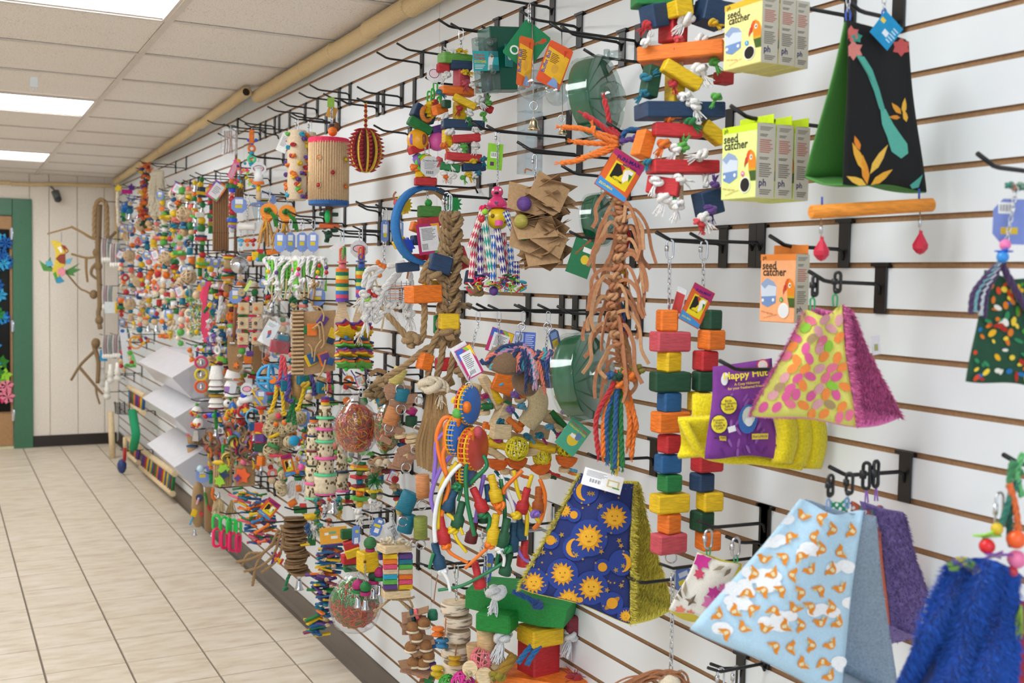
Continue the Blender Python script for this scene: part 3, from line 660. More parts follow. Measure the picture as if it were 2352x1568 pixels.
def tent(t, F, B, outer, lining, lk='fur', trim=0, furn=0, furl=6, fur_cols=None, inner_front=True):
    F.cloth('outer_panel', outer); 
    f2 = Panel(t, *F.c, F.amp, F.w, F.dip, F.be, F.off+5); f2.cloth('lining', lining, lk); bk = B.cloth('back_lining', lining, lk)
    o2 = Panel(t, *B.c, B.amp, B.w, B.dip, B.be, B.off+5); o2.cloth('back_panel', outer)
    def fl(u, v):
        a = F.S(u, 1); b = B.S(u, 1); p = a.lerp(b, v); return p+V((0, 0, -8*math.sin(PI*v)))
    t.put(MB().grid(fl, 10, 8), 'floor_lining', mat(lining, lk), solid=.003)
    if furn:
        fc = fur_cols or lining
        fur(t, B.S, fc, furn, furl, 'fur', seed=3); fur(t, fl, fc, furn//2, furl*.6, 'floor_fur', seed=4, lean=(0, .7), rng=(0, 1, .12, 1))
        fur(t, lambda u, v: f2.S(.985+.015*u, v), fc, furn//5, furl*1.2, 'edge_fur', seed=5, lean=(.6, -.2))
        fur(t, lambda u, v: f2.S(.015*u, v), fc, furn//6, furl*1.2, 'edge_fur', seed=6, lean=(-.8, -.2))
        fur(t, lambda u, v: B.S(.985+.015*u, v), fc, furn//6, furl*1.1, 'edge_fur', seed=7, lean=(.5, -.2))
# black floral tent
t = T('bird_tent', 'black tropical print bird tent with green lining and orange perch', 'bird tent', 1948, 40, -.2, 'hanging cloth bird tents')
F = Panel(t, (1946, 46, -20), (2086, 96, 60), (2124, 436, 70), (1940, 420, -35), 5, 1.3, -4, -8); B = Panel(t, (1940, 50, -15), (2080, 90, 70), (2000, 420, 170), (1852, 402, 90), 6, 1.5, 0, 10)
tent(t, F, B, '#08090b', '#4c8a3e', 'fabric')
mb = MB()
def lf(x, y, L, w, rot, col): F.decal(mb, shp(x, y, 1, [(0, 0), (-w*.7, L*.3), (-w*.6, L*.65), (0, L), (w*.6, L*.6), (w*.7, L*.3)], rot), col)
for a in ((1992, 424, 70, 12, .15, '#e9962a'), (1988, 395, 75, 13, .42, '#eeb13a'), (1998, 400, 80, 12, -.55, '#f0c050'), (1990, 425, 50, 12, 1.15, '#f2c14a'), (2000, 425, 62, 12, -.95, '#eeae38'), (1975, 345, 36, 9, .35, '#e88a2c'), (2070, 262, 34, 9, .7, '#eaa02e'), (2075, 262, 38, 8, -.1, '#f0b840'), (2068, 270, 26, 7, 1.5, '#e8922e'), (2082, 280, 30, 8, .2, '#f0b840')): lf(*a)
F.decal(mb, [(1966, 126), (1985, 130), (2004, 160), (2020, 205), (2032, 248), (2028, 258), (2020, 250), (2008, 210), (1990, 165)], '#4fa897'); F.decal(mb, [(2022, 248), (2034, 250), (2052, 285), (2084, 330), (2086, 352), (2070, 364), (2048, 348), (2038, 315), (2026, 285)], '#5cb8a4')
F.decal(mb, starp(1955, 78, 20, 13, 6), '#d9716a'); F.decal(mb, starp(1960, 115, 24, 15, 6), '#e08a80'); F.decal(mb, starp(1968, 86, 14, 9, 5), '#3d9a88'); F.decal(mb, starp(2070, 108, 22, 15, 6), '#cf5a58'); F.decal(mb, [(2110, 430), (2120, 400), (2090, 425), (2095, 434)], '#4fa897')
t.put(mb, 'floral_print', None)
for x, y0 in ((1948, 8), (2031, 6)): t.tube('#2a56b8', [(x-4, y0+40, -10), (x-5, y0+22, -10), (x, y0+14, -10), (x+5, y0+22, -10), (x+4, y0+40, -10)], 2, 'cord_loop'); t.chain([(x, y0+18, -10), (x, y0-14, -10)], 9, 16)
t.plate('#1e93c8', 2036, 70, 62, 66, -15, 38, 18, name='tag', deco=[('#f0d040', -.9, .2, -.5, .5), ('#e8f2f8', -.2, -.4, .3, .0), ('ln', '#bfe2f2', .35, .6, .9, -.6, 5)])
t.cyl('#e8912c', (1862, 487, -20), (2142, 470, 40), 16, name='perch_dowel', bev=2, n=20); 
for x, d, y in ((1888, -16, 455), (2111, 33, 436)): t.tube('#2247a8', [(x, y-3, d), (x, y+22, d)], 2.4, 'perch_cord')
for x, y0, d in ((1886, 502, -15), (2113, 487, 33)):
    t.cyl('silver', (x, y0, d), (x, y0+50, d), 1.6, name='wire', k='metal'); t.cyl('silver', (x, y0+14, d), (x, y0+34, d), 3.6, name='crimp', k='metal', n=8)
    t.put(MB().lathe(t.L((x, y0+98, d)), [(0, 0), (9, 4), (18, 14), (19, 24), (8, 44), (4.5, 50), (4.5, 56), (0, 58)], 8, smooth=False), 'crystal_drop', mat('#d41f45', 'tint') if False else mat('#c3203f', 'plastic'))
# egg print tent
t = T('bird_tent', 'yellow egg print bird tent with bright pink fur lining', 'bird tent', 1890, 690, -.2, 'hanging cloth bird tents')
F = Panel(t, (1848, 712, -10), (1934, 700, 10), (1962, 975, -30), (1726, 950, -60), 7, 1.6, 20, -14); B = Panel(t, (1862, 705, 8), (1952, 708, 24), (2066, 952, 110), (1850, 930, 110), 4, 1.3, 8, 12)
tent(t, F, B, '#ded96a', '#f07ab8', 'fur', furn=6500, furl=13)
mb = MB(); rd = random.Random(8); cols = ['#ee8a40', '#e0708c', '#8cc33a', '#a58a62', '#d79aa0', '#ee8a40', '#d65a92']
for i in range(13):
    for j in range(9):
        x = 1728+j*30+(i % 2)*15+rd.uniform(-5, 5); y = 712+i*22+rd.uniform(-5, 5); u, v = F.inv(x, y)
        if .04 < u < .96 and .03 < v < .97: F.decal(mb, ell(x, y, 14.5, 9.5, rd.choice([-.9, -1.3, .5, 1.2, -.6, 2.4]), 12), rd.choice(cols), 2.6)
t.put(mb, 'egg_print', None)
for x, y, rz in ((1866, 668, 20), (1918, 660, -25)):
    t.tube('#3aa86a', [(x-4, y+44), (x-5, y+22), (x, y+16), (x+5, y+22), (x+4, y+44)], 2.4, 'cord_loop', k='rope'); t.link(x+6, y-12, 13, 46, 4, rz=rz, col='black', k='black', name='swivel_clip')
    t.ball('black', x+3, y+8, 7, name='swivel', k='black')
t.plate('#e6e2ea', 2012, 792, 24, 46, 60, -8, 20, deco=[('#a8b070', -.5, -.6, .4, .1)])
# yellow happy hut
t = T('fleece_hut_package', 'yellow fleece bird hut in a purple printed cardboard sleeve', 'bird tent', 1690, 840, -.17, 'hanging cloth bird tents')
YF = '#f0dc12'
t.put(MB().grid(lambda u, v: t.L((1557+u*95+8*math.sin(v*PI), 962+ v*88-u*6+ (1-u)*6*math.sin(v*PI), -18+26*math.sin(v*PI*.9)-30*u+ v*20)), 10, 12), 'fleece_fold', mat(YF, 'fur'), solid=.010)
t.put(MB().grid(lambda u, v: t.L((1590+u*80, 908+v*100-u*3, 34-20*math.sin(v*PI))), 8, 10), 'fleece_fold', mat(YF, 'fur'), solid=.012)
for i, (x, d) in enumerate(((1792, -22), (1826, 4), (1858, 24))):
    t.put(MB().grid(lambda u, v: t.L((x-20+u*44+14*math.sin(v*PI), 935+v*(128+6*i), d+26*math.sin(u*PI)*-1+14*v)), 10, 12), 'fleece_fold', mat(YF, 'fur'), solid=.008)
t.tube(YF, [(1570, 966, -20), (1585, 1000, -24), (1615, 1040, -18), (1668, 1054, -6), (1730, 1056, 0), (1790, 1064, 4), (1840, 1070, 14)], 11, 'fleece_roll', k='fur', n=10)
SL = Panel(t, (1637, 842, -22), (1772, 822, 10), (1802, 1050, -6), (1622, 1050, -58), 0, 1, 0, -16)
t.put(MB().grid(lambda u, v: SL.S(u, v, 6), 12, 14), 'sleeve', mat('#7d3a92', 'paper'), solid=.0012)
mb = MB(); rd = random.Random(5)
for i in range(42):
    x, y = rd.uniform(1655, 1790), rd.uniform(905, 1045); u, v = SL.inv(x, y)
    if .05 < u < .95 and v < .97: SL.decal(mb, ell(x, y, 11, 3.2, rd.uniform(1, 2.2), 10), rd.choice(['#8f52a4', '#6c2e80', '#9a62b0']), 8.5)
for x, y in ((1674, 930), (1652, 974)): SL.decal(mb, ell(x, y, 21, 23), '#3d2a6a', 9); SL.decal(mb, ell(x, y, 18.5, 20.5), '#f2df3a', 9.6)
SL.decal(mb, [(1652, 1001), (1668, 1002), (1668, 1012), (1653, 1011)], '#e9c93a', 9); SL.decal(mb, [(1727, 996), (1765, 995), (1764, 1008), (1727, 1009)], '#f2d93a', 9); SL.decal(mb, ell(1718, 962, 22, 34, .1), '#3a6fb8', 9); SL.decal(mb, ell(1720, 955, 15, 22, .1), '#cfd8c8', 9.6); SL.decal(mb, ell(1720, 968, 9, 11), '#eef0ee', 10.2)
SL.decal(mb, ell(1664, 872, 8, 13), '#eceef2', 9); SL.decal(mb, ell(1666, 862, 7, 7), '#f6f6f8', 9.6); SL.decal(mb, ell(1752, 838, 14, 14), '#d84a50', 9); SL.decal(mb, ell(1752, 838, 11, 11), '#f2e6e6', 9.6)
SL.decal(mb, [(1671, 981), (1688, 976), (1691, 989), (1674, 994)], '#f4f2f2', 10)
t.put(mb, 'sleeve_print', None)
def ptext(P, mb, txt, x, y, size, col, rot=0, bold=True, lift=18):
    vs, fs = text_geo(txt, bold); ca, sa = math.cos(rot), math.sin(rot); mb.use(mat(col, 'paper'))
    mb.add([P.S(*P.inv(x+(a*ca-b*sa)*size, y-(a*sa+b*ca)*size), lift) for a, b, _ in vs], fs)
mb = MB(); ptext(SL, mb, 'Happy Hut', 1712, 860, 23, '#f4e23c', .1); ptext(SL, mb, 'A Cozy Hideaway', 1716, 880, 8, '#e8c84a', .1); ptext(SL, mb, 'for your Feathered Friend', 1714, 889, 8, '#e8c84a', .1)
ptext(SL, mb, 'Birds\nFeel Warm,\nSafe &\nSecure!', 1674, 930, 7.5, '#6d5a30', .1); ptext(SL, mb, 'Protects\nFrom\nDrafts &\nCold!', 1652, 974, 7.5, '#6d5a30', .1); ptext(SL, mb, 'MULTIPET', 1656, 1006, 7, '#3d2a20', 0); ptext(SL, mb, 'Size LARGE', 1746, 1002, 7, '#6d3a80', .03)
t.put(mb, 'lettering', None)
# bird print tent
t = T('bird_tent', 'light blue cloud tent printed with orange birds, grey fleece lining', 'bird tent', 1930, 1140, -.26, 'hanging cloth bird tents')
F = Panel(t, (1838, 1146, -10), (1984, 1172, 30), (1925, 1605, -30), (1588, 1440, -70), 9, 1.4, 22, -16); B = Panel(t, (1850, 1146, 10), (2012, 1186, 44), (2062, 1600, 120), (1760, 1480, 140), 5, 1.2, 8, 10)
tent(t, F, B, '#b9dbf0', '#93a6b8', 'fur', furn=900, furl=4)
mb = MB(); rd = random.Random(12)
for i in range(26): 
    x, y = rd.uniform(1610, 1970), rd.uniform(1180, 1560)
    for k in range(4): F.decal(mb, ell(x+rd.uniform(-24, 24), y+rd.uniform(-9, 9), 18, 13, 0, 12), '#f2f5f8', 2+.05*k)
for i in range(11):
    for j in range(9):
        x = 1600+j*44+(i % 2)*22+rd.uniform(-6, 6); y = 1160+i*42+rd.uniform(-7, 7)-j*3; u, v = F.inv(x, y)
        if not(.05 < u < .95 and .04 < v < .96): continue
        ro = rd.uniform(0, 6.28); F.decal(mb, shp(x, y, 18, [(-1.05, .42), (-.72, .62), (-.45, .66), (-.2, .45), (.25, .3), (1.15, .5), (.75, .0), (.45, -.4), (.05, -.6), (-.4, -.45), (-.62, -.05), (-.72, .3)], ro), '#e88f24', 3.2)
        F.decal(mb, shp(x, y, 18, [(-.1, .3), (.35, .1), (.1, -.45), (-.25, -.3)], ro), '#e9dcae', 3.8); F.decal(mb, shp(x, y, 18, [(.2, .4), (.8, .8), (.45, .2)], ro), '#d9cfa0', 3.6)
t.put(mb, 'bird_print', None)
for x, y, rz in ((1903, 1122, 25), (1946, 1118, -20)):
    t.tube('#7d9fd0', [(x-3, y+50), (x-4, y+30), (x, y+24), (x+4, y+30), (x+3, y+50)], 2.2, 'cord_loop', k='rope'); t.link(x+5, y-8, 14, 48, 4, rz=rz, col='black', k='black', name='swivel_clip'); t.ball('black', x+2, y+14, 7, name='swivel', k='black')
# purple tent behind
t = T('bird_tent', 'purple fur tent with orange plaid cover, half behind the bird print tent', 'bird tent', 2020, 1145, -.12, 'hanging cloth bird tents')
F = Panel(t, (1956, 1150, 20), (2022, 1160, 30), (2040, 1430, 70), (1960, 1430, 60), 4, 1.2, 16, 0); B = Panel(t, (1975, 1150, 10), (2074, 1176, 40), (2165, 1470, 120), (2040, 1470, 110), 4, 1.2, 4, 10)
tent(t, F, B, '#c9694f', '#7f6aa6', 'fur', furn=3400, furl=9)
mb = MB()
for i in range(8):
    for j in range(6): 
        if (i+j) % 2: F.decal(mb, ell(1960+i*9, 1156+j*10, 4.5, 5, .3, 6), ['#f0e4dc', '#d8553a', '#3f9a72'][i % 3], 2.4)
t.put(mb, 'plaid_print', None)
for x, y in ((1990, 1092), (2012, 1088)): t.link(x, y, 15, 60, 4.4, rz=30 if x > 2000 else -30, col='black', k='black', name='swivel_clip'); t.tube('#9a6ac0', [(x-3, y+62), (x, y+28), (x+4, y+62)], 2, 'cord_loop', k='rope')
t = T('bird_tent', 'green plaid tent top peeking out between the bird print and purple tents', 'bird tent', 1925, 1140, -.20, 'hanging cloth bird tents')
F = Panel(t, (1905, 1150, 20), (1948, 1140, 24), (1952, 1230, 20), (1900, 1230, 20), 3, 1, 8); F.cloth('outer_panel', '#2f8f6a'); mb = MB()
for i in range(6):
    for j in range(8):
        if (i+j) % 2: F.decal(mb, ell(1906+i*8, 1150+j*9, 4, 4.5, .2, 6), '#dfe6dc', 2.4)
t.put(mb, 'plaid_print', None)
# white hibiscus tent
t = T('bird_tent', 'white hibiscus print tent with yellow lining beside the bird print tent', 'bird tent', 1650, 1265, -.2, 'hanging cloth bird tents')
F = Panel(t, (1602, 1268, 0), (1698, 1296, 20), (1640, 1432, 0), (1540, 1396, -20), 4, 1, 6, -6); B = Panel(t, (1606, 1267, 6), (1702, 1294, 26), (1720, 1440, 90), (1600, 1420, 90), 3, 1, 5)
tent(t, F, B, '#f0ece2', '#d8c840', 'fabric'); mb = MB(); rd = random.Random(3)
for x, y, R, c in ((1612, 1288, 24, '#d8389a'), (1606, 1318, 14, '#d84a6a'), (1632, 1385, 22, '#e27ab8'), (1640, 1362, 18, '#c83a98'), (1562, 1402, 14, '#e8836a'), (1585, 1410, 12, '#e8836a'), (1660, 1350, 12, '#e070b0')): F.decal(mb, starp(x, y, R, R*.6, 6, .3), c, 2.4)
for x, y, L, ro in ((1568, 1375, 46, .5), (1562, 1380, 50, .9), (1575, 1370, 40, .1), (1580, 1392, 34, -.6), (1600, 1385, 30, 1.2), (1665, 1300, 30, 1.9), (1680, 1305, 26, 2.4)): F.decal(mb, shp(x, y, 1, [(0, 0), (-5, L*.4), (0, L), (5, L*.4)], ro), rd.choice(['#6d5a4c', '#8a7a68', '#a89a82']), 2.8)
t.put(mb, 'hibiscus_print', None)
for x, y in ((1627, 1238), (1690, 1256)): t.link(x, y, 20, 44, 3, rz=25); t.tube('#3aa86a', [(x-3, y+36), (x-4, y+22), (x+4, y+22), (x+3, y+36)], 2, 'cord_loop', k='rope')
# sun and moon tent
t = T('bird_tent', 'dark blue sun and moon print tent with yellow fur lining', 'bird tent', 1400, 1085, -.22, 'hanging cloth bird tents')
F = Panel(t, (1334, 1086, 0), (1455, 1112, 0), (1442, 1428, -40), (1198, 1346, -70), 6, 1.3, 10, -14); B = Panel(t, (1342, 1086, 10), (1466, 1106, 14), (1542, 1394, 100), (1330, 1330, 120), 4, 1.3, 6, 14)
tent(t, F, B, '#20306e', '#f4e25c', 'fur', furn=7000, furl=14)
mb = MB()
for x, y, r, kd in ((1412, 1188, 30, 's'), (1353, 1235, 33, 's'), (1292, 1318, 28, 's'), (1358, 1350, 30, 's'), (1226, 1338, 26, 's'), (1306, 1378, 28, 's'), (1322, 1258, 0, 'm'), (1428, 1292, 0, 'n'), (1384, 1302, 15, 'p'), (1318, 1182, 13, 'p'), (1406, 1385, 20, 'q'), (1297, 1172, 16, 's'), (1264, 1240, 16, 'p'), (1345, 1128, 20, 'm'), (1438, 1415, 16, 's'), (1333, 1377, 9, 'p')):
    if kd in 'spq': F.decal(mb, ell(x, y, r*1.3, r*1.3, 0, 18), '#263f8e', 2.2)
    else: F.decal(mb, ell(x, y, 30, 30, 0, 18), '#263f8e', 2.2)
    if kd == 's': F.decal(mb, starp(x, y, r, r*.66, 14, x*.01), '#dc9a1e', 3.2); F.decal(mb, ell(x, y, r*.6, r*.6), '#e9ae2c', 4); F.decal(mb, ell(x-r*.2, y-r*.1, r*.06, r*.06, 0, 6), '#8a4a14', 4.6); F.decal(mb, ell(x+r*.2, y-r*.1, r*.06, r*.06, 0, 6), '#8a4a14', 4.6); F.decal(mb, ell(x, y+r*.25, r*.16, r*.05, 0, 6), '#b0621c', 4.6)
    elif kd == 'p': F.decal(mb, ell(x, y, r*.7, r*.7), '#dc9a1e', 3.2)
    elif kd == 'q': F.decal(mb, ell(x, y, 22, 7, -.7), '#b8801c', 3); F.decal(mb, ell(x, y, 13, 13), '#dc9a1e', 3.6)
    else:
        sg = 1 if kd == 'm' else -1; cr = [(x-sg*22*math.cos(a), y-22*math.sin(a)) for a in [-1.5+3*i/9 for i in range(10)]]+[(x-sg*(11*math.cos(a)), y-19*math.sin(a)) for a in [1.5-3*i/9 for i in range(10)]]
        for i in range(9): F.decal(mb, [cr[i], cr[i+1], cr[18-i], cr[19-i]], '#e0a020', 3.4)
rd = random.Random(2)
for i in range(90):
    x, y = rd.uniform(1215, 1450), rd.uniform(1110, 1420); u, v = F.inv(x, y)
    if .03 < u < .97 and .03 < v < .97: F.decal(mb, starp(x, y, *((7, 3) if i % 3 == 0 else (3, 1.6)), 5, rd.random()), '#b08a3a', 2.8)
t.put(mb, 'sun_moon_print', None)
t.plate('#f4f4f6', 1384, 1104, 92, 42, -26, 14, -6, rx=-30, name='care_tag', deco=[('bar', -.62, -.5, -.05, -.1), ('ln', '#9a9aa0', -.85, .8, .2, .1, 5), ('#d8c88a', .25, -.5, .85, .35), ('#f2f2ea', .33, -.35, .77, .2), ('#4a9a4a', .55, -.55, .9, -.4)])
# fish print tent at the right edge
t = T('bird_tent', 'tropical fish print tent with purple braid at the right edge', 'bird tent', 2300, 440, -.2, 'hanging cloth bird tents')
F = Panel(t, (2262, 620, 0), (2372, 640, 30), (2420, 895, 20), (2222, 872, -20), 5, 1.4, 18, -8); F.cloth('outer_panel', '#1d4a34'); B = Panel(t, (2262, 620, 16), (2372, 640, 46), (2420, 890, 100), (2240, 868, 90), 4, 1, 10); B.cloth('back_panel', '#1d4a34'); mb = MB(); rd = random.Random(77)
for i in range(150):
    x, y = rd.uniform(2225, 2400), rd.uniform(630, 885); u, v = F.inv(x, y)
    if .04 < u < .96 and .03 < v < .97: F.decal(mb, ell(x, y, rd.uniform(5, 13), rd.uniform(3, 7), rd.uniform(0, 3), 9), rd.choice(['#d8481e', '#e8b020', '#f0d040', '#1f6fb0', '#e9e6dc', '#4a9a2a', '#b02a1c', '#2f8a5a', '#e07a20']), 2.2+.03*i)
t.put(mb, 'fish_print', None)
t.chain([(2335, 430, -20), (2312, 555, -20)], 9, 15); t.ball('#ee7ab4', 2309, 562, 13, -20, k='plastic'); t.ball('#2f8fe0', 2303, 590, 14, -20, k='plastic'); t.star('#3a5fd0', 2306, 577, 22, 8, 4, 3, -20, name='spacer', k='plastic', rx=70)
for i, (dx, c) in enumerate(((-10, '#4a3360'), (-18, '#7fb8c0'), (-26, '#4a3360'), (-4, '#cfd6dc'), (4, '#4a3360'))): t.rope(c, [(2300, 600, -16), (2285+dx*.6, 630, -22), (2262+dx, 672, -22), (2256+dx, 712+i*4, -20)], 7, 'braid')
t.rope('#4a3360', [(2300, 602, -10), (2318, 640, -14), (2352, 700, -10), (2368, 720, 0)], 9, 'braid')
t.plate('#7d8fd0', 2352, 510, 158, 104, 10, 0, 10, th=1.2, corner=24, deco=[('#f2f2f4', -.85, .35, -.35, .85), ('bar', -.8, .45, -.4, .75), ('#d8b83a', -.75, -.55, -.2, -.25)])
for i in range(7): t.knot(['#3f8a7a', '#b07a6a', '#2f6a4a', '#8fb0a0'][i % 4], 2318+i*9, 425+4*(i % 3), 9, -12, name='braid_knot')
# blue plush tent
t = T('bird_tent', 'royal blue plush tent with bead and rope trims, bottom right corner', 'bird tent', 2300, 1090, -.27, 'hanging cloth bird tents')
def plush(u, v):
    x = 2048+u*290+(1-v)*(148-u*150)*.95+(0 if v < .9 else 0); y = 1292+v*300-20*math.sin(u*PI)*(1-v)+u*20
    d = -40*math.sin(PI*u)+40*abs(math.sin(u*8+1.5*v+.4))*-(.35+v)+30*math.sin(u*7)*v+12*math.sin(v*9+u*6); return t.L((x, y, d))
t.put(MB().grid(plush, 40, 24), 'plush_panel', mat('#0f46a6', 'fur'), solid=.002); fur(t, plush, '#1a5cc4', 15000, 15, 'fur', 2, (0, -.7), 21)
fur(t, lambda u, v: plush(.006*u, v), '#1a5cc4', 900, 14, 'edge_fur', 1.8, (-.8, -.2), 22)
t.put(MB().grid(lambda u, v: t.L((2322+u*60-v*10, 1380+v*200, 20+20*u)), 6, 8), 'red_lining', mat('#a01a24', 'fur'), solid=.004)
def cordknot(x, y, c): t.knot(c, x, y, 12, -50)
for i in range(10): cordknot(2190+i*9, 1300-12*math.sin(i*.7), ['#5a8a3a', '#4a4a8a', '#a89a3a', '#3f6f8a'][i % 4])
t.rope('#c8b23a', [(2265, 1300, -52), (2255, 1325, -56), (2262, 1352, -54)], 8); t.rope('#6a4a2a', [(2240, 1300, -52), (2258, 1330, -56)], 7)
for c, x, y, r in (('#d81f2a', 2267, 1254, 18), ('#f0622a', 2334, 1238, 22), ('#e87aa8', 2335, 1284, 21), ('#d8b82a', 2290, 1214, 14), ('#c02a3a', 2325, 1312, 13)): t.ball(c, x, y, r, -40, k='plastic')
t.star('#8fd83a', 2268, 1230, 34, 12, 4, 4, -36, k='plastic', name='spacer', rx=60); t.star('#7a3aa8', 2290, 1275, 34, 12, 5, 4, -44, k='plastic', name='spacer', rx=60)
for c, pts in (('#2f7a6a', [(2340, 1100, -30), (2318, 1150, -34), (2305, 1190, -36), (2290, 1225, -38)]), ('#e8733a', [(2318, 1110, -34), (2332, 1160, -38), (2340, 1225, -40)]), ('#3f8a5a', [(2346, 1090, -30), (2326, 1060, -30), (2318, 1120, -30)]), ('#1f5a4a', [(2325, 1120, -26), (2318, 1200, -30), (2322, 1255, -34)]), ('#6ac07a', [(2350, 1040, -30), (2335, 1090, -30), (2348, 1140, -30)])): t.rope(c, pts, 8)
t.chain([(2318, 1120, -20), (2320, 1220, -24)], 9, 15); t.link(2295, 1170, 26, 80, 3, -20, 30); t.fringe('#9ac04a', 2345, 1390, 90, .15, 16, 1.6, -30)

# ================================================================ middle of the wall
def stk(name, label, cat, x, y, X, spec, top=18, group=None, jit=0, tagc=None, lk=.9):
    """string of pieces hung under (x, y): 'b colour w h' block, 'o' ball, 'd' disc, 's' star, 'n' bell, 'k' knot, 'r' ring, 'c' tube, 'w' wicker ball, 'f' fringe, 'g' gap, 'h' hanging dowel"""
    t = T(name, label, cat, x, y, X, group)
    if top: t.chain([(x, y, 0), (x, y+top, 0)], max(3, top*.22))
    cy = y+top; i = 0; ox = 0
    for tok in spec.split(';'):
        q = tok.split(); k, c = q[0], q[1]; a = float(q[2]); b = float(q[3]) if len(q) > 3 else a; i += 1
        if k == 'g': ox = float(q[3]) if len(q) > 3 else 0; cy += a; continue
        jx = x+ox+t.r.uniform(-jit, jit); rz = t.r.choice([-35, -20, 25, 40, 10]); pl = 'plastic' if len(q) > 4 and q[4] == 'p' else 'wood'
        if k == 'b': t.blk(c, jx, cy+b/2, a, b, 0, a*.7, rz, 0, t.r.uniform(-6, 6), bev=1.2, k=pl)
        elif k == 'o': t.ball(c, jx, cy+a, a, k=pl); b = 2*a
        elif k == 'd': t.disc(c, jx, cy+b/2, a, b, tilt=(t.r.uniform(-8, 8), t.r.uniform(-8, 8)), k=pl)
        elif k == 's': t.star(c, jx, cy+b/2, a, a*.55, 5, b, rx=75, rot=t.r.random(), k=pl)
        elif k == 'S': t.star(c, jx, cy+a, a, a*.5, 5, 3, rz=t.r.uniform(-40, 40), k=pl); b = 2*a
        elif k == 'n': t.bell(jx, cy, a, b)
        elif k == 'k': t.tknot(c, jx, cy+a, a, b, n=9); b = a*1.6
        elif k == 'r': t.ring(c, jx, cy+a, a, b, rz=rz, k='plastic' if pl == 'plastic' else 'wood'); b = 2*a
        elif k == 'c': t.cyl(c, (jx, cy, 0), (jx, cy+b, 0), a, k=pl, name='tube')
        elif k == 'w': t.wicker(c, jx, cy+a, a, max(.8, a*.09), n=14); t.ball(c, jx, cy+a, a*.8, name='core', n=8); b = 2*a
        elif k == 'f': t.fringe(c, jx, cy, b, a, 12, 1)
        elif k == 'h': t.cyl(c, (jx-a, cy+b/2, -4), (jx+a, cy+b/2, 6), b/2)
        cy += b*lk
    return t
def knots(t, lst, d=-14):
    for q in lst:
        c, x, y, R = q[:4]; dr = q[4] if len(q) > 4 else (t.r.uniform(-.8, .8), 1); t.tknot(c, x, y, R, R*2.3, d, dr, n=14, spread=.45)
def funmax(t, x, y, w, h, ang, rz=10, d=-20, rx=0):
    return t.plate('#b04a2a', x, y, w, h, d, ang, rz, 1.2, 'tag', rx=rx, deco=[('#d8622a', -.96, -.96, .96, .96), ('p', '#b02a6a', [(-.96, .96), (.96, .96), (.96, .45), (-.96, .7)]), ('p', '#3f8fd0', [(-.96, -.96), (.96, -.96), (.96, -.75), (-.96, -.5)]), ('#e8d21e', -.6, -.55, .7, .5), ('p', '#1d1a14', [(-.5, .4), (-.1, .45), (.1, .1), (-.2, -.35), (-.5, -.3)]),
        ('p', '#f2efe8', [(.1, .3), (.35, .45), (.5, 0), (.25, -.4)]), ('p', '#c83a2a', [(-.3, .45), (.1, .42), (.0, .2)]), ('p', '#2f7a3a', [(.3, .4), (.62, .35), (.6, -.1)]), ('o', '#e8d21e', .0, -.3, .34, .18), ('t', 'FUN-MAX', '#26206a', .05, .74, w*.16, True, 8), ('t', 'BIRD TOYS', '#26206a', .25, .52, w*.085, True, 6), ('t', 'PLAYTIME', '#1d1a14', 0, -.3, w*.07, True), ('t', 'ZOO-MAX', '#f2e21e', -.4, -.78, w*.09, True), ('#f4f2f4', .25, .25, .6, .42)])
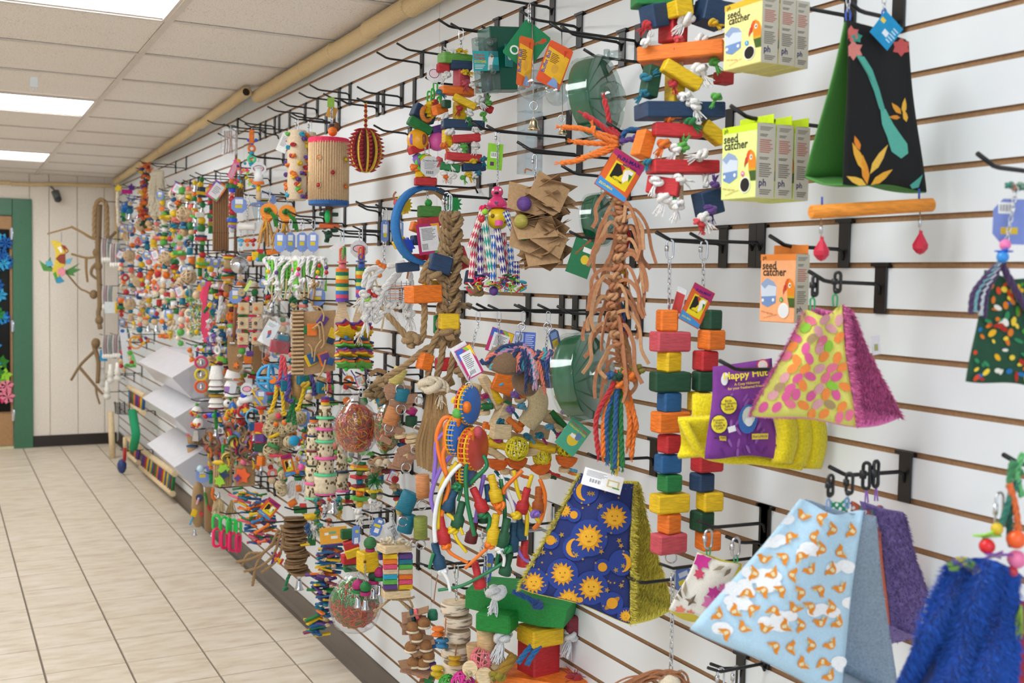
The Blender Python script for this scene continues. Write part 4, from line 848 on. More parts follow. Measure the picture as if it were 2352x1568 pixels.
# ---- hooks
HOOKS = [(1268, 18, 1080, 'black peg hook above the green foraging cards at the top edge'), (1330, 62, 1195, 'black peg hook holding the acrylic bell toys'), (1428, 98, 1288, 'black peg hook in front of the upper green foraging wheel'), (1140, 78, 1006, 'black peg hook holding the smaller block and rope toy'),
 (1018, 126, 911, 'black peg hook, upper of two empty ones left of the green drawer box'), (968, 145, 865, 'black peg hook, lower of two empty ones left of the green drawer box'), (922, 222, 820, 'empty black peg hook above the red spiky ball'), (866, 246, 776, 'black peg hook holding the red and yellow spiky ball'), (803, 215, 711, 'black peg hook just above the corrugated cylinder toy'), (778, 232, 686, 'empty black peg hook left of the corrugated cylinder hook'),
 (728, 250, 642, 'empty black peg hook between the bamboo and the corrugated cylinder'), (700, 262, 614, 'black peg hook above the knotted cylinder toy'), (748, 275, 664, 'black peg hook holding the knotted cylinder toy'), (1330, 355, 1188, 'black peg hook holding the paper squares toy'), (1440, 410, 1290, 'empty black peg hook left of the bird toys card'), (1240, 310, 1082, 'black peg hook holding the pink duck toy'),
 (940, 307, 858, 'black peg hook pointing at the plastic ball toy'), (1128, 455, 1010, 'black peg hook holding the big paper braid toy'), (1075, 330, 958, 'black peg hook holding the grey round tag toy'), (1212, 714, 1094, 'black peg hook holding the two rainbow tagged chains'), (1320, 718, 1190, 'black peg hook holding the coconut shell toy'), (1440, 722, 1280, 'black peg hook behind the leather strip toy'), (1062, 705, 952, 'black peg hook behind the yellow braid block'),
 (918, 480, 817, 'black peg hook above the white rope cage toy'), (872, 485, 823, 'second black peg hook above the white rope cage toy'), (836, 545, 740, 'black peg hook holding the foam ring paddle'), (870, 540, 775, 'black peg hook holding the shorter foam ring paddle'), (720, 505, 640, 'black peg hook holding the blue drop tags'), (745, 500, 665, 'second black peg hook holding the blue drop tags'), (904, 800, 805, 'black peg hook beside the star stack toy'), (840, 905, 745, 'black peg hook holding the loofah towers'),
 (876, 880, 790, 'black peg hook holding the orange confetti bag'), (1040, 1130, 870, 'black peg hook crossing below the leather ring toy'), (1120, 1296, 975, 'black peg hook holding the birch slice toy'), (1190, 1338, 1040, 'black peg hook holding the big green block toy'), (905, 1202, 800, 'black peg hook behind the yellow cube toy'), (830, 1195, 735, 'black peg hook above the rainbow slat cascade'), (600, 1085, 520, 'black peg hook holding the pink and green links'), (615, 1105, 560, 'upper black peg hook left of the loofah towers'), (630, 1120, 575, 'lower black peg hook left of the loofah towers'),
 (1500, 1050, 1350, 'black peg hook behind the rope tail of the leather toy'), (640, 700, 560, 'black peg hook holding the plain wooden cube toy'), (700, 690, 632, 'black peg hook holding the bagged cubes'), (655, 860, 560, 'black peg hook holding the round grey tag'), (700, 925, 620, 'black peg hook holding the wicker and rope toy'), (575, 320, 500, 'black peg hook holding the clear bag of leather'), (545, 290, 476, 'upper black peg hook beneath the bamboo pole'), (630, 290, 550, 'black peg hook holding the orange plastic chain'), (640, 310, 593, 'empty black peg hook right of the orange plastic chain'), (650, 365, 570, 'black peg hook holding the round pink label')]
for a in HOOKS: hook(*a)
hook(925, 1165, 808, 'chrome double wire hook holding the yellow cube toy', CHR, up=.012)
hook(1260, 1215, 1066, 'chrome wire hook behind the finger dowel toy', CHR, up=.012)
# ---- big block and rope toy
t = T('block_rope_toy', 'tall block and knotted rope toy with wide orange plank, cut by the top edge', 'bird toy', 1568, -10, -.22, 'wood block bird toys')
for q in (('green', 1520, 2, 134, 34, 4, 60, 8), ('navy', 1502, 38, 46, 52, -20, 50, 35, 0, -14), ('yellow', 1562, 20, 46, 36, -36, 40, 25, 0, -12), ('navy', 1634, 32, 66, 56, 0, 60, 20, 0, 12), ('red', 1546, 62, 50, 74, 8, 50, 35), ('red', 1538, 50, 36, 26, 22, 30, 20), ('orange', 1568, 124, 196, 34, 0, 90, -18, 0, -3), ('yellow', 1565, 173, 98, 30, -34, 30, 14, 0, 26), ('dgreen', 1494, 188, 34, 72, -20, 34, 25, 0, 10), ('red', 1662, 180, 40, 28, 10, 30, 30),
          ('yellow', 1550, 205, 36, 80, 10, 36, 30), ('navy', 1561, 256, 196, 36, 0, 80, 16, 0, -3), ('red', 1555, 300, 112, 30, -24, 34, 10, 0, 1), ('yellow', 1636, 306, 62, 32, 0, 30, 20, 0, 32), ('orange', 1478, 332, 36, 62, -14, 36, 30, 0, 18), ('red', 1568, 384, 160, 30, -6, 60, 14, 0, -2), ('red', 1524, 428, 74, 40, -16, 40, -16, 0, 8), ('navy', 1626, 466, 56, 56, -6, 46, 25, 0, -16)): t.blk(*q, bev=2.5)
t.cyl('nat', (1565, -20, 6), (1565, 470, 6), 5, name='core_rope', k='rope')
knots(t, (('white', 1577, 45, 17), ('white', 1484, 98, 11, (.6, -1)), ('red', 1488, 58, 11, (-1, .9)), ('yellow', 1638, 52, 10, (1, .6)), ('white', 1610, 92, 14, (.8, .6)), ('#e0484e', 1560, 90, 10), ('white', 1606, 162, 17), ('lgreen', 1640, 142, 11, (.5, 1)), ('teal', 1484, 178, 12, (1, -.5)), ('teal', 1480, 214, 11, (-.8, .7)), ('red', 1545, 192, 10, (.3, 1)), ('white', 1574, 222, 15, (.8, .7)), ('white', 1592, 240, 16, (.5, 1)), ('lgreen', 1646, 222, 11, (-.3, 1)), ('orange', 1538, 274, 10, (1, -.5)), ('green', 1586, 280, 12, (.5, .4)), ('orange', 1526, 330, 14), ('white', 1552, 340, 13), ('lgreen', 1568, 338, 13, (.3, -1)), ('white', 1612, 356, 14, (-1, .3)),
          ('white', 1508, 416, 14), ('white', 1560, 412, 13, (1, .4)), ('white', 1526, 455, 16, (-.4, 1)), ('white', 1555, 470, 16), ('green', 1544, 458, 9), ('white', 1618, 500, 14), ('purple', 1632, 480, 13), ('red', 1612, 516, 9), ('#e0484e', 1602, 508, 9), ('purple', 1642, 424, 10, (0, -1)), ('green', 1515, 375, 8), ('teal', 1488, 372, 9)), -34)
t.rope('white', [(1620, 400, -10), (1622, 430, -12)], 8)
# ---- smaller block and rope toy
t = T('block_rope_toy', 'smaller block and rope toy topped by a light green block, on a silver clip', 'bird toy', 1059, 68, -.18, 'wood block bird toys')
t.clip(1059, 88, 10, 44)
for q in (('#6aa84a', 1045, 137, 72, 24, 0, 40, 30), ('red', 1018, 156, 28, 20, -8, 20, 20), ('navy', 1058, 151, 50, 20, -8, 26, 15), ('rose', 1060, 180, 30, 44, 2, 30, 35), ('orange', 1050, 210, 80, 18, 0, 34, 25), ('yellow', 1067, 234, 56, 16, -20, 16, 12, 0, 24), ('yellow', 1056, 262, 26, 56, 4, 24, 30), ('dgreen', 1025, 239, 18, 18, -14, 18, 30), ('red', 1118, 248, 30, 16, 0, 14, 20, 0, 22), ('orange', 1010, 250, 34, 22, 4, 20, 40, 0, -20), ('navy', 1063, 287, 96, 20, 0, 40, 15), ('red', 1071, 318, 64, 18, -14, 20, 12, 0, -6), ('yellow', 1028, 318, 22, 40, 0, 20, 30), ('red', 1064, 362, 82, 18, -6, 34, 12, 0, 2), ('green', 1034, 384, 46, 18, -10, 20, 10, 0, 8), ('navy', 1088, 384, 54, 18, -8, 22, 20, 0, -4)): t.blk(*q, bev=1.8)
knots(t, (('white', 1038, 120, 8, (-1, -.3)), ('yellow', 1056, 116, 7, (1, .2)), ('white', 1026, 172, 9), ('yellow', 1068, 165, 8, (1, .4)), ('rose', 1070, 190, 8), ('white', 1088, 195, 9), ('teal', 1010, 212, 7, (1, .8)), ('white', 1102, 230, 10), ('lgreen', 1122, 236, 7, (0, -1)), ('lgreen', 1110, 262, 7, (.3, 1)), ('white', 1022, 268, 9), ('white', 1078, 258, 9), ('red', 1055, 248, 7), ('green', 1076, 274, 7), ('white', 1034, 302, 10, (.8, .8)), ('white', 1092, 298, 8, (1, .5)), ('orange', 1020, 334, 8, (.6, 1)), ('white', 1046, 338, 9), ('lgreen', 1066, 336, 9), ('white', 1092, 334, 9), ('rose', 1010, 366, 7), ('white', 1032, 372, 9), ('yellow', 1088, 370, 8, (-1, .4)), ('teal', 1110, 365, 7), ('white', 1020, 398, 8), ('orange', 1024, 406, 6), ('white', 1040, 405, 8), ('yellow', 1076, 400, 8), ('teal', 1098, 398, 7, (-.6, .7)), ('lgreen', 1064, 408, 6), ('white', 1090, 404, 7)), -18)
t.plate('#e8e8ea', 997, 169, 34, 42, -6, 0, 20, corner=10, deco=[('o', '#6d6068', 0, 0, .72, .5), ('o', '#f0d8e0', 0, 0, .62, .42)])
# ---- green drawer box
t = T('foraging_box', 'dark green foraging box with clear drawers at the top of the wall', 'bird toy', 1130, 75, -.12, 'green foraging toys')
t.blk('#0f5a48', 1152, 138, 86, 142, 20, 60, 30, 0, -6, 'case', 2, 'plastic')
for i in range(2):
    for j in range(2): t.blk('#cfe0e0', 1100+i*28+j*6, 110+j*72, 26, 62 if j else 44, -24, 22, 30, 0, -6, 'drawer', 2, 'clear'); t.ball('#e4ecec', 1098+i*28+j*6, 98+j*66, 8, -38, name='knob', k='clear')
t.plate('#3ab0b8', 1116, 140, 66, 44, -40, -6, 30, deco=[('t', 'Creative\nForaging', '#c8462a', -.5, .45, 8, True), ('t', 'SYSTEMS', '#e0d21e', -.45, -.1, 8, True), ('p', '#f2f4f4', [(.1, -.9), (.2, .3), (.4, .8), (.65, .5), (.5, -.2), (.45, -.9)]), ('p', '#d88a3a', [(.4, .55), (.7, .5), (.45, .3)]), ('ln', '#e8f0f0', -.9, -.35, -.1, -.85, 3)])
t.plate('#2a8a88', 1170, 128, 40, 50, -14, -6, 62, deco=[('o', '#dfe8e8', 0, 0, .5, .4)])
# ---- cards and acrylic bell toys
def acard(t, x, y, w, h, ang, base, rz, d=-18, green=False):
    t.plate(base, x, y, w, h, d, ang, rz, 1, 'tag', corner=4, deco=([('t', 'Creative Foraging', '#c8502a', .2, .1, 11, True, 60), ('o', '#d8e0d8', -.45, -.55, .3, .22), ('o', base, -.45, -.55, .2, .14), ('p', '#c83a2a', [(.5, .7), (.8, .8), (.75, .5)])] if green else [('p', '#e8b02a', [(-.9, -.5), (.9, -.7), (.9, .55), (-.9, .7)]), ('o', '#d8a03a', .1, -.15, .3, .22), ('p', '#7f9fd0', [(-.1, -.95), (.2, -.55), (.55, -.6), (.85, -.95)]), ('ln', '#5a3a1a', -.5, .5, .2, .05, 6), ('t', 'Buffet Ball', '#3a4a9a', -.72, .0, 13, True, 90), ('p', '#c83a1e', [(.3, .8), (.6, .85), (.5, .5)])]))
t = T('acrylic_bell_toy', 'clear acrylic ball toy with bell below an orange card, front one', 'bird toy', 1222, 90, -.24, 'acrylic ball bell toys')
t.chain([(1216, 10, 0), (1216, 52, 0)], 7); t.cyl('silver', (1222, 50, 0), (1226, 262, 0), 1.6, name='wire', k='metal'); acard(t, 1206, 142, 40, 112, 4, '#d8622a', 35)
acard(t, 1210, 104, 74, 96, 35, '#1f7a4c', 10, 8, True)
t.ball('#eef4f6', 1224, 196, 36, name='acrylic_ball', k='clear', n=24); t.ring('silver', 1226, 243, 9, 1.6, sz=1.1); t.bell(1226, 274, 30, 24, col='#d8c8a8')
t = T('acrylic_bell_toy', 'clear acrylic ball toy with small bell behind an orange card', 'bird toy', 1290, 70, -.2, 'acrylic ball bell toys')
t.cyl('silver', (1290, 62, 0), (1292, 280, 0), 1.2, name='wire', k='metal'); acard(t, 1274, 150, 62, 100, 20, '#d8562a', 20)
t.ball('#eef4f6', 1280, 215, 28, 6, name='acrylic_ball', k='clear', n=22); t.ring('silver', 1290, 272, 8, 1.2, k='metal'); t.bell(1292, 288, 22, 20, col='#d8c8a8')
t = T('acrylic_tower', 'clear acrylic stacked box tower behind the bell toys', 'bird toy', 1215, 190, -.09, 'green foraging toys')
for y0, h in ((195, 62), (258, 48), (308, 92)): t.blk('#e6eef2', 1217, y0+h/2, 46, h, 0, 40, 30, name='acrylic_box', k='clear', bev=1)
# ---- green foraging wheels
def wheel(label, cx, cy, rx, ry, X, ang, hub, arm=None):
    t = T('foraging_toy', label, 'bird toy', cx, cy-ry, X, 'green foraging toys'); R = rotm(0, math.radians(ang), 0) @ Matrix.Rotation(math.radians(58), 3, 'Z') @ Matrix.Rotation(PI/2, 3, 'X')
    c = t.L((cx, cy, 0)); dep = rx*.95; t.put(MB().lathe(c, [(0, -dep*.5), (ry*.93, -dep*.5), (ry*.95, -dep*.2), (ry*.93, dep*.42), (0, dep*.45)], 30, R, cap=False), 'drum', mat('#0a6a4a', 'plastic')) 
    for i in range(6):
        a = i*PI/3+.3; p0 = c+R@V((0, 0, 0)); dv = R@V((math.cos(a), math.sin(a), 0)); t.put(MB().box(c+dv*ry*.46, ry*.88, 1.6, dep*.8, R @ Matrix.Rotation(a, 3, 'Z')), 'divider', mat('#12805a', 'plastic'))
    t.put(MB().lathe(c, [(ry*.2, dep*.62), (ry*.97, dep*.6), (ry, dep*.5), (ry, -dep*.5), (ry*1.02, -dep*.55)], 30, R, cap=False), 'clear_housing', mat('#e2eeea', 'clear'))
    t.put(MB().lathe(c+R@V((ry*.1, -ry*.1, 0)), [(0, dep*1.25), (ry*.3, dep*1.2), (ry*.4, dep*1.0), (ry*.42, dep*.6)], 22, R, cap=False), 'dispenser_cap', mat('#e2eeea', 'clear'))
    b = t.L(arm or (cx+rx*.6, cy-ry*1.02, 10)); t.put(MB().cyl(b, b+V((24, 10, 4)), 11, n=14).cyl(b+V((-6, 0, 14)), b+V((-6, 0, -16)), 7, n=10), 'wing_screw', mat('#dfe8e8', 'clear'))
    for y in hub: t.ring('#dfe8e6', cx-rx*.55, y, ry*.16, 1.4, -dep*.9, rz=50, k='clear', name='grip')
    return t
wheel('large green foraging wheel in clear housing near the ceiling hooks', 1368, 222, 52, 92, -.13, -8, (200,))
wheel('small green foraging wheel half hidden behind the leather strips', 1374, 505, 30, 62, -.07, -8, ())
t = wheel('large green foraging wheel in clear housing beside the leather strips', 1340, 866, 56, 104, -.15, -10, (830, 880), (1352, 752, 20)); t.plate('#4fa888', 1316, 1003, 58, 72, -40, 38, 20, name='tag', deco=[('t', 'Creative Foraging', '#c8502a', 0, .72, 7, True), ('t', 'FORAGING WHEEL', '#e8d83a', 0, .5, 6, True), ('o', '#e8c83a', .1, -.15, .5, .4), ('o', '#6a7fb0', .35, .2, .25, .25), ('#f2f2f2', -.3, -.05, .15, .18)]); t.tube('#e8eaea', [(1310, 918, -30), (1308, 960, -38)], .8, 'string')
t = T('card_tag', 'green foraging card hanging under the small green wheel', 'tag', 1335, 545, -.14, 'green foraging toys'); t.plate('#2f7a52', 1336, 592, 58, 84, 0, 18, 20, deco=[('t', 'Creative Foraging', '#c8502a', -.2, .6, 7, True, 60), ('o', '#e8c83a', .3, -.05, .36, .26), ('#f2f2f2', -.1, .35, .6, .62)])
# ---- leather strip toy
t = T('leather_strip_toy', 'long leather strip toy with multicoloured rope tail and orange rope top', 'bird toy', 1424, 300, -.26, 'leather bird toys')
for c, pts in (('orange', [(1420, 318, -10), (1380, 308, -16), (1335, 295, -20), (1290, 292, -22)]), ('orange', [(1418, 330, -12), (1370, 350, -20), (1330, 368, -24), (1288, 374, -26)]), ('orange', [(1420, 325, -8), (1375, 330, -18), (1318, 325, -20)]), ('orange', [(1420, 332, -12), (1390, 350, -20), (1335, 362, -22)]), ('red', [(1422, 315, -8), (1395, 300, -12), (1370, 280, -14), (1340, 262, -14)]), ('red', [(1424, 312, -4), (1402, 290, -8), (1396, 260, -8), (1388, 228, -8)]), ('blue', [(1426, 318, -4), (1440, 300, -8), (1462, 298, -10), (1480, 310, -10)]), ('purple', [(1424, 326, -14), (1445, 320, -18), (1468, 322, -18), (1478, 318, -16)]), ('blue', [(1420, 320, -4), (1400, 305, -4), (1380, 300, -4)]), ('orange', [(1420, 330, -14), (1370, 310, -22), (1362, 290, -24)]), ('dgreen', [(1420, 334, -10), (1390, 345, -12), (1370, 350, -12)])):
    o = t.rope(c, pts, 6.5); e = pts[-1]; p = pts[-2]; t.fringe(c, e[0], e[1], 16, .4, 8, 1.2, e[2], 'frayed_end', (e[0]-p[0], e[1]-p[1]), par=o)
t.link(1428, 315, 13, 36, 2); t.knot('purple', 1470, 318, 14, -18); funmax(t, 1424, 402, 84, 98, 30, 12, -30)
rd = random.Random(31); stem = lambda y: 1412+14*math.sin((y-430)/60)+(y-430)*.03
t.rope('leather', [(1422, 440, 0), (1416, 560, 0), (1420, 700, 0), (1422, 830, 0)], 9, 'leather_core', 'leather')
for i in range(44):
    y = 452+i*9; x0 = stem(y); sg = -1 if i % 2 else 1; rch = rd.uniform(18, 62); ln = rd.uniform(50, 130); d = rd.uniform(-46, 6); x1 = x0+sg*rch; yt = y-rd.uniform(2, 26)
    if sg > 0 and y > 760: rch *= .5; x1 = x0+rch
    t.strip('leather' if i % 3 else 'tan', [(x0, y, d*.3), (x0+sg*rch*.55, yt, d*.8), (x1, y+ln*.25, d), (x1+sg*rd.uniform(-4, 14), y+ln*.7, d), (x1+sg*rd.uniform(-8, 22), y+ln, d)], rd.uniform(10, 14), 2.4)
for i in range(16): t.knot('leather' if i % 2 else 'tan', stem(460+i*22), 460+i*22, 12, -14, 'leather_knot', 'leather')
for i, c in enumerate(('blue', 'red', 'yellow', 'orange', 'dgreen', 'blue', 'red', 'yellow')): t.rope(c, [(1428+6*math.sin(i), 470+i*44, 4), (1438+8*math.sin(i*2.1), 500+i*44, 8), (1430, 540+i*44, 4)], 6)
for i, (c, x, y1) in enumerate((('dgreen', 1420, 1082), ('green', 1408, 1090), ('green', 1430, 1085), ('blue', 1395, 1070), ('blue', 1412, 1088), ('orange', 1385, 1060), ('orange', 1450, 1062), ('orange', 1442, 1040), ('red', 1375, 1058), ('orange', 1462, 1000), ('yellow', 1416, 1092))): 
    o = t.rope(c, [(1426+rd.uniform(-10, 18), 850, rd.uniform(-8, 8)), (1424+(x-1424)*.4, 890, rd.uniform(-14, 4)), (x+rd.uniform(-6, 6), 960, rd.uniform(-14, 4)), (x, y1-12, rd.uniform(-12, 0))], 6.5); t.fringe(c, x, y1-14, 16, .3, 7, 1.1, -6, 'frayed_end', par=o)
for c, x, y, R in (('orange', 1446, 862, 17), ('oliv', 1464, 850, 14), ('dgreen', 1418, 866, 14), ('orange', 1428, 880, 14), ('blue', 1402, 862, 11)): t.knot(c, x, y, R, -8)
# ---- block towers
def tower(label, x, y0, X, cols, lks):
    t = T('block_tower', label, 'bird toy', x, y0, X, 'wood block towers'); t.link(x+2, y0+22, 15, 44, 2.4); t.chain([(x+1, y0+44, 0), (x, lks, 0)], 8, 14); return t
t = tower('taller tower of dyed wooden blocks on a chain, crimson block lowest', 1537, 550, -.2, None, 708)
for c, cx, cy, w, h, rz in (('orange', 1532, 736, 50, 50, 12), ('rose', 1539, 784, 104, 46, 24), ('yellow', 1537, 830, 54, 46, 35), ('dgreen', 1539, 876, 104, 46, 15), ('blue', 1537, 923, 54, 46, 24), ('orange', 1540, 968, 100, 48, 24), ('red', 1538, 1018, 54, 42, 30), ('blue', 1534, 1064, 64, 42, 20), ('green', 1538, 1108, 56, 40, 28), ('yellow', 1538, 1154, 102, 44, 24), ('orange', 1537, 1200, 52, 46, 35), ('rose', 1536, 1246, 92, 46, 28)):
    dd = 40 if w < 80 else 44; t.blk(c, cx, cy, w*.86, h, -4, dd, rz, bev=4)
t.ring('silver', 1541, 1280, 13, 1.8); t.cyl('silver', (1537, 700, 0), (1537, 1270, 0), 2, name='core_wire', k='metal')
t = tower('shorter tower of dyed wooden blocks half behind the taller tower', 1615, 552, -.14, None, 712)
for c, cx, cy, w, h, rz in (('dgreen', 1632, 734, 46, 46, 30), ('orange', 1634, 780, 62, 46, 30), ('red', 1620, 828, 56, 46, 25), ('dgreen', 1626, 875, 78, 46, 15), ('yellow', 1606, 922, 50, 46, 30), ('blue', 1620, 968, 56, 46, 25), ('orange', 1624, 1012, 60, 46, 25), ('red', 1624, 1060, 80, 44, 25), ('navy', 1612, 1106, 54, 42, 30), ('yellow', 1630, 1150, 62, 44, 20), ('dgreen', 1612, 1195, 52, 46, 30), ('orange', 1626, 1240, 58, 44, 20)): t.blk(c, cx, cy, w*.84, h, 0, 44, rz, bev=4)
t.cyl('silver', (1620, 705, 0), (1620, 1262, 0), 2, name='core_wire', k='metal')
t.plate('#c8ccd0', 1560, 690, 30, 60, -4, 18, -50, deco=[('#b03a3a', -.9, -.9, .9, .6)]); funmax(t, 1600, 702, 58, 92, 26, 18, -18)
# ---- paper squares toy
t = T('paper_square_toy', 'brown paper squares toy with purple and olive beads', 'bird toy', 1228, 350, -.22, 'paper and cardboard bird toys')
t.link(1228, 372, 9, 34, 1.6); t.chain([(1230, 388, 0), (1230, 430, 0)], 6)
rd = random.Random(9); 
for i in range(40):
    y = 440+i*3.4+(8 if i > 14 else 0); a = i*.55; w = rd.uniform(84, 104); ds = (i % 5-2)*7
    t.put(MB().prism([(-w/2, -w/2), (w/2, -w/2), (w/2, w/2), (-w/2, w/2)], .9, t.L((1234+(14 if i < 12 else 4)+rd.uniform(-10, 16)+i*.2, y+rd.uniform(-8, 8), ds)), rotm(rd.uniform(.9, 1.5), rd.uniform(-.6, .6), a)), 'paper_square', mat('card' if i % 3 else '#a27c55', 'card'))
for x, y, w, ang, rx in ((1210, 458, 92, 12, 20), (1262, 440, 86, 28, 10), (1226, 520, 96, -6, 40), (1216, 552, 96, 18, 30), (1262, 548, 84, 30, 20), (1244, 580, 80, -8, 20)): t.plate('card', x, y, w, w*.72, -50, ang, 20, .9, 'paper_square', 'card', rx=-rx)
t.ball('purple', 1204, 468, 17, -66); t.ball('#a89f45', 1197, 508, 16, -66); t.ball('green', 1198, 548, 12, -50); t.strip('leather', [(1222, 392, -4), (1208, 388, -8), (1206, 398, -8)], 5)
# ---- pink duck toy
t = T('duck_finger_trap_toy', 'pink rubber duck toy with woven finger trap tubes', 'bird toy', 1143, 302, -.2, 'plastic bird toys')
t.link(1143, 318, 8, 30, 1.4); t.chain([(1143, 334, 0), (1143, 428, 0)], 5); t.plate('#8cc83a', 1137, 360, 36, 60, 4, 3, 15, deco=[('#f0f2ee', -.6, -.1, .5, .35), ('bar', -.5, 0, .4, .3), ('#5a3a5a', -.6, -.7, -.1, -.4)])
du = MB().lathe(t.L((1142, 478, 0)), [(0, 0), (20, 1), (24, 8), (20, 18), (12, 24), (10, 28), (0, 30)], 18); du.ball(t.L((1142, 441, -1)), 14, 1, 16); t.put(du, 'duck_body', mat('#e0407a', 'plastic')); t.put(MB().ball(t.L((1140, 443, -14)), 6, .6, 8, sy=1.4), 'duck_bill', mat('#2a1a20', 'plastic'))
for x in (1133, 1149): t.ball('white', x, 436, 3, -12, name='eye', k='plastic')
t.poly('#5a2a5a', shp(1140, 466, 5, [(0, -1), (-1, .2), (-.6, .8), (0, .4), (.6, .8), (1, .2)]), 1, -24, 'heart', 'plastic'); t.star('#c83a8a', 1142, 478, 34, 14, 7, 3, rx=80, k='plastic', name='frill')
t.ball('#e8c81e', 1144, 502, 26, k='plastic', name='wiffle_ball', n=18)
for x, y in ((1132, 496), (1150, 490), (1142, 512), (1160, 508)): t.ball('#8a6a10', x, y, 5, -22 if x < 1150 else -16, name='ball_hole', k='plastic', n=8)
def trap(x0, y0, x1, y1, c, d, r=8):
    a, b = t.L((x0, y0, d)), t.L((x1, y1, d)); mb = MB(); n = 9; q = b-a; R = q.to_track_quat('Z', 'Y').to_matrix(); k = 8; A = mat('#e9e4da', 'card'); B_ = mat(c, 'card')
    rings = [[a+q*(i/n)+R@V((r*math.cos(2*PI*(j+.5*(i % 2))/k), r*math.sin(2*PI*(j+.5*(i % 2))/k), 0)) for j in range(k)] for i in range(n+1)]
    for i in range(n-1 if False else n):
        mb.use(A if i % 2 else B_); vs = rings[i]+rings[i+1]; fs = []
        for j in range(k):
            o = (j+(1 if i % 2 else 0)) % k
            fs.append((j, (j+1) % k, k+(o+(0 if i % 2 else 0)) % k)); 
        mb.add(vs, fs, True); mb.use(B_ if i % 2 else A); mb.add(vs, [((j+1) % k, k+(j+1+(1 if i % 2 else 0)) % k, k+(j+(1 if i % 2 else 0)) % k) for j in range(k)], True)
    return t.put(mb, 'finger_trap_tube', None)
for q in ((1110, 480, 1080, 570, '#c83a5a', -20), (1112, 498, 1128, 625, '#1f9a90', -28), (1092, 540, 1082, 640, '#c83a5a', -4), (1134, 540, 1132, 645, '#2a6ac0', -26), (1142, 525, 1158, 630, '#3a2f8a', -30), (1160, 486, 1180, 530, '#2a5ab0', -18), (1155, 535, 1162, 640, '#c83a5a', 0), (1100, 525, 1104, 630, '#4a2a8a', 4), (1170, 560, 1176, 630, '#2a6ac0', 2), (1186, 600, 1186, 655, '#3a2f8a', -4), (1120, 560, 1122, 640, '#c83a5a', 10)): trap(*q)
rd = random.Random(6)
for i in range(34):
    x, y = rd.uniform(1072, 1206), rd.uniform(632, 664); t.disc(rd.choice(['hot', 'orange', 'cyan', 'lime', 'red', 'purple', 'green']), x, y-4*math.cos((x-1138)/30), 9, 3, rd.uniform(-28, 6), (rd.uniform(-20, 20), rd.uniform(-20, 20)), 'plastic_button', 'plastic', n=10); t.tube(rd.choice(['hot', 'yellow', 'white', 'cyan', 'lime', 'red']), [(x, y, -14), (x+rd.uniform(-6, 6), y+6, -16), (x+rd.uniform(-14, 14), y+rd.uniform(10, 18), -14)], 1.8, 'cord_end', n=5)
t.ball('purple', 1134, 668, 11, -14); t.knot('hot', 1110, 478, 8, -20, k='plastic'); t.ball('lime', 1114, 486, 8, -24, k='plastic'); t.ball('red', 1108, 503, 9, -30, k='plastic'); t.disc('bpink', 1146, 512, 9, 12, -34, k='plastic')

# ================================================================ centre: blocks, braids, coconuts
# ---- plastic ball toy
t = T('plastic_ball_toy', 'toy with yellow plastic rattle ball and green chain, left of the small block toy', 'bird toy', 1000, 190, -.16, 'plastic bird toys')
for i, (x, y) in enumerate(((1000, 200), (994, 216), (990, 232), (1008, 235), (986, 222), (1012, 218))): t.link(x, y, 9, 24, 2.2, 0, i*50, '#3fc23a', 'plastic_link', 'plastic', False)
t.disc('#7fc0b0', 1000, 248, 20, 5, tilt=(10, -20), k='plastic'); t.star('#e8c81e', 990, 252, 20, 13, 12, 14, -6, rz=60, k='plastic', name='gear'); t.star('#e0404a', 998, 246, 18, 12, 12, 12, 0, rz=60, k='plastic', name='gear')
for q in (('navy', 972, 262, 54, 30, 0, 30, 30, 0, 22), ('green', 964, 289, 58, 20, -14, 24, 25, 0, 26), ('red', 962, 340, 50, 18, -10, 24, 30, 0, -20), ('red', 977, 417, 50, 18, -6, 30, 12), ('orange', 1000, 254, 34, 22, -4, 22, 20, 0, -18), ('purple', 1004, 300, 28, 24, 4, 20, 30, 0, -18)): t.blk(*q, bev=2)
t.ring('#e08a3a', 980, 262, 15, 6, -12, rz=50, k='wood', name='wooden_ring'); t.ball('#f0a81e', 960, 322, 26, -8, name='rattle_ball', k='plastic', n=20)
for dx, c in ((-14, 'violet'), (2, 'orange'), (14, '#8a4a2a')): t.put(MB().ball(t.L((960+dx, 320, -26)), 6, 2.2, 8), 'ball_slot', mat(c, 'plastic'))
t.ball('#e060b0', 1004, 325, 22, 4, name='rattle_ball', k='plastic', n=18); t.disc('violet', 962, 368, 17, 14, -4, (20, 60), k='plastic'); t.ball('#d8c82a', 978, 372, 20, -2, name='rattle_ball', k='plastic'); t.ring('#5ad84a', 972, 374, 16, 4, -12, rz=20, k='plastic'); t.knot('orange', 954, 385, 11, -10, k='plastic', name='plastic_bone'); t.star('#f0c81e', 972, 402, 18, 13, 9, 16, 0, rx=80, k='plastic', name='gear'); t.link(981, 340, 9, 30, 1.5, -14)
t.plate('#d8dade', 988, 382, 44, 46, -24, 0, 14, corner=12, deco=[('t', 'Creative Birds', '#5a5a60', 0, .55, 6, True), ('ln', '#9a9aa0', -.6, .4, .6, -.3, 5), ('bar', -.4, -.75, .4, -.45)])
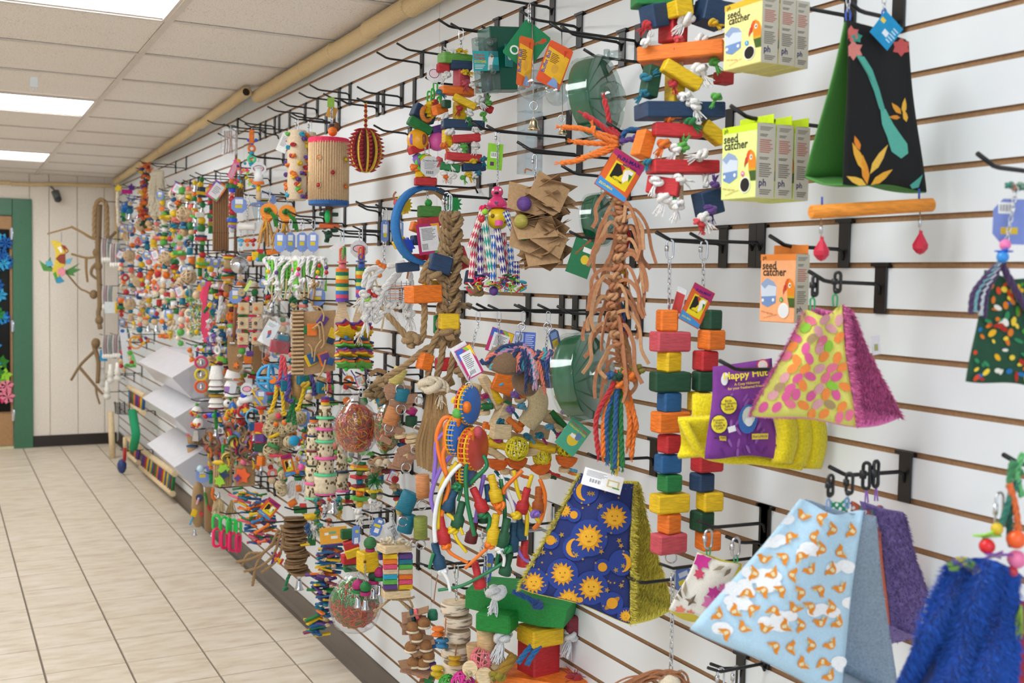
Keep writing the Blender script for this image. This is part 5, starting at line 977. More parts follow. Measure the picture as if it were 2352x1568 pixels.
# ---- blue ring toy
t = T('ring_swing_toy', 'big blue and cardboard ring toy with blocks and spiky wheels', 'bird toy', 976, 425, -.17, 'wood block bird toys')
R = rotm(0, 0, math.radians(42)); t.put(MB().lathe(t.L((978, 518, 0)), [(82, -11), (92, -11), (92, 11), (82, 11), (82, -11)], 40, R @ Matrix.Rotation(PI/2, 3, 'X') , cap=False), 'ring', mat('#2f7ac0', 'card')); t.put(MB().lathe(t.L((978, 518, 0)), [(81, -11.5), (81, 11.5)], 40, R @ Matrix.Rotation(PI/2, 3, 'X'), cap=False), 'ring_lining', mat('card', 'card'))
t.star('#f0d01e', 926, 470, 22, 15, 14, 16, -18, rz=40, k='plastic', name='spiky_wheel'); t.ball('#d84a5a', 912, 466, 9, -24); t.strip('leather', [(908, 466, -26), (904, 450, -26), (910, 440, -26)], 6); t.star('#2faa5a', 1040, 468, 24, 14, 12, 14, 20, rz=40, k='plastic', name='spiky_wheel')
t.chain([(982, 428, 0), (982, 456, 0)], 5); t.ball('#3faa4a', 984, 466, 9)
for q in (('#4a8a3a', 986, 486, 52, 26, -8, 24, 20), ('red', 986, 508, 26, 14, 0, 20, 30), ('#c83a44', 988, 510, 54, 22, -10, 26, 25, 0, -8), ('orange', 956, 522, 26, 22, -4, 22, 30, 0, 16), ('navy', 965, 552, 40, 22, -4, 30, 25), ('red', 1000, 590, 40, 22, -8, 24, 30, 0, 8), ('yellow', 918, 558, 28, 20, -16, 22, 30, 0, -30), ('#4fb83a', 935, 584, 18, 18, -16, 16, 30), ('navy', 936, 613, 52, 22, -10, 26, 15, 0, -6), ('red', 1060, 595, 24, 44, 10, 22, 30, 0, -24), ('red', 962, 590, 30, 14, -2, 20, 20)): t.blk(*q, bev=2)
t.star('#2f5ad8', 935, 564, 19, 13, 10, 16, -16, rz=25, k='plastic', name='gear'); t.strip('leather', [(936, 550, -18), (940, 600, -20), (935, 640, -18)], 6); t.plate('#b02f6a', 986, 548, 54, 70, -34, -8, 14, deco=[('p', '#e8a02a', [(.2, .95), (.95, .95), (.95, 0)]), ('p', '#4fa84a', [(.95, 0), (.95, -.95), (.3, -.95)]), ('#e4e6ea', -.75, -.8, .78, .8), ('bar', -.65, -.7, -.15, -.3), ('ln', '#6a6a70', -.6, .7, .6, -.1, 9)])
# ---- paper braid toy
t = T('paper_braid_toy', 'huge brown paper rope braid toy with orange, navy and yellow blocks', 'bird toy', 1026, 450, -.26, 'wood block bird toys')
t.link(1026, 464, 14, 44, 2.2); t.link(1032, 466, 12, 40, 2); PJ = '#a5865c'
for k in range(3):
    for e_ in (-6, 6):
        ph = k*2*PI/3; pts = [(1034+(19*math.sin((y+e_)/104*2*PI+ph))+e_*.6+(y-600)*-.03, y, 13*math.sin(2*((y+e_)/104*2*PI+ph))-10) for y in range(488, 800, 9)]
        t.rope(PJ if k else '#9c7c52', pts, 7.2, 'braid_strand', strands=3)
for pts in ([(1030, 590, -20), (1005, 590, -30), (980, 610, -36), (968, 650, -38)], [(1040, 600, -10), (1062, 592, -10), (1085, 610, -6)], [(1020, 640, -26), (990, 632, -36), (985, 650, -36), (998, 665, -34)], [(975, 695, -36), (974, 740, -34), (968, 780, -30), (945, 790, -28)], [(945, 785, -28), (910, 745, -26), (890, 722, -24)], [(1020, 790, -16), (980, 800, -24), (930, 840, -28), (880, 870, -30)], [(1010, 760, -30), (990, 800, -30), (985, 850, -28), (975, 900, -26)], [(1045, 770, -24), (1040, 820, -22), (1032, 860, -22), (1022, 900, -22)], [(1060, 850, -10), (1068, 880, -10), (1060, 910, -10), (1048, 940, -10)], [(1050, 700, 4), (1075, 702, 8), (1082, 704, 10)], [(1020, 780, -26), (1012, 830, -26), (1002, 870, -24), (992, 900, -22)]): t.rope(PJ, pts, 8, 'paper_rope')
for x, y, R in ((1000, 628, 18), (945, 780, 18), (1034, 762, 20), (1092, 668, 16), (1062, 852, 16), (875, 875, 14), (1003, 888, 22)): t.knot(PJ, x, y, R, -34)
for q in (('orange', 972, 675, 78, 40, -34, 44, 34, 0, -3), ('navy', 1010, 606, 50, 40, -34, 36, 20, 0, 14), ('yellow', 1031, 738, 44, 36, -36, 34, 15), ('navy', 1090, 640, 40, 34, 0, 30, 30, 0, 10), ('orange', 976, 830, 30, 38, -30, 28, 35, 0, 16), ('red', 1024, 836, 44, 30, -6, 34, 25), ('red', 1060, 590, 24, 50, 8, 20, 20, 0, -20), ('yellow', 995, 650, 50, 14, 4, 20, 20), ('green', 1003, 745, 14, 44, 12, 16, 20)): t.blk(*q, bev=3)
t.knot('cream', 990, 885, 26, -44, r=9); t.rope('cream', [(966, 880, -50), (990, 870, -54), (1018, 878, -50), (1030, 900, -46)], 8); t.rope('cream', [(968, 890, -50), (995, 895, -54), (1024, 890, -48)], 8); t.fringe('cream', 1014, 900, 40, .5, 16, 1.6, -44)
for k in range(12): t.strip(PJ if k % 2 else '#97784f', [(985+k*3, 900, -34-k % 3*4), (974+k*5, 960, -36), (958+k*8, 1020, -34+k % 4*3), (962+k*6.2, 1085-abs(k-5)*3, -34)], 11, 2.4, 'paper_tail', 'card')
t.cyl('#cf8a55', (970, 1090, -30), (972, 1142, -30), 16, name='dowel'); t.cyl('#cf8a55', (974, 1100, -18), (974, 1142, -18), 12, name='dowel')
# ---- leather and ring toy
t = T('leather_ring_toy', 'leather tabs toy with split rings and teal and olive dowels', 'bird toy', 905, 845, -.2, 'leather bird toys')
t.chain([(845, 862, 6), (850, 920, 4), (868, 900, 0)], 7)
LT = '#b58a70'
for x, y, w, h, rz, ry in ((913, 893, 62, 22, 10, 8), (920, 930, 54, 20, 15, 6), (898, 968, 30, 40, 30, 40), (946, 915, 30, 22, 40, 0), (905, 985, 44, 16, 30, 20), (936, 1030, 44, 20, 20, -20), (925, 1060, 46, 30, 20, 20), (955, 1048, 40, 14, 30, 0), (946, 1148, 54, 12, 10, -5), (940, 1195, 56, 6, 20, 30), (965, 1238, 44, 6, 10, 0), (900, 905, 30, 20, 20, -20), (886, 1010, 30, 14, 30, 30), (910, 1072, 40, 12, 20, 10), (895, 990, 26, 18, 40, 0)): t.blk(LT, x, y, w, h, -20, 5, rz, 0, ry, 'leather_tab', 1, 'leather')
for c, p0, p1, r in (('#cdbb6a', (922, 845, -8), (905, 882, -12), 16), ('teal', (926, 892, -24), (922, 920, -22), 16), ('#c9824e', (907, 935, -18), (894, 975, -22), 17), ('dgreen', (945, 955, -10), (944, 978, -10), 14), ('magenta', (948, 935, -4), (940, 950, -4), 14), ('teal', (945, 1130, -14), (925, 1175, -18), 20), ('teal', (940, 1180, -10), (928, 1222, -12), 18), ('#8f9a45', (966, 1186, -34), (966, 1236, -34), 16), ('#cdbb6a', (917, 1150, -4), (920, 1180, -4), 10), ('blue', (1080, 900, 10), (1050, 912, 10), 14), ('#8a6a3a', (1040, 870, 16), (1020, 880, 16), 14)): t.cyl(c, p0, p1, r, bev=1.5)
for x, y, R in ((919, 893, 10), (921, 940, 11), (893, 982, 10), (953, 1033, 9), (933, 1074, 11), (969, 1160, 11), (926, 1197, 11), (966, 1250, 11), (950, 1248, 8), (960, 985, 10), (962, 920, 9)): t.ring('silver', x, y, R, 1.8, -30, rz=20, name='split_ring')
for x, y in ((945, 1000), (944, 1010), (930, 1040), (942, 1044), (920, 1000), (952, 1020)): t.disc('pine', x, y, 14, 8, -10, (8, -8))
for x, y in ((862, 890), (872, 905), (850, 905), (880, 920)): t.knot('#8a7048', x, y, 12, 0)
t.cyl('teal', (872, 912, 4), (880, 930, 4), 12); t.strip('#8d6d4c', [(850, 862, 0), (866, 850, -4), (886, 856, -6)], 14)
# ---- rainbow tagged chains with coconut shells
def rtag(t, x, y, w, h, ang, rz=14, d=-10): t.plate('#c83a7a', x, y, w, h, d, ang, rz, 1, 'tag', deco=[('p', '#4a6ac8', [(-.95, .2), (-.95, .95), (.2, .95)]), ('p', '#8fc84a', [(-.1, .95), (.5, .95), (.5, .5)]), ('p', '#f0d02a', [(.4, .95), (.95, .95), (.95, .1)]), ('#ecedf0', -.72, -.92, .72, .66), ('ln', '#7a7a82', -.5, .5, .5, -.4, 8), ('bar', -.5, -.8, .2, -.55)])
t = T('coconut_toy', 'coconut shell toy wrapped in pink and navy rope with a rainbow tag', 'bird toy', 1208, 712, -.22, 'coconut bird toys')
t.clip(1202, 735, 9, 40); t.ring('silver', 1198, 750, 8, 1.6, k='metal'); t.chain([(1197, 758, 0), (1188, 792, 0)], 6); t.plate('#5a74c8', 1206, 785, 48, 46, 10, 3, 10, deco=[('#c9cfe6', -.95, .0, -.2, .9), ('bar', -.9, .1, -.3, .7), ('ln', '#c8d0f0', 0, .8, .9, -.8, 8)])
def coco(x, y, R, d, rx, rz, col='coco'): t.put(MB().lathe(t.L((x, y, d)), [(R*math.cos(a), R*math.sin(a)) for a in [PI/2*i/8 for i in range(8, -1, -1)]]+[(R*.88*math.cos(a), R*.88*math.sin(a)) for a in [PI/2*i/8 for i in range(0, 9)]], 26, rotm(math.radians(rx), 0, math.radians(rz)), cap=False), 'coconut_shell', mat(col, 'fur'))
coco(1160, 838, 48, 0, 24, 20); coco(1205, 880, 34, 16, 60, 30)
rd = random.Random(15); RC = ['#233a6a', '#e8806a', '#4fb0c0', '#c08ab0', '#2a4a8a', '#e89a90', '#d8b0c8']
for i in range(13): t.rope(RC[i % 7], [(1188+rd.uniform(-14, 14), 796+rd.uniform(-4, 4), -10), (1150+i*6+rd.uniform(-8, 8), 802+rd.uniform(-6, 6), -30+i), (1118+i*9, 818+rd.uniform(-8, 16), -34), (1104+i*11, 832+rd.uniform(-6, 14)+i*2, -30)], 5.5)
for i in range(16):
    x = 1196+rd.uniform(-8, 60); y = 830+rd.uniform(0, 60); t.rope(RC[i % 7], [(1200+rd.uniform(-8, 12), 798, -26), (1205+(x-1205)*.6, 815, -40), (x, y, -42)], 5); t.fringe(RC[i % 7], x, y-2, 26, .35, 8, 1.3, -42)
t = T('coconut_toy', 'whole coconut on a keyring chain beside the large green wheel', 'bird toy', 1262, 712, -.18, 'coconut bird toys')
t.clip(1259, 735, 9, 40); t.ring('silver', 1258, 750, 9, 1.6, k='metal'); t.chain([(1258, 758, 0), (1254, 806, 0)], 6); t.put(MB().ball(t.L((1262, 852, 10)), 40, 1.0, 22), 'coconut', mat('coco', 'fur')); t.plate('#5a6a9a', 1276, 785, 30, 58, -6, -20, 40, corner=8, deco=[('#d8b83a', -.7, -.6, .5, .2), ('#8fa8d8', -.7, .3, .6, .8)])
for i in range(9): t.rope(RC[i % 7], [(1236+i*7, 806+rd.uniform(-5, 5), -10), (1240+i*7, 812, -30), (1228+i*8, 824+rd.uniform(-4, 10), -32)], 5.5)
t.rope('#2a4a8a', [(1252, 815, -30), (1256, 840, -36), (1260, 872, -38)], 5); t.fringe('#2a4a8a', 1260, 870, 22, .4, 10, 1.2, -38)
# ---- wooden preening cluster
t = T('wood_cluster_toy', 'dense cluster of plain, orange and yellow wood pieces with loofah and wicker balls', 'bird toy', 1146, 712, -.18, 'wood block bird toys')
t.clip(1146, 735, 9, 40); t.chain([(1146, 756, 0), (1145, 800, 0)], 6); rtag(t, 1148, 785, 56, 56, 18, 16, 8)
t.cyl('#a08a72', (1172, 836, -10), (1160, 990, 0), 11, name='perch_stick'); t.cyl('#a08a72', (1168, 880, -6), (1166, 1000, 0), 9, name='perch_stick')
for c, x, y, w, h, d, dd, rz, ry in (('orange', 1157, 880, 50, 46, -60, 14, 20, 22), ('pine', 1125, 900, 16, 86, -56, 22, 30, -30), ('pine', 1152, 956, 32, 58, -44, 30, 30, 28), ('pine', 1150, 990, 44, 34, -56, 30, 20, 4), ('pine', 1128, 1034, 74, 16, -46, 20, 20, 36), ('#d8bc92', 1238, 1035, 78, 18, -40, 20, 10, -6), ('#d8bc92', 1300, 930, 20, 64, -20, 26, 20, -36), ('#d8bc92', 1240, 990, 40, 30, -30, 26, 30, 14), ('orange', 1182, 975, 14, 44, -50, 14, 0, -50), ('orange', 1122, 978, 26, 16, -30, 16, 20, 14), ('pine', 1205, 1005, 60, 14, -10, 20, 20, 12), ('#d8bc92', 1270, 960, 36, 30, -10, 24, 30, 20), ('#d8bc92', 1218, 960, 40, 26, -4, 24, 20, 20)): t.blk(c, x, y, w, h, d, dd, rz, 0, ry, bev=2)
for c, p0, p1, r in (('yellow', (1112, 868, -58), (1150, 925, -58), 9), ('green', (1078, 936, -50), (1132, 932, -56), 8), ('yellow', (1108, 1012, -56), (1170, 1028, -60), 9), ('yellow', (1215, 1018, -46), (1276, 1034, -46), 9), ('green', (1265, 945, -20), (1298, 980, -24), 8), ('orange', (1200, 970, -40), (1182, 990, -44), 9)): t.cyl(c, p0, p1, r, bev=1.5)
for c, x, y, r, h, tl in (('orange', 1208, 898, 18, 8, (60, 20)), ('pine', 1195, 915, 14, 9, (20, -10)), ('pine', 1112, 946, 14, 9, (10, 0)), ('pine', 1180, 975, 12, 8, (60, 20)), ('pine', 1284, 985, 16, 8, (10, 35)), ('#d8bc92', 1160, 1082, 12, 9, (10, 0)), ('#d8bc92', 1185, 1085, 14, 10, (8, 0)), ('#d8bc92', 1252, 1092, 14, 9, (8, -8)), ('#d8bc92', 1296, 1078, 13, 9, (8, 0)), ('green', 1164, 930, 10, 5, (70, 20))): t.disc(c, x, y, r, h, -46, tl)
for x, y, ang in ((1142, 1065, 6), (1186, 1062, 0), (1242, 1074, -16), (1300, 1058, 8)):
    w = 24; t.put(MB().prism([(-w, 10), (w, 10), (w*.9, 0), (w*.55, -11), (0, -15), (-w*.55, -11), (-w*.9, 0)], 20, t.L((x, y, -44)), rotm(0, math.radians(ang), math.radians(20))), 'half_disc', mat('#e06a1e', 'wood'))
for x, y, R in ((1187, 1030, 27), (1136, 1012, 20), (1245, 1050, 22), (1300, 1030, 22)): t.wicker('#e8d82a', x, y, R, 1.5, -66 if x < 1200 and x > 1150 else -36, 22)
def loofah(x, y, w, h, d, ang, pts): t.put(MB().tube(crv([t.L(p) for p in pts], 6), w/2, 14), 'loofah', mat('#d9c69a', 'fur'))
loofah(1225, 920, 46, 0, 0, 0, [(1225, 896, -52), (1236, 918, -54), (1232, 945, -54), (1214, 968, -52), (1208, 976, -52)]); loofah(0, 0, 34, 0, 0, 0, [(1094, 880, -40), (1088, 900, -42), (1094, 925, -42), (1112, 938, -42)])
for i, (x, y) in enumerate(((1148, 878), (1112, 910), (1148, 968), (1182, 905), (1198, 932), (1144, 1010), (1238, 1000), (1298, 945), (1262, 980), (1286, 1000), (1212, 1002), (1172, 940))): t.knot(['sky', 'magenta', 'teal', 'violet'][i % 4], x, y, 9, -62, r=3.4); t.rope(['magenta', 'sky', 'teal'][i % 3], [(x, y, -62), (x+10, y+8, -58), (x+18, y+20, -50)], 3.2)
for i, (c, x, y) in enumerate((('teal', 1155, 1100), ('orange', 1200, 1095), ('red', 1270, 1090), ('dgreen', 1262, 1096), ('sky', 1310, 1080), ('orange', 1310, 1088))): t.rope(c, [(x-18, y-20, -40), (x-4, y-4, -44), (x+16, y+2, -44)], 4)
# ---- wheel and finger dowel toy
t = T('finger_dowel_toy', 'blue and red ridged wheels with bright cords and painted finger dowels', 'bird toy', 1098, 712, -.30, 'wood block bird toys')
t.clip(1098, 735, 9, 40); t.chain([(1094, 756, 0), (1082, 810, 0), (1078, 880, -10)], 6); rtag(t, 1078, 830, 40, 74, -28, 14, -8); t.plate('#e9eaee', 1070, 828, 40, 84, 4, -30, 14, deco=[('ln', '#8a8a90', -.7, .8, .7, -.6, 8)]); t.ring('silver', 1077, 886, 8, 1.6, -14, k='metal')
RW = rotm(0, math.radians(8), math.radians(62)) @ Matrix.Rotation(PI/2, 3, 'X')
def rwheel(x, y, R, cols, d):
    mb = MB(); c = t.L((x, y, d)); z = -len(cols)*4
    for cc in cols[::-1]: mb.use(mat(cc, 'plastic')); mb.lathe(c, [(0, z), (R*.96, z), (R, z+1), (R, z+3.4), (R*.96, z+4.4), (0, z+4.4)], 26, RW, cap=False); z += 8
    for i in range(26): a = i*2*PI/26; mb.use(mat('#e0a01e', 'plastic')); mb.box(c+RW@V((R*.97*math.cos(a), R*.97*math.sin(a), 0)), 3, 3, len(cols)*7, RW)
    return t.put(mb, 'ridged_wheel', None)
rwheel(1076, 930, 46, ('#2f7ad8', '#f0c01e', '#d84a3a'), -10); rwheel(1056, 1000, 50, ('#2f7ad8', '#2f7ad8', '#f0a01e'), -24); rwheel(1088, 1030, 50, ('#d84a3a', '#f0c01e', '#d83a3a', '#f08a1e'), -20); rwheel(1072, 1085, 34, ('#1f5aa8', '#f0c01e', '#d83a3a'), -14)
for c, x, y in (('orange', 1072, 935, ), ('orange', 1048, 968), ('orange', 1080, 1002), ('rose', 1098, 992), ('yellow', 1068, 1055), ('lgreen', 1050, 950)): t.ball(c, x, y, 11, -44, 1.3)
CC = {'o': '#ef7a22', 'v': '#8a6ac8', 'y': '#e8c81e', 'w': '#eceff0', 'g': '#1d7a4a'}
fing = lambda c, x0, y0, x1, y1, d=-40: (lambda a, b: t.put(MB().lathe(t.L((x0, y0, d)), [(0, 0), (8, 0), (9, 3), (9, 30), (15, 38), (15, (t.L((x1, y1, d))-t.L((x0, y0, d))).length-2), (13, (t.L((x1, y1, d))-t.L((x0, y0, d))).length), (0, (t.L((x1, y1, d))-t.L((x0, y0, d))).length)], 14, (t.L((x1, y1, d))-t.L((x0, y0, d))).to_track_quat('Z', 'Y').to_matrix(), cap=False), 'finger_dowel', mat(c, 'wood')))(0, 0)
for c, pts in (('o', [(1045, 962, -30), (1020, 960, -36), (1003, 1000, -40), (1010, 1050, -42), (1030, 1110, -44), (1022, 1150, -44), (1014, 1185, -44)]), ('o', [(1072, 1005, -40), (1040, 1012, -46), (1018, 1040, -50), (1025, 1090, -50)]), ('o', [(1050, 968, -34), (1025, 975, -40), (1020, 1030, -40)]), ('v', [(1045, 1035, -36), (1010, 1080, -40), (990, 1140, -42), (1000, 1180, -42)]), ('v', [(1040, 980, -36), (1004, 1010, -40), (1000, 1060, -40), (995, 1110, -40)]), ('y', [(1060, 920, -30), (1044, 915, -36), (1040, 925, -36)]), ('y', [(1050, 1060, -36), (1020, 1110, -44), (1008, 1160, -46), (1006, 1215, -46)]), ('y', [(1040, 1070, -30), (1012, 1120, -36), (1012, 1200, -38)]), ('w', [(1060, 1065, -46), (1035, 1090, -54), (1008, 1140, -56), (998, 1200, -56), (1000, 1245, -54)]), ('g', [(1080, 1040, -48), (1070, 1080, -54), (1072, 1140, -54), (1080, 1185, -52), (1090, 1230, -48)]), ('g', [(1110, 1045, -40), (1118, 1070, -44), (1095, 1095, -44), (1080, 1110, -42)]), ('w', [(1040, 960, -20), (1022, 975, -24), (1030, 1000, -24)]), ('v', [(1112, 1090, -10), (1100, 1150, -20), (1092, 1200, -24)]), ('v', [(1130, 1110, -10), (1182, 1160, -10), (1180, 1200, -10)]), ('y', [(1180, 1080, -14), (1190, 1130, -16), (1210, 1180, -16), (1208, 1230, -16)]), ('o', [(1200, 1080, -14), (1160, 1120, -20), (1158, 1135, -22)]), ('o', [(1240, 1100, -6), (1252, 1140, -6), (1244, 1190, -6), (1225, 1215, -6)]), ('y', [(1222, 1090, -6), (1210, 1150, -8), (1240, 1200, -8)]), ('g', [(1150, 1100, -14), (1160, 1180, -20), (1150, 1240, -20), (1140, 1300, -20)]), ('w', [(1150, 1090, -10), (1180, 1170, -14), (1180, 1210, -14)]), ('g', [(1105, 1165, -40), (1125, 1190, -40), (1120, 1220, -40)]), ('o', [(1130, 1150, -34), (1140, 1165, -40), (1150, 1180, -38)])): t.tube(CC[c], pts, 5.2, 'cord', 'plastic', 7)
for q in (('#1a4a6a', 1048, 1120, 1024, 1172), ('red', 1086, 1120, 1112, 1176), ('#1d5a3c', 1062, 1152, 1048, 1210), ('yellow', 1128, 1090, 1142, 1152), ('red', 1010, 1182, 1022, 1248), ('#1a4a6a', 998, 1246, 1012, 1306), ('yellow', 1140, 1180, 1130, 1250), ('#1d5a3c', 1166, 1190, 1152, 1256), ('red', 1212, 1120, 1196, 1178, -16), ('#b05a1e', 1238, 1118, 1236, 1176, -4), ('#1a4a6a', 1120, 1112, 1124, 1150, -14), ('#6a1f24', 1092, 1190, 1080, 1246, -10), ('#1a4a6a', 1190, 1170, 1196, 1240, -8), ('#1a4a6a', 1180, 1200, 1176, 1266, -20), ('#1d5a3c', 1172, 1268, 1158, 1320, -26), ('red', 1090, 1290, 1104, 1350, -26), ('red', 1206, 1240, 1200, 1300, -4), ('#1d5a3c', 1110, 1150, 1112, 1200, 0)): fing(*q)
for c, x, y in (('o', 1148, 1160), ('g', 1108, 1182), ('w', 1148, 1262), ('o', 1124, 1252), ('g', 1050, 1118), ('y', 1040, 1218), ('o', 1024, 1252), ('w', 1018, 1312), ('g', 1166, 1262), ('v', 1230, 1180), ('y', 1186, 1184)): t.knot(CC[c], x, y, 10, -44, k='plastic', r=5)
for c, pts in (('o', [(1022, 1252, -44), (1035, 1270, -46), (1060, 1285, -44), (1075, 1292, -44)]), ('o', [(1122, 1255, -44), (1095, 1280, -46), (1068, 1305, -46)]), ('w', [(1016, 1312, -54), (1028, 1330, -52), (1034, 1358, -50)]), ('g', [(1160, 1290, -30), (1110, 1320, -40), (1060, 1345, -46), (1006, 1355, -50)]), ('y', [(1026, 1178, -46), (1050, 1200, -48), (1064, 1228, -48)]), ('y', [(1042, 1218, -46), (1050, 1240, -48), (1072, 1268, -46)]), ('g', [(1048, 1108, -40), (1060, 1120, -40), (1052, 1150, -40)]), ('g', [(996, 1270, -50), (990, 1290, -50), (986, 1306, -50)]), ('w', [(1148, 1262, -40), (1158, 1280, -40), (1156, 1300, -40)]), ('v', [(1178, 1240, -16), (1200, 1280, -16), (1215, 1290, -16)])): t.tube(CC[c], pts, 4.6, 'cord_end', 'plastic', 7, tip=.8)
# ---- white rope cage toy
t = T('rope_cage_toy', 'white cotton rope toy with woven wire basket and orange beads', 'bird toy', 884, 480, -.2, 'rope bird toys')
t.link(884, 494, 9, 30, 1.6); t.plate('#6f8fd0', 884, 530, 20, 50, -4, 0, 40, corner=6, deco=[('#e8e8ea', -.6, -.2, .6, .6), ('#d8c83a', -.4, -.6, .5, -.2)]); t.plate('#7f9fd8', 914, 528, 26, 46, 4, 0, 20, corner=7, deco=[('#e8e8ea', -.6, .1, .6, .7), ('#d8c83a', -.4, -.4, .5, 0)]); t.chain([(884, 508, 0), (882, 605, 0)], 7, 12)
for x, y in ((874, 608), (882, 612), (868, 602), (872, 632)): t.ball('orange', x, y, 6, -12, k='plastic')
for i in range(10): t.put(MB().ring(t.L((915, 650+i*5, 0)), 30, 1.2, rotm(PI/2, 0, 0), 18, 4), 'basket_wire', mat('#e09a80' if i % 2 else 'silver', 'plastic'))
for i in range(14): a = 2*PI*i/14; t.cyl('silver', (915+30*math.cos(a), 645, 30*math.sin(a)), (915+30*math.cos(a), 702, 30*math.sin(a)), 1, name='basket_wire', k='metal', n=5)
for pts in ([(880, 615, -8), (850, 650, -20), (842, 690, -22), (838, 730, -22)], [(890, 612, -10), (930, 605, -20), (900, 640, -30), (880, 665, -30)], [(880, 615, -6), (845, 620, -14), (835, 660, -16)], [(930, 612, -10), (915, 630, -26), (882, 670, -30), (862, 720, -28)], [(940, 620, 0), (945, 660, -8), (940, 720, -10)], [(900, 700, -20), (880, 720, -26), (860, 740, -26)]): t.rope('white', pts, 7)
for x, y in ((838, 676), (866, 668), (842, 730), (862, 690), (880, 672), (900, 700), (925, 700), (940, 722), (852, 700)): t.tknot('white', x, y, 11, 38, -26, (t.r.uniform(-.5, .3), 1), n=16)
for pts in ([(846, 610, -14), (855, 650, -18), (850, 690, -18)], [(875, 690, -28), (882, 720, -28), (876, 760, -26)], [(860, 615, -10), (862, 640, -16), (870, 665, -18)]): t.tube('#d8c49a', pts, 2.4, 'raffia', 'rope', 5)
t.ball('red', 848, 672, 9, -22, k='plastic'); t.ball('red', 862, 678, 8, -24, k='plastic'); t.star('lime', 850, 690, 14, 6, 4, 3, -30, k='plastic', rx=60, name='spacer')
t.cyl('#a5865c', (890, 724, -24), (930, 764, -20), 4, name='paper_stick')
# ---- foam ring paddles
def paddle(label, x, y0, X, w, ys, taground):
    t = T('foam_ring_paddle', label, 'bird toy', x, y0-40, X, 'foam ring paddle toys'); t.link(x, y0-30, 7, 34, 1.3)
    t.poly('nat', [(x-8, y0), (x+8, y0), (x+9, y0+70), (x+10, y0+140), (x+18, y0+165), (x+17, y0+205), (x-17, y0+205), (x-18, y0+165), (x-10, y0+140), (x-9, y0+70)], 5, 0, 'paddle', 'wood')
    for i, c in enumerate(ys): t.put(MB().lathe(t.L((x, y0+50+i*8.6, 0)), [(6, -4.2), (w, -4.2), (w, 4.2), (6, 4.2), (6, -4.2)], 20, cap=False, smooth=False), 'foam_ring', mat(c, 'fabric'))
    pc = '#e0707a' if not taground else '#3a5ab0'; t.ball(pc, x+1, y0+42, 8, -12, name='pacifier', k='plastic'); t.disc(pc, x+1, y0+32, 13, 3, -12, k='plastic', name='pacifier_guard'); t.ring(pc, x+1, y0+22, 6, 1.8, -12, k='plastic')
    t.link(x-1, y0+14, 8, 28, 2, -10, 20, '#e0603a', 'plastic_link', 'plastic', False); t.link(x+5, y0+12, 7, 28, 2, -10, 60, '#4fa84a' if not taground else '#d83a3a', 'plastic_link', 'plastic', False)
    if taground: t.plate('#dcdce0', x-4, y0+4, 40, 40, 10, 0, 10, corner=12, deco=[('o', '#5a5058', 0, .05, .75, .45), ('o', '#eab8c4', 0, .05, .64, .36)])
    else: t.plate('#ececee', x-12, y0-4, 34, 12, -6, -30, 10)
F_ = ['orange', '#1f7a5a', '#d8cf5a', 'orange', '#1f7a5a', '#d8cf5a', '#2f7ac0', '#d8506a', '#6a4ab0']
paddle('longer wooden paddle threaded with striped foam rings', 786, 570, -.17, 15, F_, False); paddle('shorter wooden paddle of foam rings with round pink label', 829, 568, -.12, 12, F_[1:], True)
# ---- star stack
t = T('star_stack_toy', 'stacked painted wooden star plates with clear beads between', 'bird toy', 812, 700, -.17, 'wood block bird toys')
for x, X_ in ((795, 0), (832, 14)):
    t.cyl('silver', (x, 735, X_), (x, 850, X_), 1.4, name='wire', k='metal')
    for i, (c, y) in enumerate((('purple', 752), ('red', 757), ('yellow', 764), ('navy', 786), ('orange', 791), ('lgreen', 797), ('purple', 808), ('rose', 812), ('yellow', 817), ('navy', 829), ('orange', 834), ('lgreen', 839))): t.star(c, x, y, 27, 18, 6, 4.6, X_-6, rx=66 if i > 2 else 40, rot=i*.2, name='star_plate')
    for y in (775, 803, 823, 848): t.ball('#3a8ad0' if y < 820 else '#4fc84a', x, y, 5, X_-4, k='plastic')
for x, y in ((784, 848), (806, 850), (838, 846)): t.tube('purple', [(x, y, 0), (x+6, y+10, 0), (x+10, y+14, 0)], 1.6, n=5)
t.tknot('cream', 824, 768, 7, 24, -20)
# ---- cardboard slotted panel toy
t = T('cardboard_panel_toy', 'corrugated cardboard panel toy with purple, orange and blue wooden squares', 'bird toy', 716, 690, -.2, 'paper and cardboard bird toys')
t.poly('card', [(696, 716), (770, 711), (770, 850), (699, 862)], 16, 0, 'cardboard_panel', 'card', 10); t.blk('#8d7050', 684, 787, 24, 150, -10, 20, 20, 0, 0, 'slatted_edge', 1, 'card')
for i in range(16): t.blk('#cfae86', 683, 719+i*9.2, 29, 4.4, -20, 10, 12, 0, -2, 'cardboard_slat', .6, 'card')
for c, x, y, w, ry in (('purple', 741, 736, 20, 35), ('orange', 717, 757, 22, 0), ('yellow', 713, 826, 22, -25), ('blue', 718, 822, 20, -25), ('orange', 745, 824, 24, -20), ('purple', 748, 824, 20, -20), ('yellow', 765, 765, 18, 20), ('green', 703, 758, 14, 0), ('navy', 760, 780, 16, 20), ('blue', 760, 830, 14, 20)): t.blk(c, x, y, w, w*1.25, -18-(3 if c in('blue', 'purple') else 0), 4, 14, 0, ry, 'wood_square', 1)
for pts in ([(742, 738, -26), (744, 722, -26), (735, 706, -24), (718, 704, -22)], [(718, 820, -28), (716, 800, -26), (708, 790, -24)], [(748, 826, -28), (742, 850, -28), (730, 868, -26)], [(722, 757, -26), (738, 740, -28), (745, 785, -28), (738, 800, -28)], [(718, 755, -26), (732, 748, -28), (736, 780, -28)], [(722, 830, -26), (726, 800, -28), (740, 780, -28)]): t.tube('#c4a06a', pts, 2.2, 'raffia', 'rope', 5)
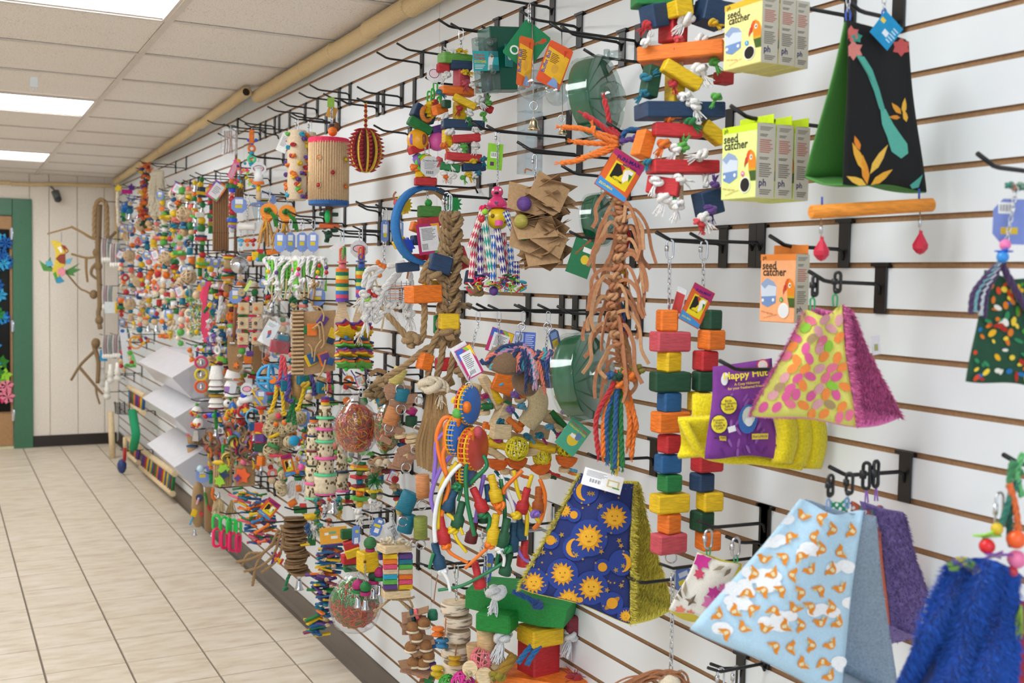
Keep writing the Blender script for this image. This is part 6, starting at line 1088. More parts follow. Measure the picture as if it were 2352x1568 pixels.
# ---- corrugated cylinder
t = T('corrugated_cylinder_toy', 'large corrugated cardboard cylinder with pink top and blue base disc', 'bird toy', 762, 225, -.19, 'paper and cardboard bird toys')
t.chain([(762, 225, 0), (762, 285, 0)], 6); t.plate('#8fb84a', 760, 235, 16, 22, -4, 0, 10); t.plate('#c89a4a', 762, 258, 22, 26, 4, 20, 10); t.blk('#3f2a3a', 768, 292, 26, 12, 4, 20, 20); t.ball('orange', 764, 302, 11, -6); t.ball('#7a4a20', 772, 292, 11, 4)
n = 48; t.put(MB().lathe(t.L((755, 395, 0)), [(44, -68), (45, -66), (45, 66), (44, 68)], n), 'cylinder', mat('#cdab84', 'card'))
for i in range(n): a = 2*PI*i/n; t_ = V((45*math.cos(a), 45*math.sin(a), 0)); 
mb = MB(); c = t.L((755, 395, 0)); [mb.cyl(c+V((45*math.cos(2*PI*i/n), 45*math.sin(2*PI*i/n), -67)), c+V((45*math.cos(2*PI*i/n), 45*math.sin(2*PI*i/n), 67)), 2.1, n=5) for i in range(n)]; t.put(mb, 'corrugation', mat('#d6b68e', 'card'), kind='stuff')
t.disc('#e0305a', 755, 325, 47, 13, k='card', name='top_disc'); t.disc('#1f5a9a', 755, 466, 47, 12, name='base_disc')
for c, x, y, d in (('orange', 734, 361, -38), ('red', 765, 396, -46), ('red', 732, 425, -40), ('yellow', 794, 366, -20), ('orange', 794, 428, -20), ('lgreen', 712, 400, -16)): t.ring('#a98a66', x, y, 6.2, 1.4, d-6, rz=(x-755)*.9, k='card', name='hole_rim'); t.ball(c, x, y, 5, d-2)
t.cyl('#8a5a38', (755, 474, 0), (755, 520, 0), 8, k='wood', name='post'); t.blk('#1d4a38', 755, 492, 44, 9, 0, 10, 20, name='bar'); t.put(MB().ball(t.L((752, 497, -12)), 7, 2.2, 10), 'gem', mat('#1fb85a', 'plastic')); t.blk('#d8602a', 756, 519, 46, 10, -2, 14, 10, name='bar'); t.knot('dgreen', 754, 538, 9, 0); t.rope('dgreen', [(760, 530, 0), (776, 528, 0)], 5); t.rope('dgreen', [(753, 538, 0), (750, 556, 0)], 6)
# ---- spiky ball
t = T('spiky_woven_ball', 'red and yellow woven spiky palm ball hanging above the paddles', 'bird toy', 840, 236, -.17, 'rope bird toys')
t.strip('#d8b83a', [(840, 236, 0), (840, 300, 0)], 9, 2, 'woven_handle', 'card')
for i in range(5): t.blk('#9a2430', 840, 244+i*11, 7, 7, -3, 3, 0, 0, 45, 'handle_check', .3, 'card')
t.put(MB().ball(t.L((840, 345, 0)), 34, 1.5, 18), 'woven_body', mat('#5a1a24', 'card'))
for st in range(10):
    a = st*2*PI/10+.15
    for j in range(11):
        z = -46+j*9; r = 34*math.sqrt(max(.05, 1-(z/51)**2)); c0 = t.L((840, 345-z, 0)); u = V((math.cos(a), math.sin(a), 0)); tn = V((-math.sin(a), math.cos(a), 0)); sd = c0+u*r
        if j % 1 == 0: t.put(MB().add([sd+tn*6+V((0, 0, 5)), sd-tn*6+V((0, 0, 5)), sd-tn*2+V((0, 0, -4)), sd+tn*2+V((0, 0, -4)), sd+u*11+V((0, 0, 1))], [(0, 1, 4), (1, 2, 4), (2, 3, 4), (3, 0, 4)]), 'palm_spike', mat('#a8303a', 'card'))
    a2 = a+PI/10; t.tube('#d8b83a', [tuple(p) for p in [(840+35*math.cos(a2)*math.sin(PI*k/8), 345-50*math.cos(PI*k/8), 35*math.sin(a2)*math.sin(PI*k/8)) for k in range(9)]], 3, 'yellow_weave', 'card', 4)
# ---- confetti bags
def confetti(label, cx, cy, R, sz, X, cols, top, bottom, n=900, seed=1):
    t = T('confetti_bag', label, 'bird toy', cx, top[1], X, 'shredded paper balls in clear bags'); rd = random.Random(seed); mb = MB(); c = t.L((cx, cy, 0)); Rr = R*.9
    for i in range(n):
        d = V((rd.gauss(0, 1), rd.gauss(0, 1), rd.gauss(0, 1))).normalized(); p = c+V((d.x*Rr, d.y*Rr*.8, d.z*Rr*sz))*rd.uniform(.9, 1.0); q = d.cross(V((rd.gauss(0, 1), rd.gauss(0, 1), rd.gauss(0, 1)))).normalized(); m = mat(cols(rd, d), 'paper'); mb.use(m); L = rd.uniform(5, 11)
        mb.tube([p-q*L, p+d*2.5, p+q*L], 1.1, 3)
    t.put(mb, 'shredded_paper', None, kind='stuff'); t.put(MB().ball(c, R*.84, sz, 18, sy=.8), 'paper_core', mat('#8a5a4a', 'paper'))
    pr = [(.5, -1.32*sz), (.12, -1.2*sz), (.5, -.98*sz), (.86, -.6*sz), (1.03, -.1*sz), (.98, .3*sz), (.7, .75*sz), (.32, 1.05*sz), (.1, 1.2*sz), (.3, 1.36*sz)]
    if bottom: pr[0] = (.02, -1.5*sz); pr[1] = (.14, -1.3*sz)
    else: pr[0] = (.0, -1.04*sz); pr[1] = (.4, -1.03*sz); pr[2] = (.75, -.85*sz)
    mb = MB(); m = 28; vs = []; rr = random.Random(seed+5)
    for i in range(m):
        a = 2*PI*i/m; k = 1+.06*math.sin(i*2.7)+.04*rr.uniform(-1, 1); vs += [c+V((r*R*k*math.cos(a), r*R*.85*k*math.sin(a), z*R)) for r, z in pr]
    q = len(pr); mb.add(vs, [(i*q+j, ((i+1) % m)*q+j, ((i+1) % m)*q+j+1, i*q+j+1) for i in range(m) for j in range(q-1)], True); t.put(mb, 'clear_bag', mat('#f6f6f8', 'bag')); return t
t = confetti('clear bag of red and orange shredded paper, hanging beside the loofah towers', 817, 983, 50, 1.25, -.2, lambda r, d: r.choice(['#d8402a', '#e07a2a', '#c83a5a', '#d8b82a', '#e08a5a', '#c8602a']), (826, 895), True, seed=1); t.link(829, 902, 8, 22, 1.4)
t = confetti('clear bag of green and yellow shredded paper behind the leather ring toy', 890, 985, 32, 1.7, -.13, lambda r, d: r.choice(['#5a9a3a', '#b8b83a', '#d8702a', '#3a8a4a', '#c83a3a']), (885, 905), True, 600, 2); t.link(882, 905, 7, 20, 1.3)
t = confetti('large clear bag of green over orange shredded paper near the floor', 815, 1385, 60, 1.05, -.22, lambda r, d: r.choice(['#3faa5a', '#5ac86a', '#3f8a4a', '#d8502a']) if d.z > .05 else r.choice(['#e0602a', '#d84a3a', '#c83a2a', '#e07a3a', '#4f8a3a']), (820, 1310), False, 1100, 3)
# ---- loofah mineral towers
def ltower(label, x, X, segs, tops, n0):
    t = T('loofah_tower', label, 'bird toy', x, n0, X, 'loofah tower toys'); t.clip(x+2, n0+16, 7, 34); y = n0+34
    for c in tops: t.disc(c, x, y, 10, 6); y += 6
    rd = random.Random(int(x))
    for kind, w, h, col in segs:
        if kind == 'd': t.disc(col, x, y+2, w, 4.5, name='plastic_disc', k='plastic'); y += 4
        else:
            t.put(MB().lathe(t.L((x, y+h/2, 0)), [(w*.98, -h/2), (w*1.02, -h*.3), (w*.96, 0), (w, h*.3), (w*.92, h/2)], 16), 'loofah_segment', mat('bone', 'bone')); mb = MB()
            for i in range(16 if col else 10):
                a = PI+rd.uniform(.1, PI-.1); z = rd.uniform(-.4, .4)*h; s_ = (rd.uniform(1.5, 3) if h < 45 else rd.uniform(4, 6)); mb.ball(t.L((x, y+h/2, 0))+V((w*.985*math.cos(a), w*.985*math.sin(a), z)), s_, 1.4, 7)
            t.put(mb, 'pore', mat('#6f5a3c', 'bone'), kind='stuff'); y += h
    return t, y
t, y = ltower('taller loofah tower with mint and pink discs and a bell', 747, -.2, (('l', 14, 24, 1), ('d', 21, 0, 'mint'), ('l', 16, 22, 1), ('d', 23, 0, 'bpink'), ('l', 18, 24, 1), ('d', 23, 0, 'mint'), ('l', 19, 34, 1), ('d', 25, 0, 'bpink'), ('l', 20, 34, 1), ('d', 26, 0, 'mint'), ('l', 26, 40, 0), ('d', 24, 0, 'bpink')), ('purple', 'red', 'yellow'), 880)
t.ring('silver', 766, 1140, 7, 1.6, k='metal'); t.bell(765, 1150, 30, 28); 
t, y = ltower('shorter loofah tower with pink and mint discs, left of the taller one', 721, -.18, (('l', 15, 26, 1), ('d', 16, 0, 'navy'), ('l', 17, 30, 1), ('d', 18, 0, 'wine'), ('l', 18, 30, 1), ('d', 17, 0, 'dgreen'), ('l', 20, 36, 0), ('d', 22, 0, 'bpink'), ('l', 20, 30, 1), ('d', 21, 0, 'mint')), ('navy', 'orange'), 926)
t, y = ltower('loofah tower half hidden behind the orange shredded paper bag', 786, -.1, (('l', 12, 34, 1), ('l', 13, 40, 1), ('d', 16, 0, 'navy'), ('l', 14, 40, 1), ('d', 16, 0, 'bpink')), ('navy',), 966)
# ---- yellow cube toy
t = T('cube_bell_toy', 'yellow wooden cube with green and magenta beads and silver bells', 'bird toy', 853, 1178, -.24, 'wood block bird toys')
t.link(852, 1190, 7, 24, 1.4); t.chain([(852, 1200, 0), (850, 1235, 0)], 5); t.ball('#3a7a45', 850, 1247, 15, n=18); t.disc('magenta', 850, 1263, 11, 7); t.blk('yellow', 844, 1288, 40, 46, 0, 40, 34, bev=3); t.ball('#5a3a10', 838, 1290, 3.4, -27, name='drilled_hole')
for x0, y0, x, y, c1, c2, d in ((824, 1312, 822, 1343, 'magenta', 'green', -16), (838, 1292, 839, 1348, 'green', 'magenta', -26), (862, 1310, 858, 1322, 'dgreen', 'magenta', 0), (872, 1300, 872, 1314, 'magenta', 'green', -6)):
    t.chain([(x0, y0, d), (x, y-10, d)], 4); t.ball(c1, x, y, 13, d, n=16); t.disc(c2, x, y+14, 12, 8, d); t.chain([(x, y+18, d), (x, y+24, d)], 3.4); t.bell(x, y+28, 20, 24, d)
t.plate('#6f8fd0', 818, 1228, 20, 44, -8, 0, 35, corner=6, deco=[('#e9e9ec', -.5, -.9, .5, -.3), ('#d8c83a', -.2, .2, .6, .5)]); t.plate('#5a7fc8', 866, 1210, 24, 44, -4, 20, 10, corner=6, deco=[('#e9e9ec', -.3, -.6, .6, -.1), ('#d8c83a', -.7, .0, .6, .3), ('#e9e9ec', -.2, .5, .6, .8)])
t = T('house_block_toy', 'red, yellow and green house shaped blocks left of the yellow cube', 'bird toy', 800, 1195, -.19, 'wood block bird toys')
for q in (('#1a5a2a', 798, 1226, 30, 22, 0, 20, 20), ('red', 806, 1250, 34, 20, -4, 24, 15, 0, -16), ('yellow', 810, 1268, 34, 20, -8, 24, 15, 0, -16), ('red', 802, 1283, 34, 22, -4, 24, 25), ('green', 806, 1302, 34, 18, 2, 22, 20)): t.blk(*q, bev=2)
# ---- pine stack
t = T('pine_stack_toy', 'stack of small dyed blocks under a plain pine board with jute ties', 'bird toy', 902, 1175, -.2, 'wood block bird toys')
t.link(902, 1184, 6, 22, 1.2); t.chain([(903, 1195, 0), (905, 1240, 0)], 4); t.plate('#dcdcde', 900, 1220, 30, 46, 6, -24, 14, deco=[('bar', -.1, -.6, .7, .2), ('t', 'LCM22', '#3a3a40', .2, .45, 6, True)])
t.blk('pine', 906, 1256, 70, 17, 0, 44, 34, name='top_board', bev=1.5); t.blk('pine', 909, 1361, 62, 17, 0, 40, 20, name='bottom_board', bev=1.5)
for i, (a, b) in enumerate((('yellow', 'purple'), ('orange', 'teal'), ('#e0507a', 'lgreen'), ('nat', 'nat'), ('cyan', 'orange'), ('lgreen', '#e0507a'), ('purple', 'yellow'))): t.blk(a, 896, 1276+i*11.6, 32, 11, -12, 22, 12, bev=1.4); t.blk(b, 931, 1276+i*11.6, 32, 11, 0, 22, 12, bev=1.4)
t.blk('teal', 875, 1264, 16, 12, 14, 12, 20); t.blk('purple', 876, 1278, 14, 14, 14, 12, 20)
for x, y in ((893, 1238), (905, 1246), (922, 1240), (938, 1248), (880, 1242)): t.knot('cream', x, y, 7, -12)
for pts in ([(905, 1370, 0), (890, 1380, -8), (866, 1400, -10)], [(910, 1370, 0), (925, 1385, 0), (945, 1405, 2)], [(920, 1372, 0), (940, 1378, 0), (948, 1395, 4)], [(900, 1376, 0), (935, 1376, 0), (952, 1370, 2)]): t.rope('#c4a678', pts, 3)
t.tknot('#c4a678', 863, 1402, 5, 12, -10)
# ---- star disc string and moss cluster
t = stk('star_disc_toy', 'string of thin coloured boards and round beads with white cotton tail', 'bird toy', 826, 1055, -.17, 'b green 26 6;b orange 34 6;b yellow 38 6;o #5a7a3a 8;b red 38 7;o teal 8;b wine 34 6;b yellow 38 7;o orange 9;b lgreen 38 8;o #d8a81e 9;k white 10 26;k white 9 24', 6)
t = T('moss_cluster_toy', 'clump of coconut chips, green moss and boards beside the star string', 'bird toy', 876, 1045, -.16, 'wood block bird toys'); rd = random.Random(3)
for i in range(12): t.blk(rd.choice(['#8d6d4c', '#a8825a', 'dgreen', 'orange', '#c8b090', '#6d2a2a']), 850+rd.uniform(0, 50), 1050+rd.uniform(0, 45), rd.uniform(14, 28), rd.uniform(5, 12), rd.uniform(-14, 6), 14, rd.uniform(-40, 40), 0, rd.uniform(-40, 40), 'chip', 1)
for i in range(5): t.put(MB().lathe(t.L((852+i*9, 1062+(i % 2)*8, -16)), [(10, 0), (8, 5), (4, 8), (0, 9)], 12, rotm(rd.uniform(-1, 1), rd.uniform(-1, 1), 0), cap=False), 'coconut_chip', mat('#cdbba0', 'bone'))
t.fringe('green', 862, 1100, 24, 3.1, 70, 1, -8, 'moss', (0, 1), 'plastic'); t.blk('yellow', 860, 1128, 36, 5, -4, 20, 20); t.ball('#5a7a3a', 858, 1138, 8, -4); t.tknot('white', 856, 1152, 9, 22, -4); t.tknot('white', 870, 1158, 8, 18, 0)
# ---- bottom: walnut and leather, birch slices
t = T('walnut_leather_toy', 'walnut shell and leather tab string toy at the bottom', 'bird toy', 985, 1300, -.22, 'leather bird toys'); rd = random.Random(44)
t.tube('leather', [(1006, 1315, 0), (1000, 1350, 0), (996, 1385, 0)], 1.4); t.put(MB().lathe(t.L((994, 1400, -6)), [(0, 0), (9, 0), (12, -8), (12, -22), (0, -22)][::-1], 14), 'spool', mat('#1f7a5a', 'wood')); t.disc('#1d4a5a', 948, 1412, 15, 7, -12, (0, 70)); t.disc('#e0606a', 958, 1410, 13, 7, -16, (0, 70))
for i in range(16): t.plate(LT if i % 3 else '#9a7658', 965+rd.uniform(-24, 22), 1405+i*10+rd.uniform(-4, 4), rd.uniform(36, 54), rd.uniform(20, 40), rd.uniform(-26, 4), rd.uniform(-20, 20), rd.uniform(-10, 40), 2.6, 'leather_tab', 'leather', rx=rd.choice([-70, -60, -20, -75, -10]))
for x, y in ((974, 1430), (948, 1440), (944, 1485), (978, 1482), (950, 1520), (972, 1522), (956, 1460), (984, 1505)):
    t.put(MB().ball(t.L((x, y, -26)), 15, .9, 14), 'walnut', mat('#94683f', 'bone')); t.put(MB().ring(t.L((x, y+9, -26)), 13, 3, rotm(PI/2, 0, 0), 14, 5), 'shell_rim', mat('#e0d2b8', 'bone'))
for c, x, y in (('blue', 994, 1478, ), ('purple', 990, 1528), ('red', 985, 1500), ('orange', 968, 1546), ('#d8a81e', 1010, 1550), ('green', 985, 1562)): t.disc(c, x, y, 12, 14, -10)
t = T('birch_slice_toy', 'stack of birch log slices on a chain with small yellow and blue spools', 'bird toy', 1048, 1295, -.22, 'wood block bird toys')
t.link(1048, 1312, 8, 34, 1.5); t.chain([(1048, 1328, 0), (1048, 1378, 0)], 6)
for x, y, r, h in ((1045, 1394, 33, 24), (1052, 1424, 33, 22), (1052, 1458, 29, 26), (1046, 1494, 33, 28), (1048, 1530, 31, 26), (1046, 1562, 30, 20)):
    o = t.put(MB().lathe(t.L((x, y, 0)), [(r*.96, -h/2), (r, -h*.4), (r, h*.4), (r*.96, h/2)], 22), 'birch_slice', mat('#dccdb8', 'birch')); t.put(MB().lathe(t.L((x, y-h/2-.4, 0)), [(0, 0), (r*.92, 0)], 22, cap=False), 'cut_face', mat('#dec9a8', 'wood'), o)
def spool(c, x, y, d=-36): t.put(MB().lathe(t.L((x, y, d)), [(6, -9), (14, -9), (15, -5), (8, -2), (8, 2), (15, 5), (14, 9), (6, 9)], 16), 'spool', mat(c, 'wood'))
spool('#2f7aa8', 1016, 1476); spool('#d8a81e', 1044, 1516); spool('orange', 1006, 1450, -20); spool('#d8b81e', 1004, 1540, -20); t.tube('leather', [(1024, 1420, -34), (1022, 1450, -38), (1018, 1470, -38)], 1.6); t.tube('leather', [(1048, 1480, -36), (1046, 1505, -38)], 1.6); t.knot('tan', 1063, 1370, 6, -8)
# ---- big green block toy
t = T('green_block_toy', 'very large green and red block toy with white and blue rope, bottom edge', 'bird toy', 1120, 1215, -.2, 'wood block bird toys')
t.link(1114, 1232, 12, 44, 2.2); t.link(1112, 1262, 12, 30, 2); t.chain([(1116, 1275, 0), (1116, 1360, 0)], 9, 16); t.plate('#5a7fc8', 1120, 1305, 24, 70, 8, 8, 30, corner=6, deco=[('#d8c83a', -.6, .1, .6, .35), ('#e9e9ec', -.5, -.6, .5, -.1)])
t.put(MB().prism([(-125, 20), (20, 20+18), (125, 24), (118, -22), (60, -30), (-125, -24)][::1], 90, t.L((1200, 1380, 20)), rotm(math.radians(8), math.radians(4), math.radians(-22))), 'green_plank', mat('#158a3c', 'woodh'))
for q in (('#128a34', 1142, 1424, 84, 42, -30, 60, -20), ('wine', 1330, 1428, 84, 46, 30, 60, 20), ('red', 1237, 1510, 76, 150, 20, 70, 35), ('#e0b414', 1241, 1455, 84, 40, -10, 76, 30), ('orange', 1230, 1560, 260, 36, 10, 110, -20)): t.blk(*q, bev=4)
t.cyl('#d8b484', (1116, 1440, -10), (1118, 1500, -10), 22, name='dowel'); t.cyl('#c8a478', (1086, 1478, 10), (1092, 1540, 10), 16, name='dowel')
for x, y, R, L_, d in ((1140, 1360, 20, 46, -70), (1155, 1462, 18, 52, -40), (1310, 1458, 16, 50, 0)): t.tknot('#e4e8ec', x, y, R, L_, d, (-.25, 1), n=26, spread=.35)
t.rope('#1f5aa0', [(1178, 1358, -60), (1205, 1370, -66), (1240, 1388, -66)], 7); t.knot('#1f4a90', 1234, 1388, 13, -66); t.rope('#1f6aa8', [(1224, 1480, -50), (1206, 1500, -60), (1190, 1522, -60)], 7); t.rope('#1f6aa8', [(1240, 1482, -50), (1222, 1505, -60), (1210, 1526, -60)], 7)
t.wicker('#e8808a', 1108, 1512, 28, 1.6, -20, 24); t.wicker('#d83a9a', 1062, 1570, 28, 1.6, -30, 20); t.wicker('#3faa3a', 1028, 1570, 22, 1.4, -10, 16); t.disc('pine', 1080, 1535, 18, 10, -40, (70, -20)); t.disc('pine', 1112, 1552, 20, 10, -46, (60, 30)); t.disc('pine', 1142, 1520, 20, 10, -20, (70, 40)); t.tknot('#d8c89a', 1076, 1545, 8, 16, -50)
t.rope('#a8801e', [(1140, 1555, -50), (1158, 1535, -54), (1182, 1505, -40)], 12); t.knot('#9a8a1e', 1142, 1552, 16, -56); t.knot('#a81f2a', 1320, 1560, 18, -20); t.fringe('#a81f2a', 1320, 1556, 30, 3.1, 30, 1.4, -20)
# ---- leather coil and hanging chain, quick links
t = T('leather_coil_toy', 'coil of tan leather lace with white cotton ball, cut by the bottom edge', 'bird toy', 1546, 1305, -.2, 'leather bird toys')
t.link(1546, 1330, 9, 36, 1.6); t.chain([(1545, 1346, 0), (1541, 1540, 0)], 9, 16); t.plate('#5f80c8', 1570, 1330, 48, 60, 16, -18, 20, corner=14, deco=[('#d8c83a', -.6, -.4, .1, .0), ('#c9d2ea', -.4, .2, .6, .6)]); rd = random.Random(71)
for i in range(12): t.strip('leather', [(1452+rd.uniform(-30, 20), 1572, -20+i*3), (1480+i*6, 1545+rd.uniform(-6, 12), -26), (1520+i*5, 1552+rd.uniform(-10, 14), -20), (1570+rd.uniform(-10, 30), 1576, -10)], 6, 2.2)
t.ball('cream', 1538, 1568, 26, -16, name='cotton_ball', k='fur'); t.strip('leather', [(1395, 1580, -10), (1440, 1556, -16), (1490, 1550, -20)], 5, 2)
for i, (x, y, rz, lb) in enumerate(((1562, 1558, 25, 'silver quick link nearest the tip of the bottom hook'), (1655, 1552, 30, 'silver quick link in the middle of the bottom hook'), (1690, 1548, 35, 'silver quick link close to the wall on the bottom hook'))):
    t = T('quick_link', lb, 'quick link', x, y-10, -.16+.05*i, 'loose quick links'); t.link(x, y+6, 20, 50, 2.6, 0, rz)

# ================================================================ left part of the wall, receding
rndc = lambda r: r.choice(['red', 'orange', 'yellow', 'green', 'blue', 'purple', 'nat', 'teal', 'pink', 'lgreen', 'orange', 'white'])
def btag(t, x, y, w, h, rz=14, d=-6): t.plate('#7f98d4', x, y, w, h, d, 0, rz, .8, 'tag', corner=w*.28, deco=[('#e9eaf0', -.5, .15, .5, .75), ('#d8c23a', -.5, -.35, .4, .05)])
def wtag(t, x, y, w, h, ang=20, rz=14, d=-6): t.plate('#e86a9a', x, y, w, h, d, ang, rz, .8, 'tag', deco=[('p', '#f0a01e', [(0, .95), (.95, .95), (.95, -.3)]), ('p', '#5aa84a', [(.95, -.3), (.95, -.95), (.2, -.95)]), ('p', '#5a6ac8', [(-.95, .2), (-.95, .95), (0, .95)]), ('#eceef2', -.75, -.8, .75, .8), ('ln', '#a0a0a8', -.5, .5, .5, -.4, 5)])
def ptag(t, x, y, w, h, d=-6): t.plate('#dcdce0', x, y, w, h, d, 0, 10, .8, 'tag', corner=w*.3, deco=[('o', '#6a5a62', 0, 0, .75, .5), ('o', '#eaa8c0', 0, 0, .62, .4)])
# knotted cylinders
def kcyl(label, x, y0, h, r, X, seed, tagw=True):
    t = T('knotted_cylinder_toy', label, 'bird toy', x, y0-26, X, 'knotted cylinder toys'); t.link(x, y0-14, 6, 26, 1.2); t.put(MB().lathe(t.L((x, y0+h/2, 0)), [(r*.9, -h/2), (r, -h/2+3), (r, h/2-3), (r*.9, h/2)], 20), 'cylinder', mat('#d8c2a4', 'card')); rd = random.Random(seed)
    for i in range(44):
        a = PI+rd.uniform(-.2, PI+.2); y = y0+6+rd.random()*(h-10); t.knot(rd.choice(['orange', 'lgreen', 'yellow', 'cyan', 'red', 'purple', 'orange']), x+r*1.08*math.cos(a), y, 5.5, r*1.08*math.sin(a), 'rope_knot', 'rope', r=2.8)
    if tagw: t.plate('#e6e6e4', x-30, y0+28, 22, 44, -8, 22, 14, deco=[('ln', '#8a8a90', -.6, .7, .6, -.4, 8)])
kcyl('tan cylinder covered in bright rope knots with a white tag', 682, 300, 160, 22, -.17, 1); kcyl('second knot covered cylinder squeezed against the corrugated cylinder', 712, 305, 150, 14, -.1, 2, False)
t = T('bagged_leather_chews', 'clear bag of thin leather chews under the bamboo pole', 'bird toy', 528, 292, -.17, 'plastic bird toys'); t.put(MB().box(t.L((527, 325, 0)), 36, 10, 62), 'clear_bag', mat('#f2f2f4', 'bag')); [t.strip('leather', [(516+i*5, 300, 0), (517+i*5+(i % 3), 330, 0), (515+i*6, 352, 0)], 3, 1) for i in range(4)]; t.link(528, 294, 4, 12, .8)
t = stk('plastic_chain_toy', 'orange tagged plastic toy with blue beads hanging in a string', 'bird toy', 578, 292, -.17, 'b orange 11 32;o #2f6ad8 4;r orange 7 3 p;o cyan 6;r mint 8 3 p;o cyan 6', 6); t.ball('#2f5ad8', 571, 322, 4, 0, k='plastic'); t.ball('#2f5ad8', 588, 322, 4, 0, k='plastic')
t = T('plastic_charm_toy', 'cluster of neon plastic charms with a long pink tag', 'bird toy', 560, 372, -.18, 'plastic bird toys'); t.plate('#ea6a9c', 536, 390, 14, 42, -8, 24, 14, corner=2, deco=[('#d8a0b0', -.7, -.9, .7, .7)]); rd = random.Random(5)
for i in range(30): k = rd.random(); x, y = 545+rd.uniform(-4, 46), 366+rd.uniform(0, 62); (t.ball(rd.choice(['lime', 'pink', 'yellow', 'cyan', 'orange', 'purple']), x, y, rd.uniform(3, 5), rd.uniform(-10, 6), k='plastic') if k < .5 else t.star(rd.choice(['lime', 'hot', 'yellow', 'cyan', 'orange']), x, y, 7, 3, 5, 3, rd.uniform(-10, 6), rd.random(), 'charm', 'plastic'))
t = stk('acrylic_cup_toy', 'clear cup toy with orange cap and round pink label', 'bird toy', 594, 362, -.18, 'g 0 12;d #e9e9ec 12 3;c #eef2f4 10 34 p;d orange 13 7 p;g 0 2;c yellow 5 16 p;c nat 6 20', 10); ptag(t, 594, 387, 34, 30)
t = stk('gear_bead_toy', 'string of green, blue and red plastic gears and beads', 'bird toy', 533, 405, -.18, 'c orange 6 16 p;d #1f7a3a 15 9 p;d #2f4ad8 8 10 p;o salmon 5;o red 8 8 p;o red 9 8 p;o red 8 8 p;d #3f8a4a 7 8 p;d #2f5ad8 12 9 p;b yellow 16 8;d violet 10 6 p;o silver 6', 4)
# tall corrugated boxes
def corr(label, x, y0, y1, w, X, col='#9a7350', n=7, tag_=None, rz=20):
    t = T('corrugated_tower', label, 'bird toy', x, y0-20, X, 'paper and cardboard bird toys'); t.chain([(x, y0-20, 0), (x, y0, 0)], 4); h = y1-y0; R = rotm(0, 0, math.radians(rz))
    t.put(MB().box(t.L((x, (y0+y1)/2, 0)), w*.9, w*.7, h, R), 'core', mat('#7a5838', 'card'))
    for i in range(n): t.put(MB().cyl(t.L((x, y1, 0))+R@V((-w*.42+w*.84*i/(n-1), -w*.36, 0)), t.L((x, y0, 0))+R@V((-w*.42+w*.84*i/(n-1), -w*.36, 0)), w*.075, n=6), 'corrugation', mat(col, 'card'))
    return t
t = corr('tall corrugated cardboard box toy with a rainbow tag and green cords', 506, 418, 575, 36, -.19); wtag(t, 497, 438, 30, 42, 34, 10, -26)
for y, c in ((495, '#8a6a1e'), (535, '#1d4a2a')): t.put(MB().box(t.L((506, y, 0)), 37, 29, 3, rotm(0, 0, math.radians(20))), 'band', mat(c, 'rope'))
t = corr('narrow corrugated strip toy directly right of the tall corrugated box', 551, 405, 470, 16, -.12, n=4)
t = T('hanging_rope', 'long thin brown rope hanging right of the tall corrugated box', 'bird toy', 541, 300, -.12, 'rope bird toys'); t.rope('#9a7350', [(543, 300, 0), (542, 420, 0), (540, 560, 0), (540, 600, 0)], 3)
# column toys left of it
t = stk('bell_block_toy', 'string of green, yellow and navy blocks with silver bells between', 'bird toy', 462, 402, -.2, 'o green 6;o yellow 7;b navy 14 12;b yellow 24 8;b navy 22 6;o orange 6;o green 7;n - 12 12;b #e9e9e2 20 12;o yellow 9;o #2f7a3a 10;b white 18 8;b navy 24 6;b red 24 8;o lgreen 6;c #1d5a3a 6 16;o red 8;b yellow 16 12;d lgreen 16 5;b yellow 22 9;c #1d7a3a 5 20;o orange 5', 4, jit=4)
t = stk('bell_bead_toy', 'column of silver bells and bright beads beside the green block string', 'bird toy', 449, 408, -.19, 'o yellow 6;n - 12 16;o orange 6;o green 6;n - 12 18;b #e8b81e 14 6;o orange 7;d #3fc84a 12 4 p;n - 14 22;o sky 5;o red 5;n - 14 24', 6, jit=2)
t = stk('chain_block_toy', 'block string with dark blocks and magenta beads under the rainbow tag', 'bird toy', 484, 418, -.17, 'o orange 5;b yellow 16 8;b orange 18 10;b purple 16 6;b #1d6a3a 14 9;b red 16 8;c #1d5a3a 5 14;o red 6;b green 14 10;o magenta 5;b #a8983a 16 10;c green 5 18', 4, jit=3)
t = T('blue_tag_roller_toy', 'white tube roller toy on chains with a big round blue tag', 'bird toy', 567, 448, -.18, 'plastic bird toys'); t.link(567, 452, 7, 20, 1.2); t.ring('silver', 568, 466, 6, 1.2, k='metal'); t.chain([(568, 472, 0), (568, 510, 0)], 5); btag(t, 549, 471, 34, 36)
t.put(MB().lathe(t.L((568, 520, 0)), [(9, -19), (10, -18), (8, -6), (8, 6), (10, 18), (9, 19)], 14, rotm(0, PI/2, 0)), 'roller', mat('#e9e6e2', 'plastic'))
for x, c in ((553, 'sky'), (568, 'orange'), (582, 'red')): t.chain([(x, 528, 0), (x, 544, 0)], 3.6); t.knot(c, x, 552, 6, 0, k='plastic'); t.ball(c, x, 562, 4, 0, k='plastic')
t = T('acrylic_cone_toy', 'blue rimmed clear cone hanging beside the orange disc toys', 'bird toy', 598, 460, -.15, 'plastic bird toys'); t.put(MB().lathe(t.L((592, 488, 0)), [(6, -20), (15, 20)], 16, cap=False), 'cone', mat('#e6eef2', 'clear')); t.ring('#6f8fd0', 592, 470, 15, 2, 0, rx=80, k='plastic'); btag(t, 612, 458, 44, 36, 14, 8)
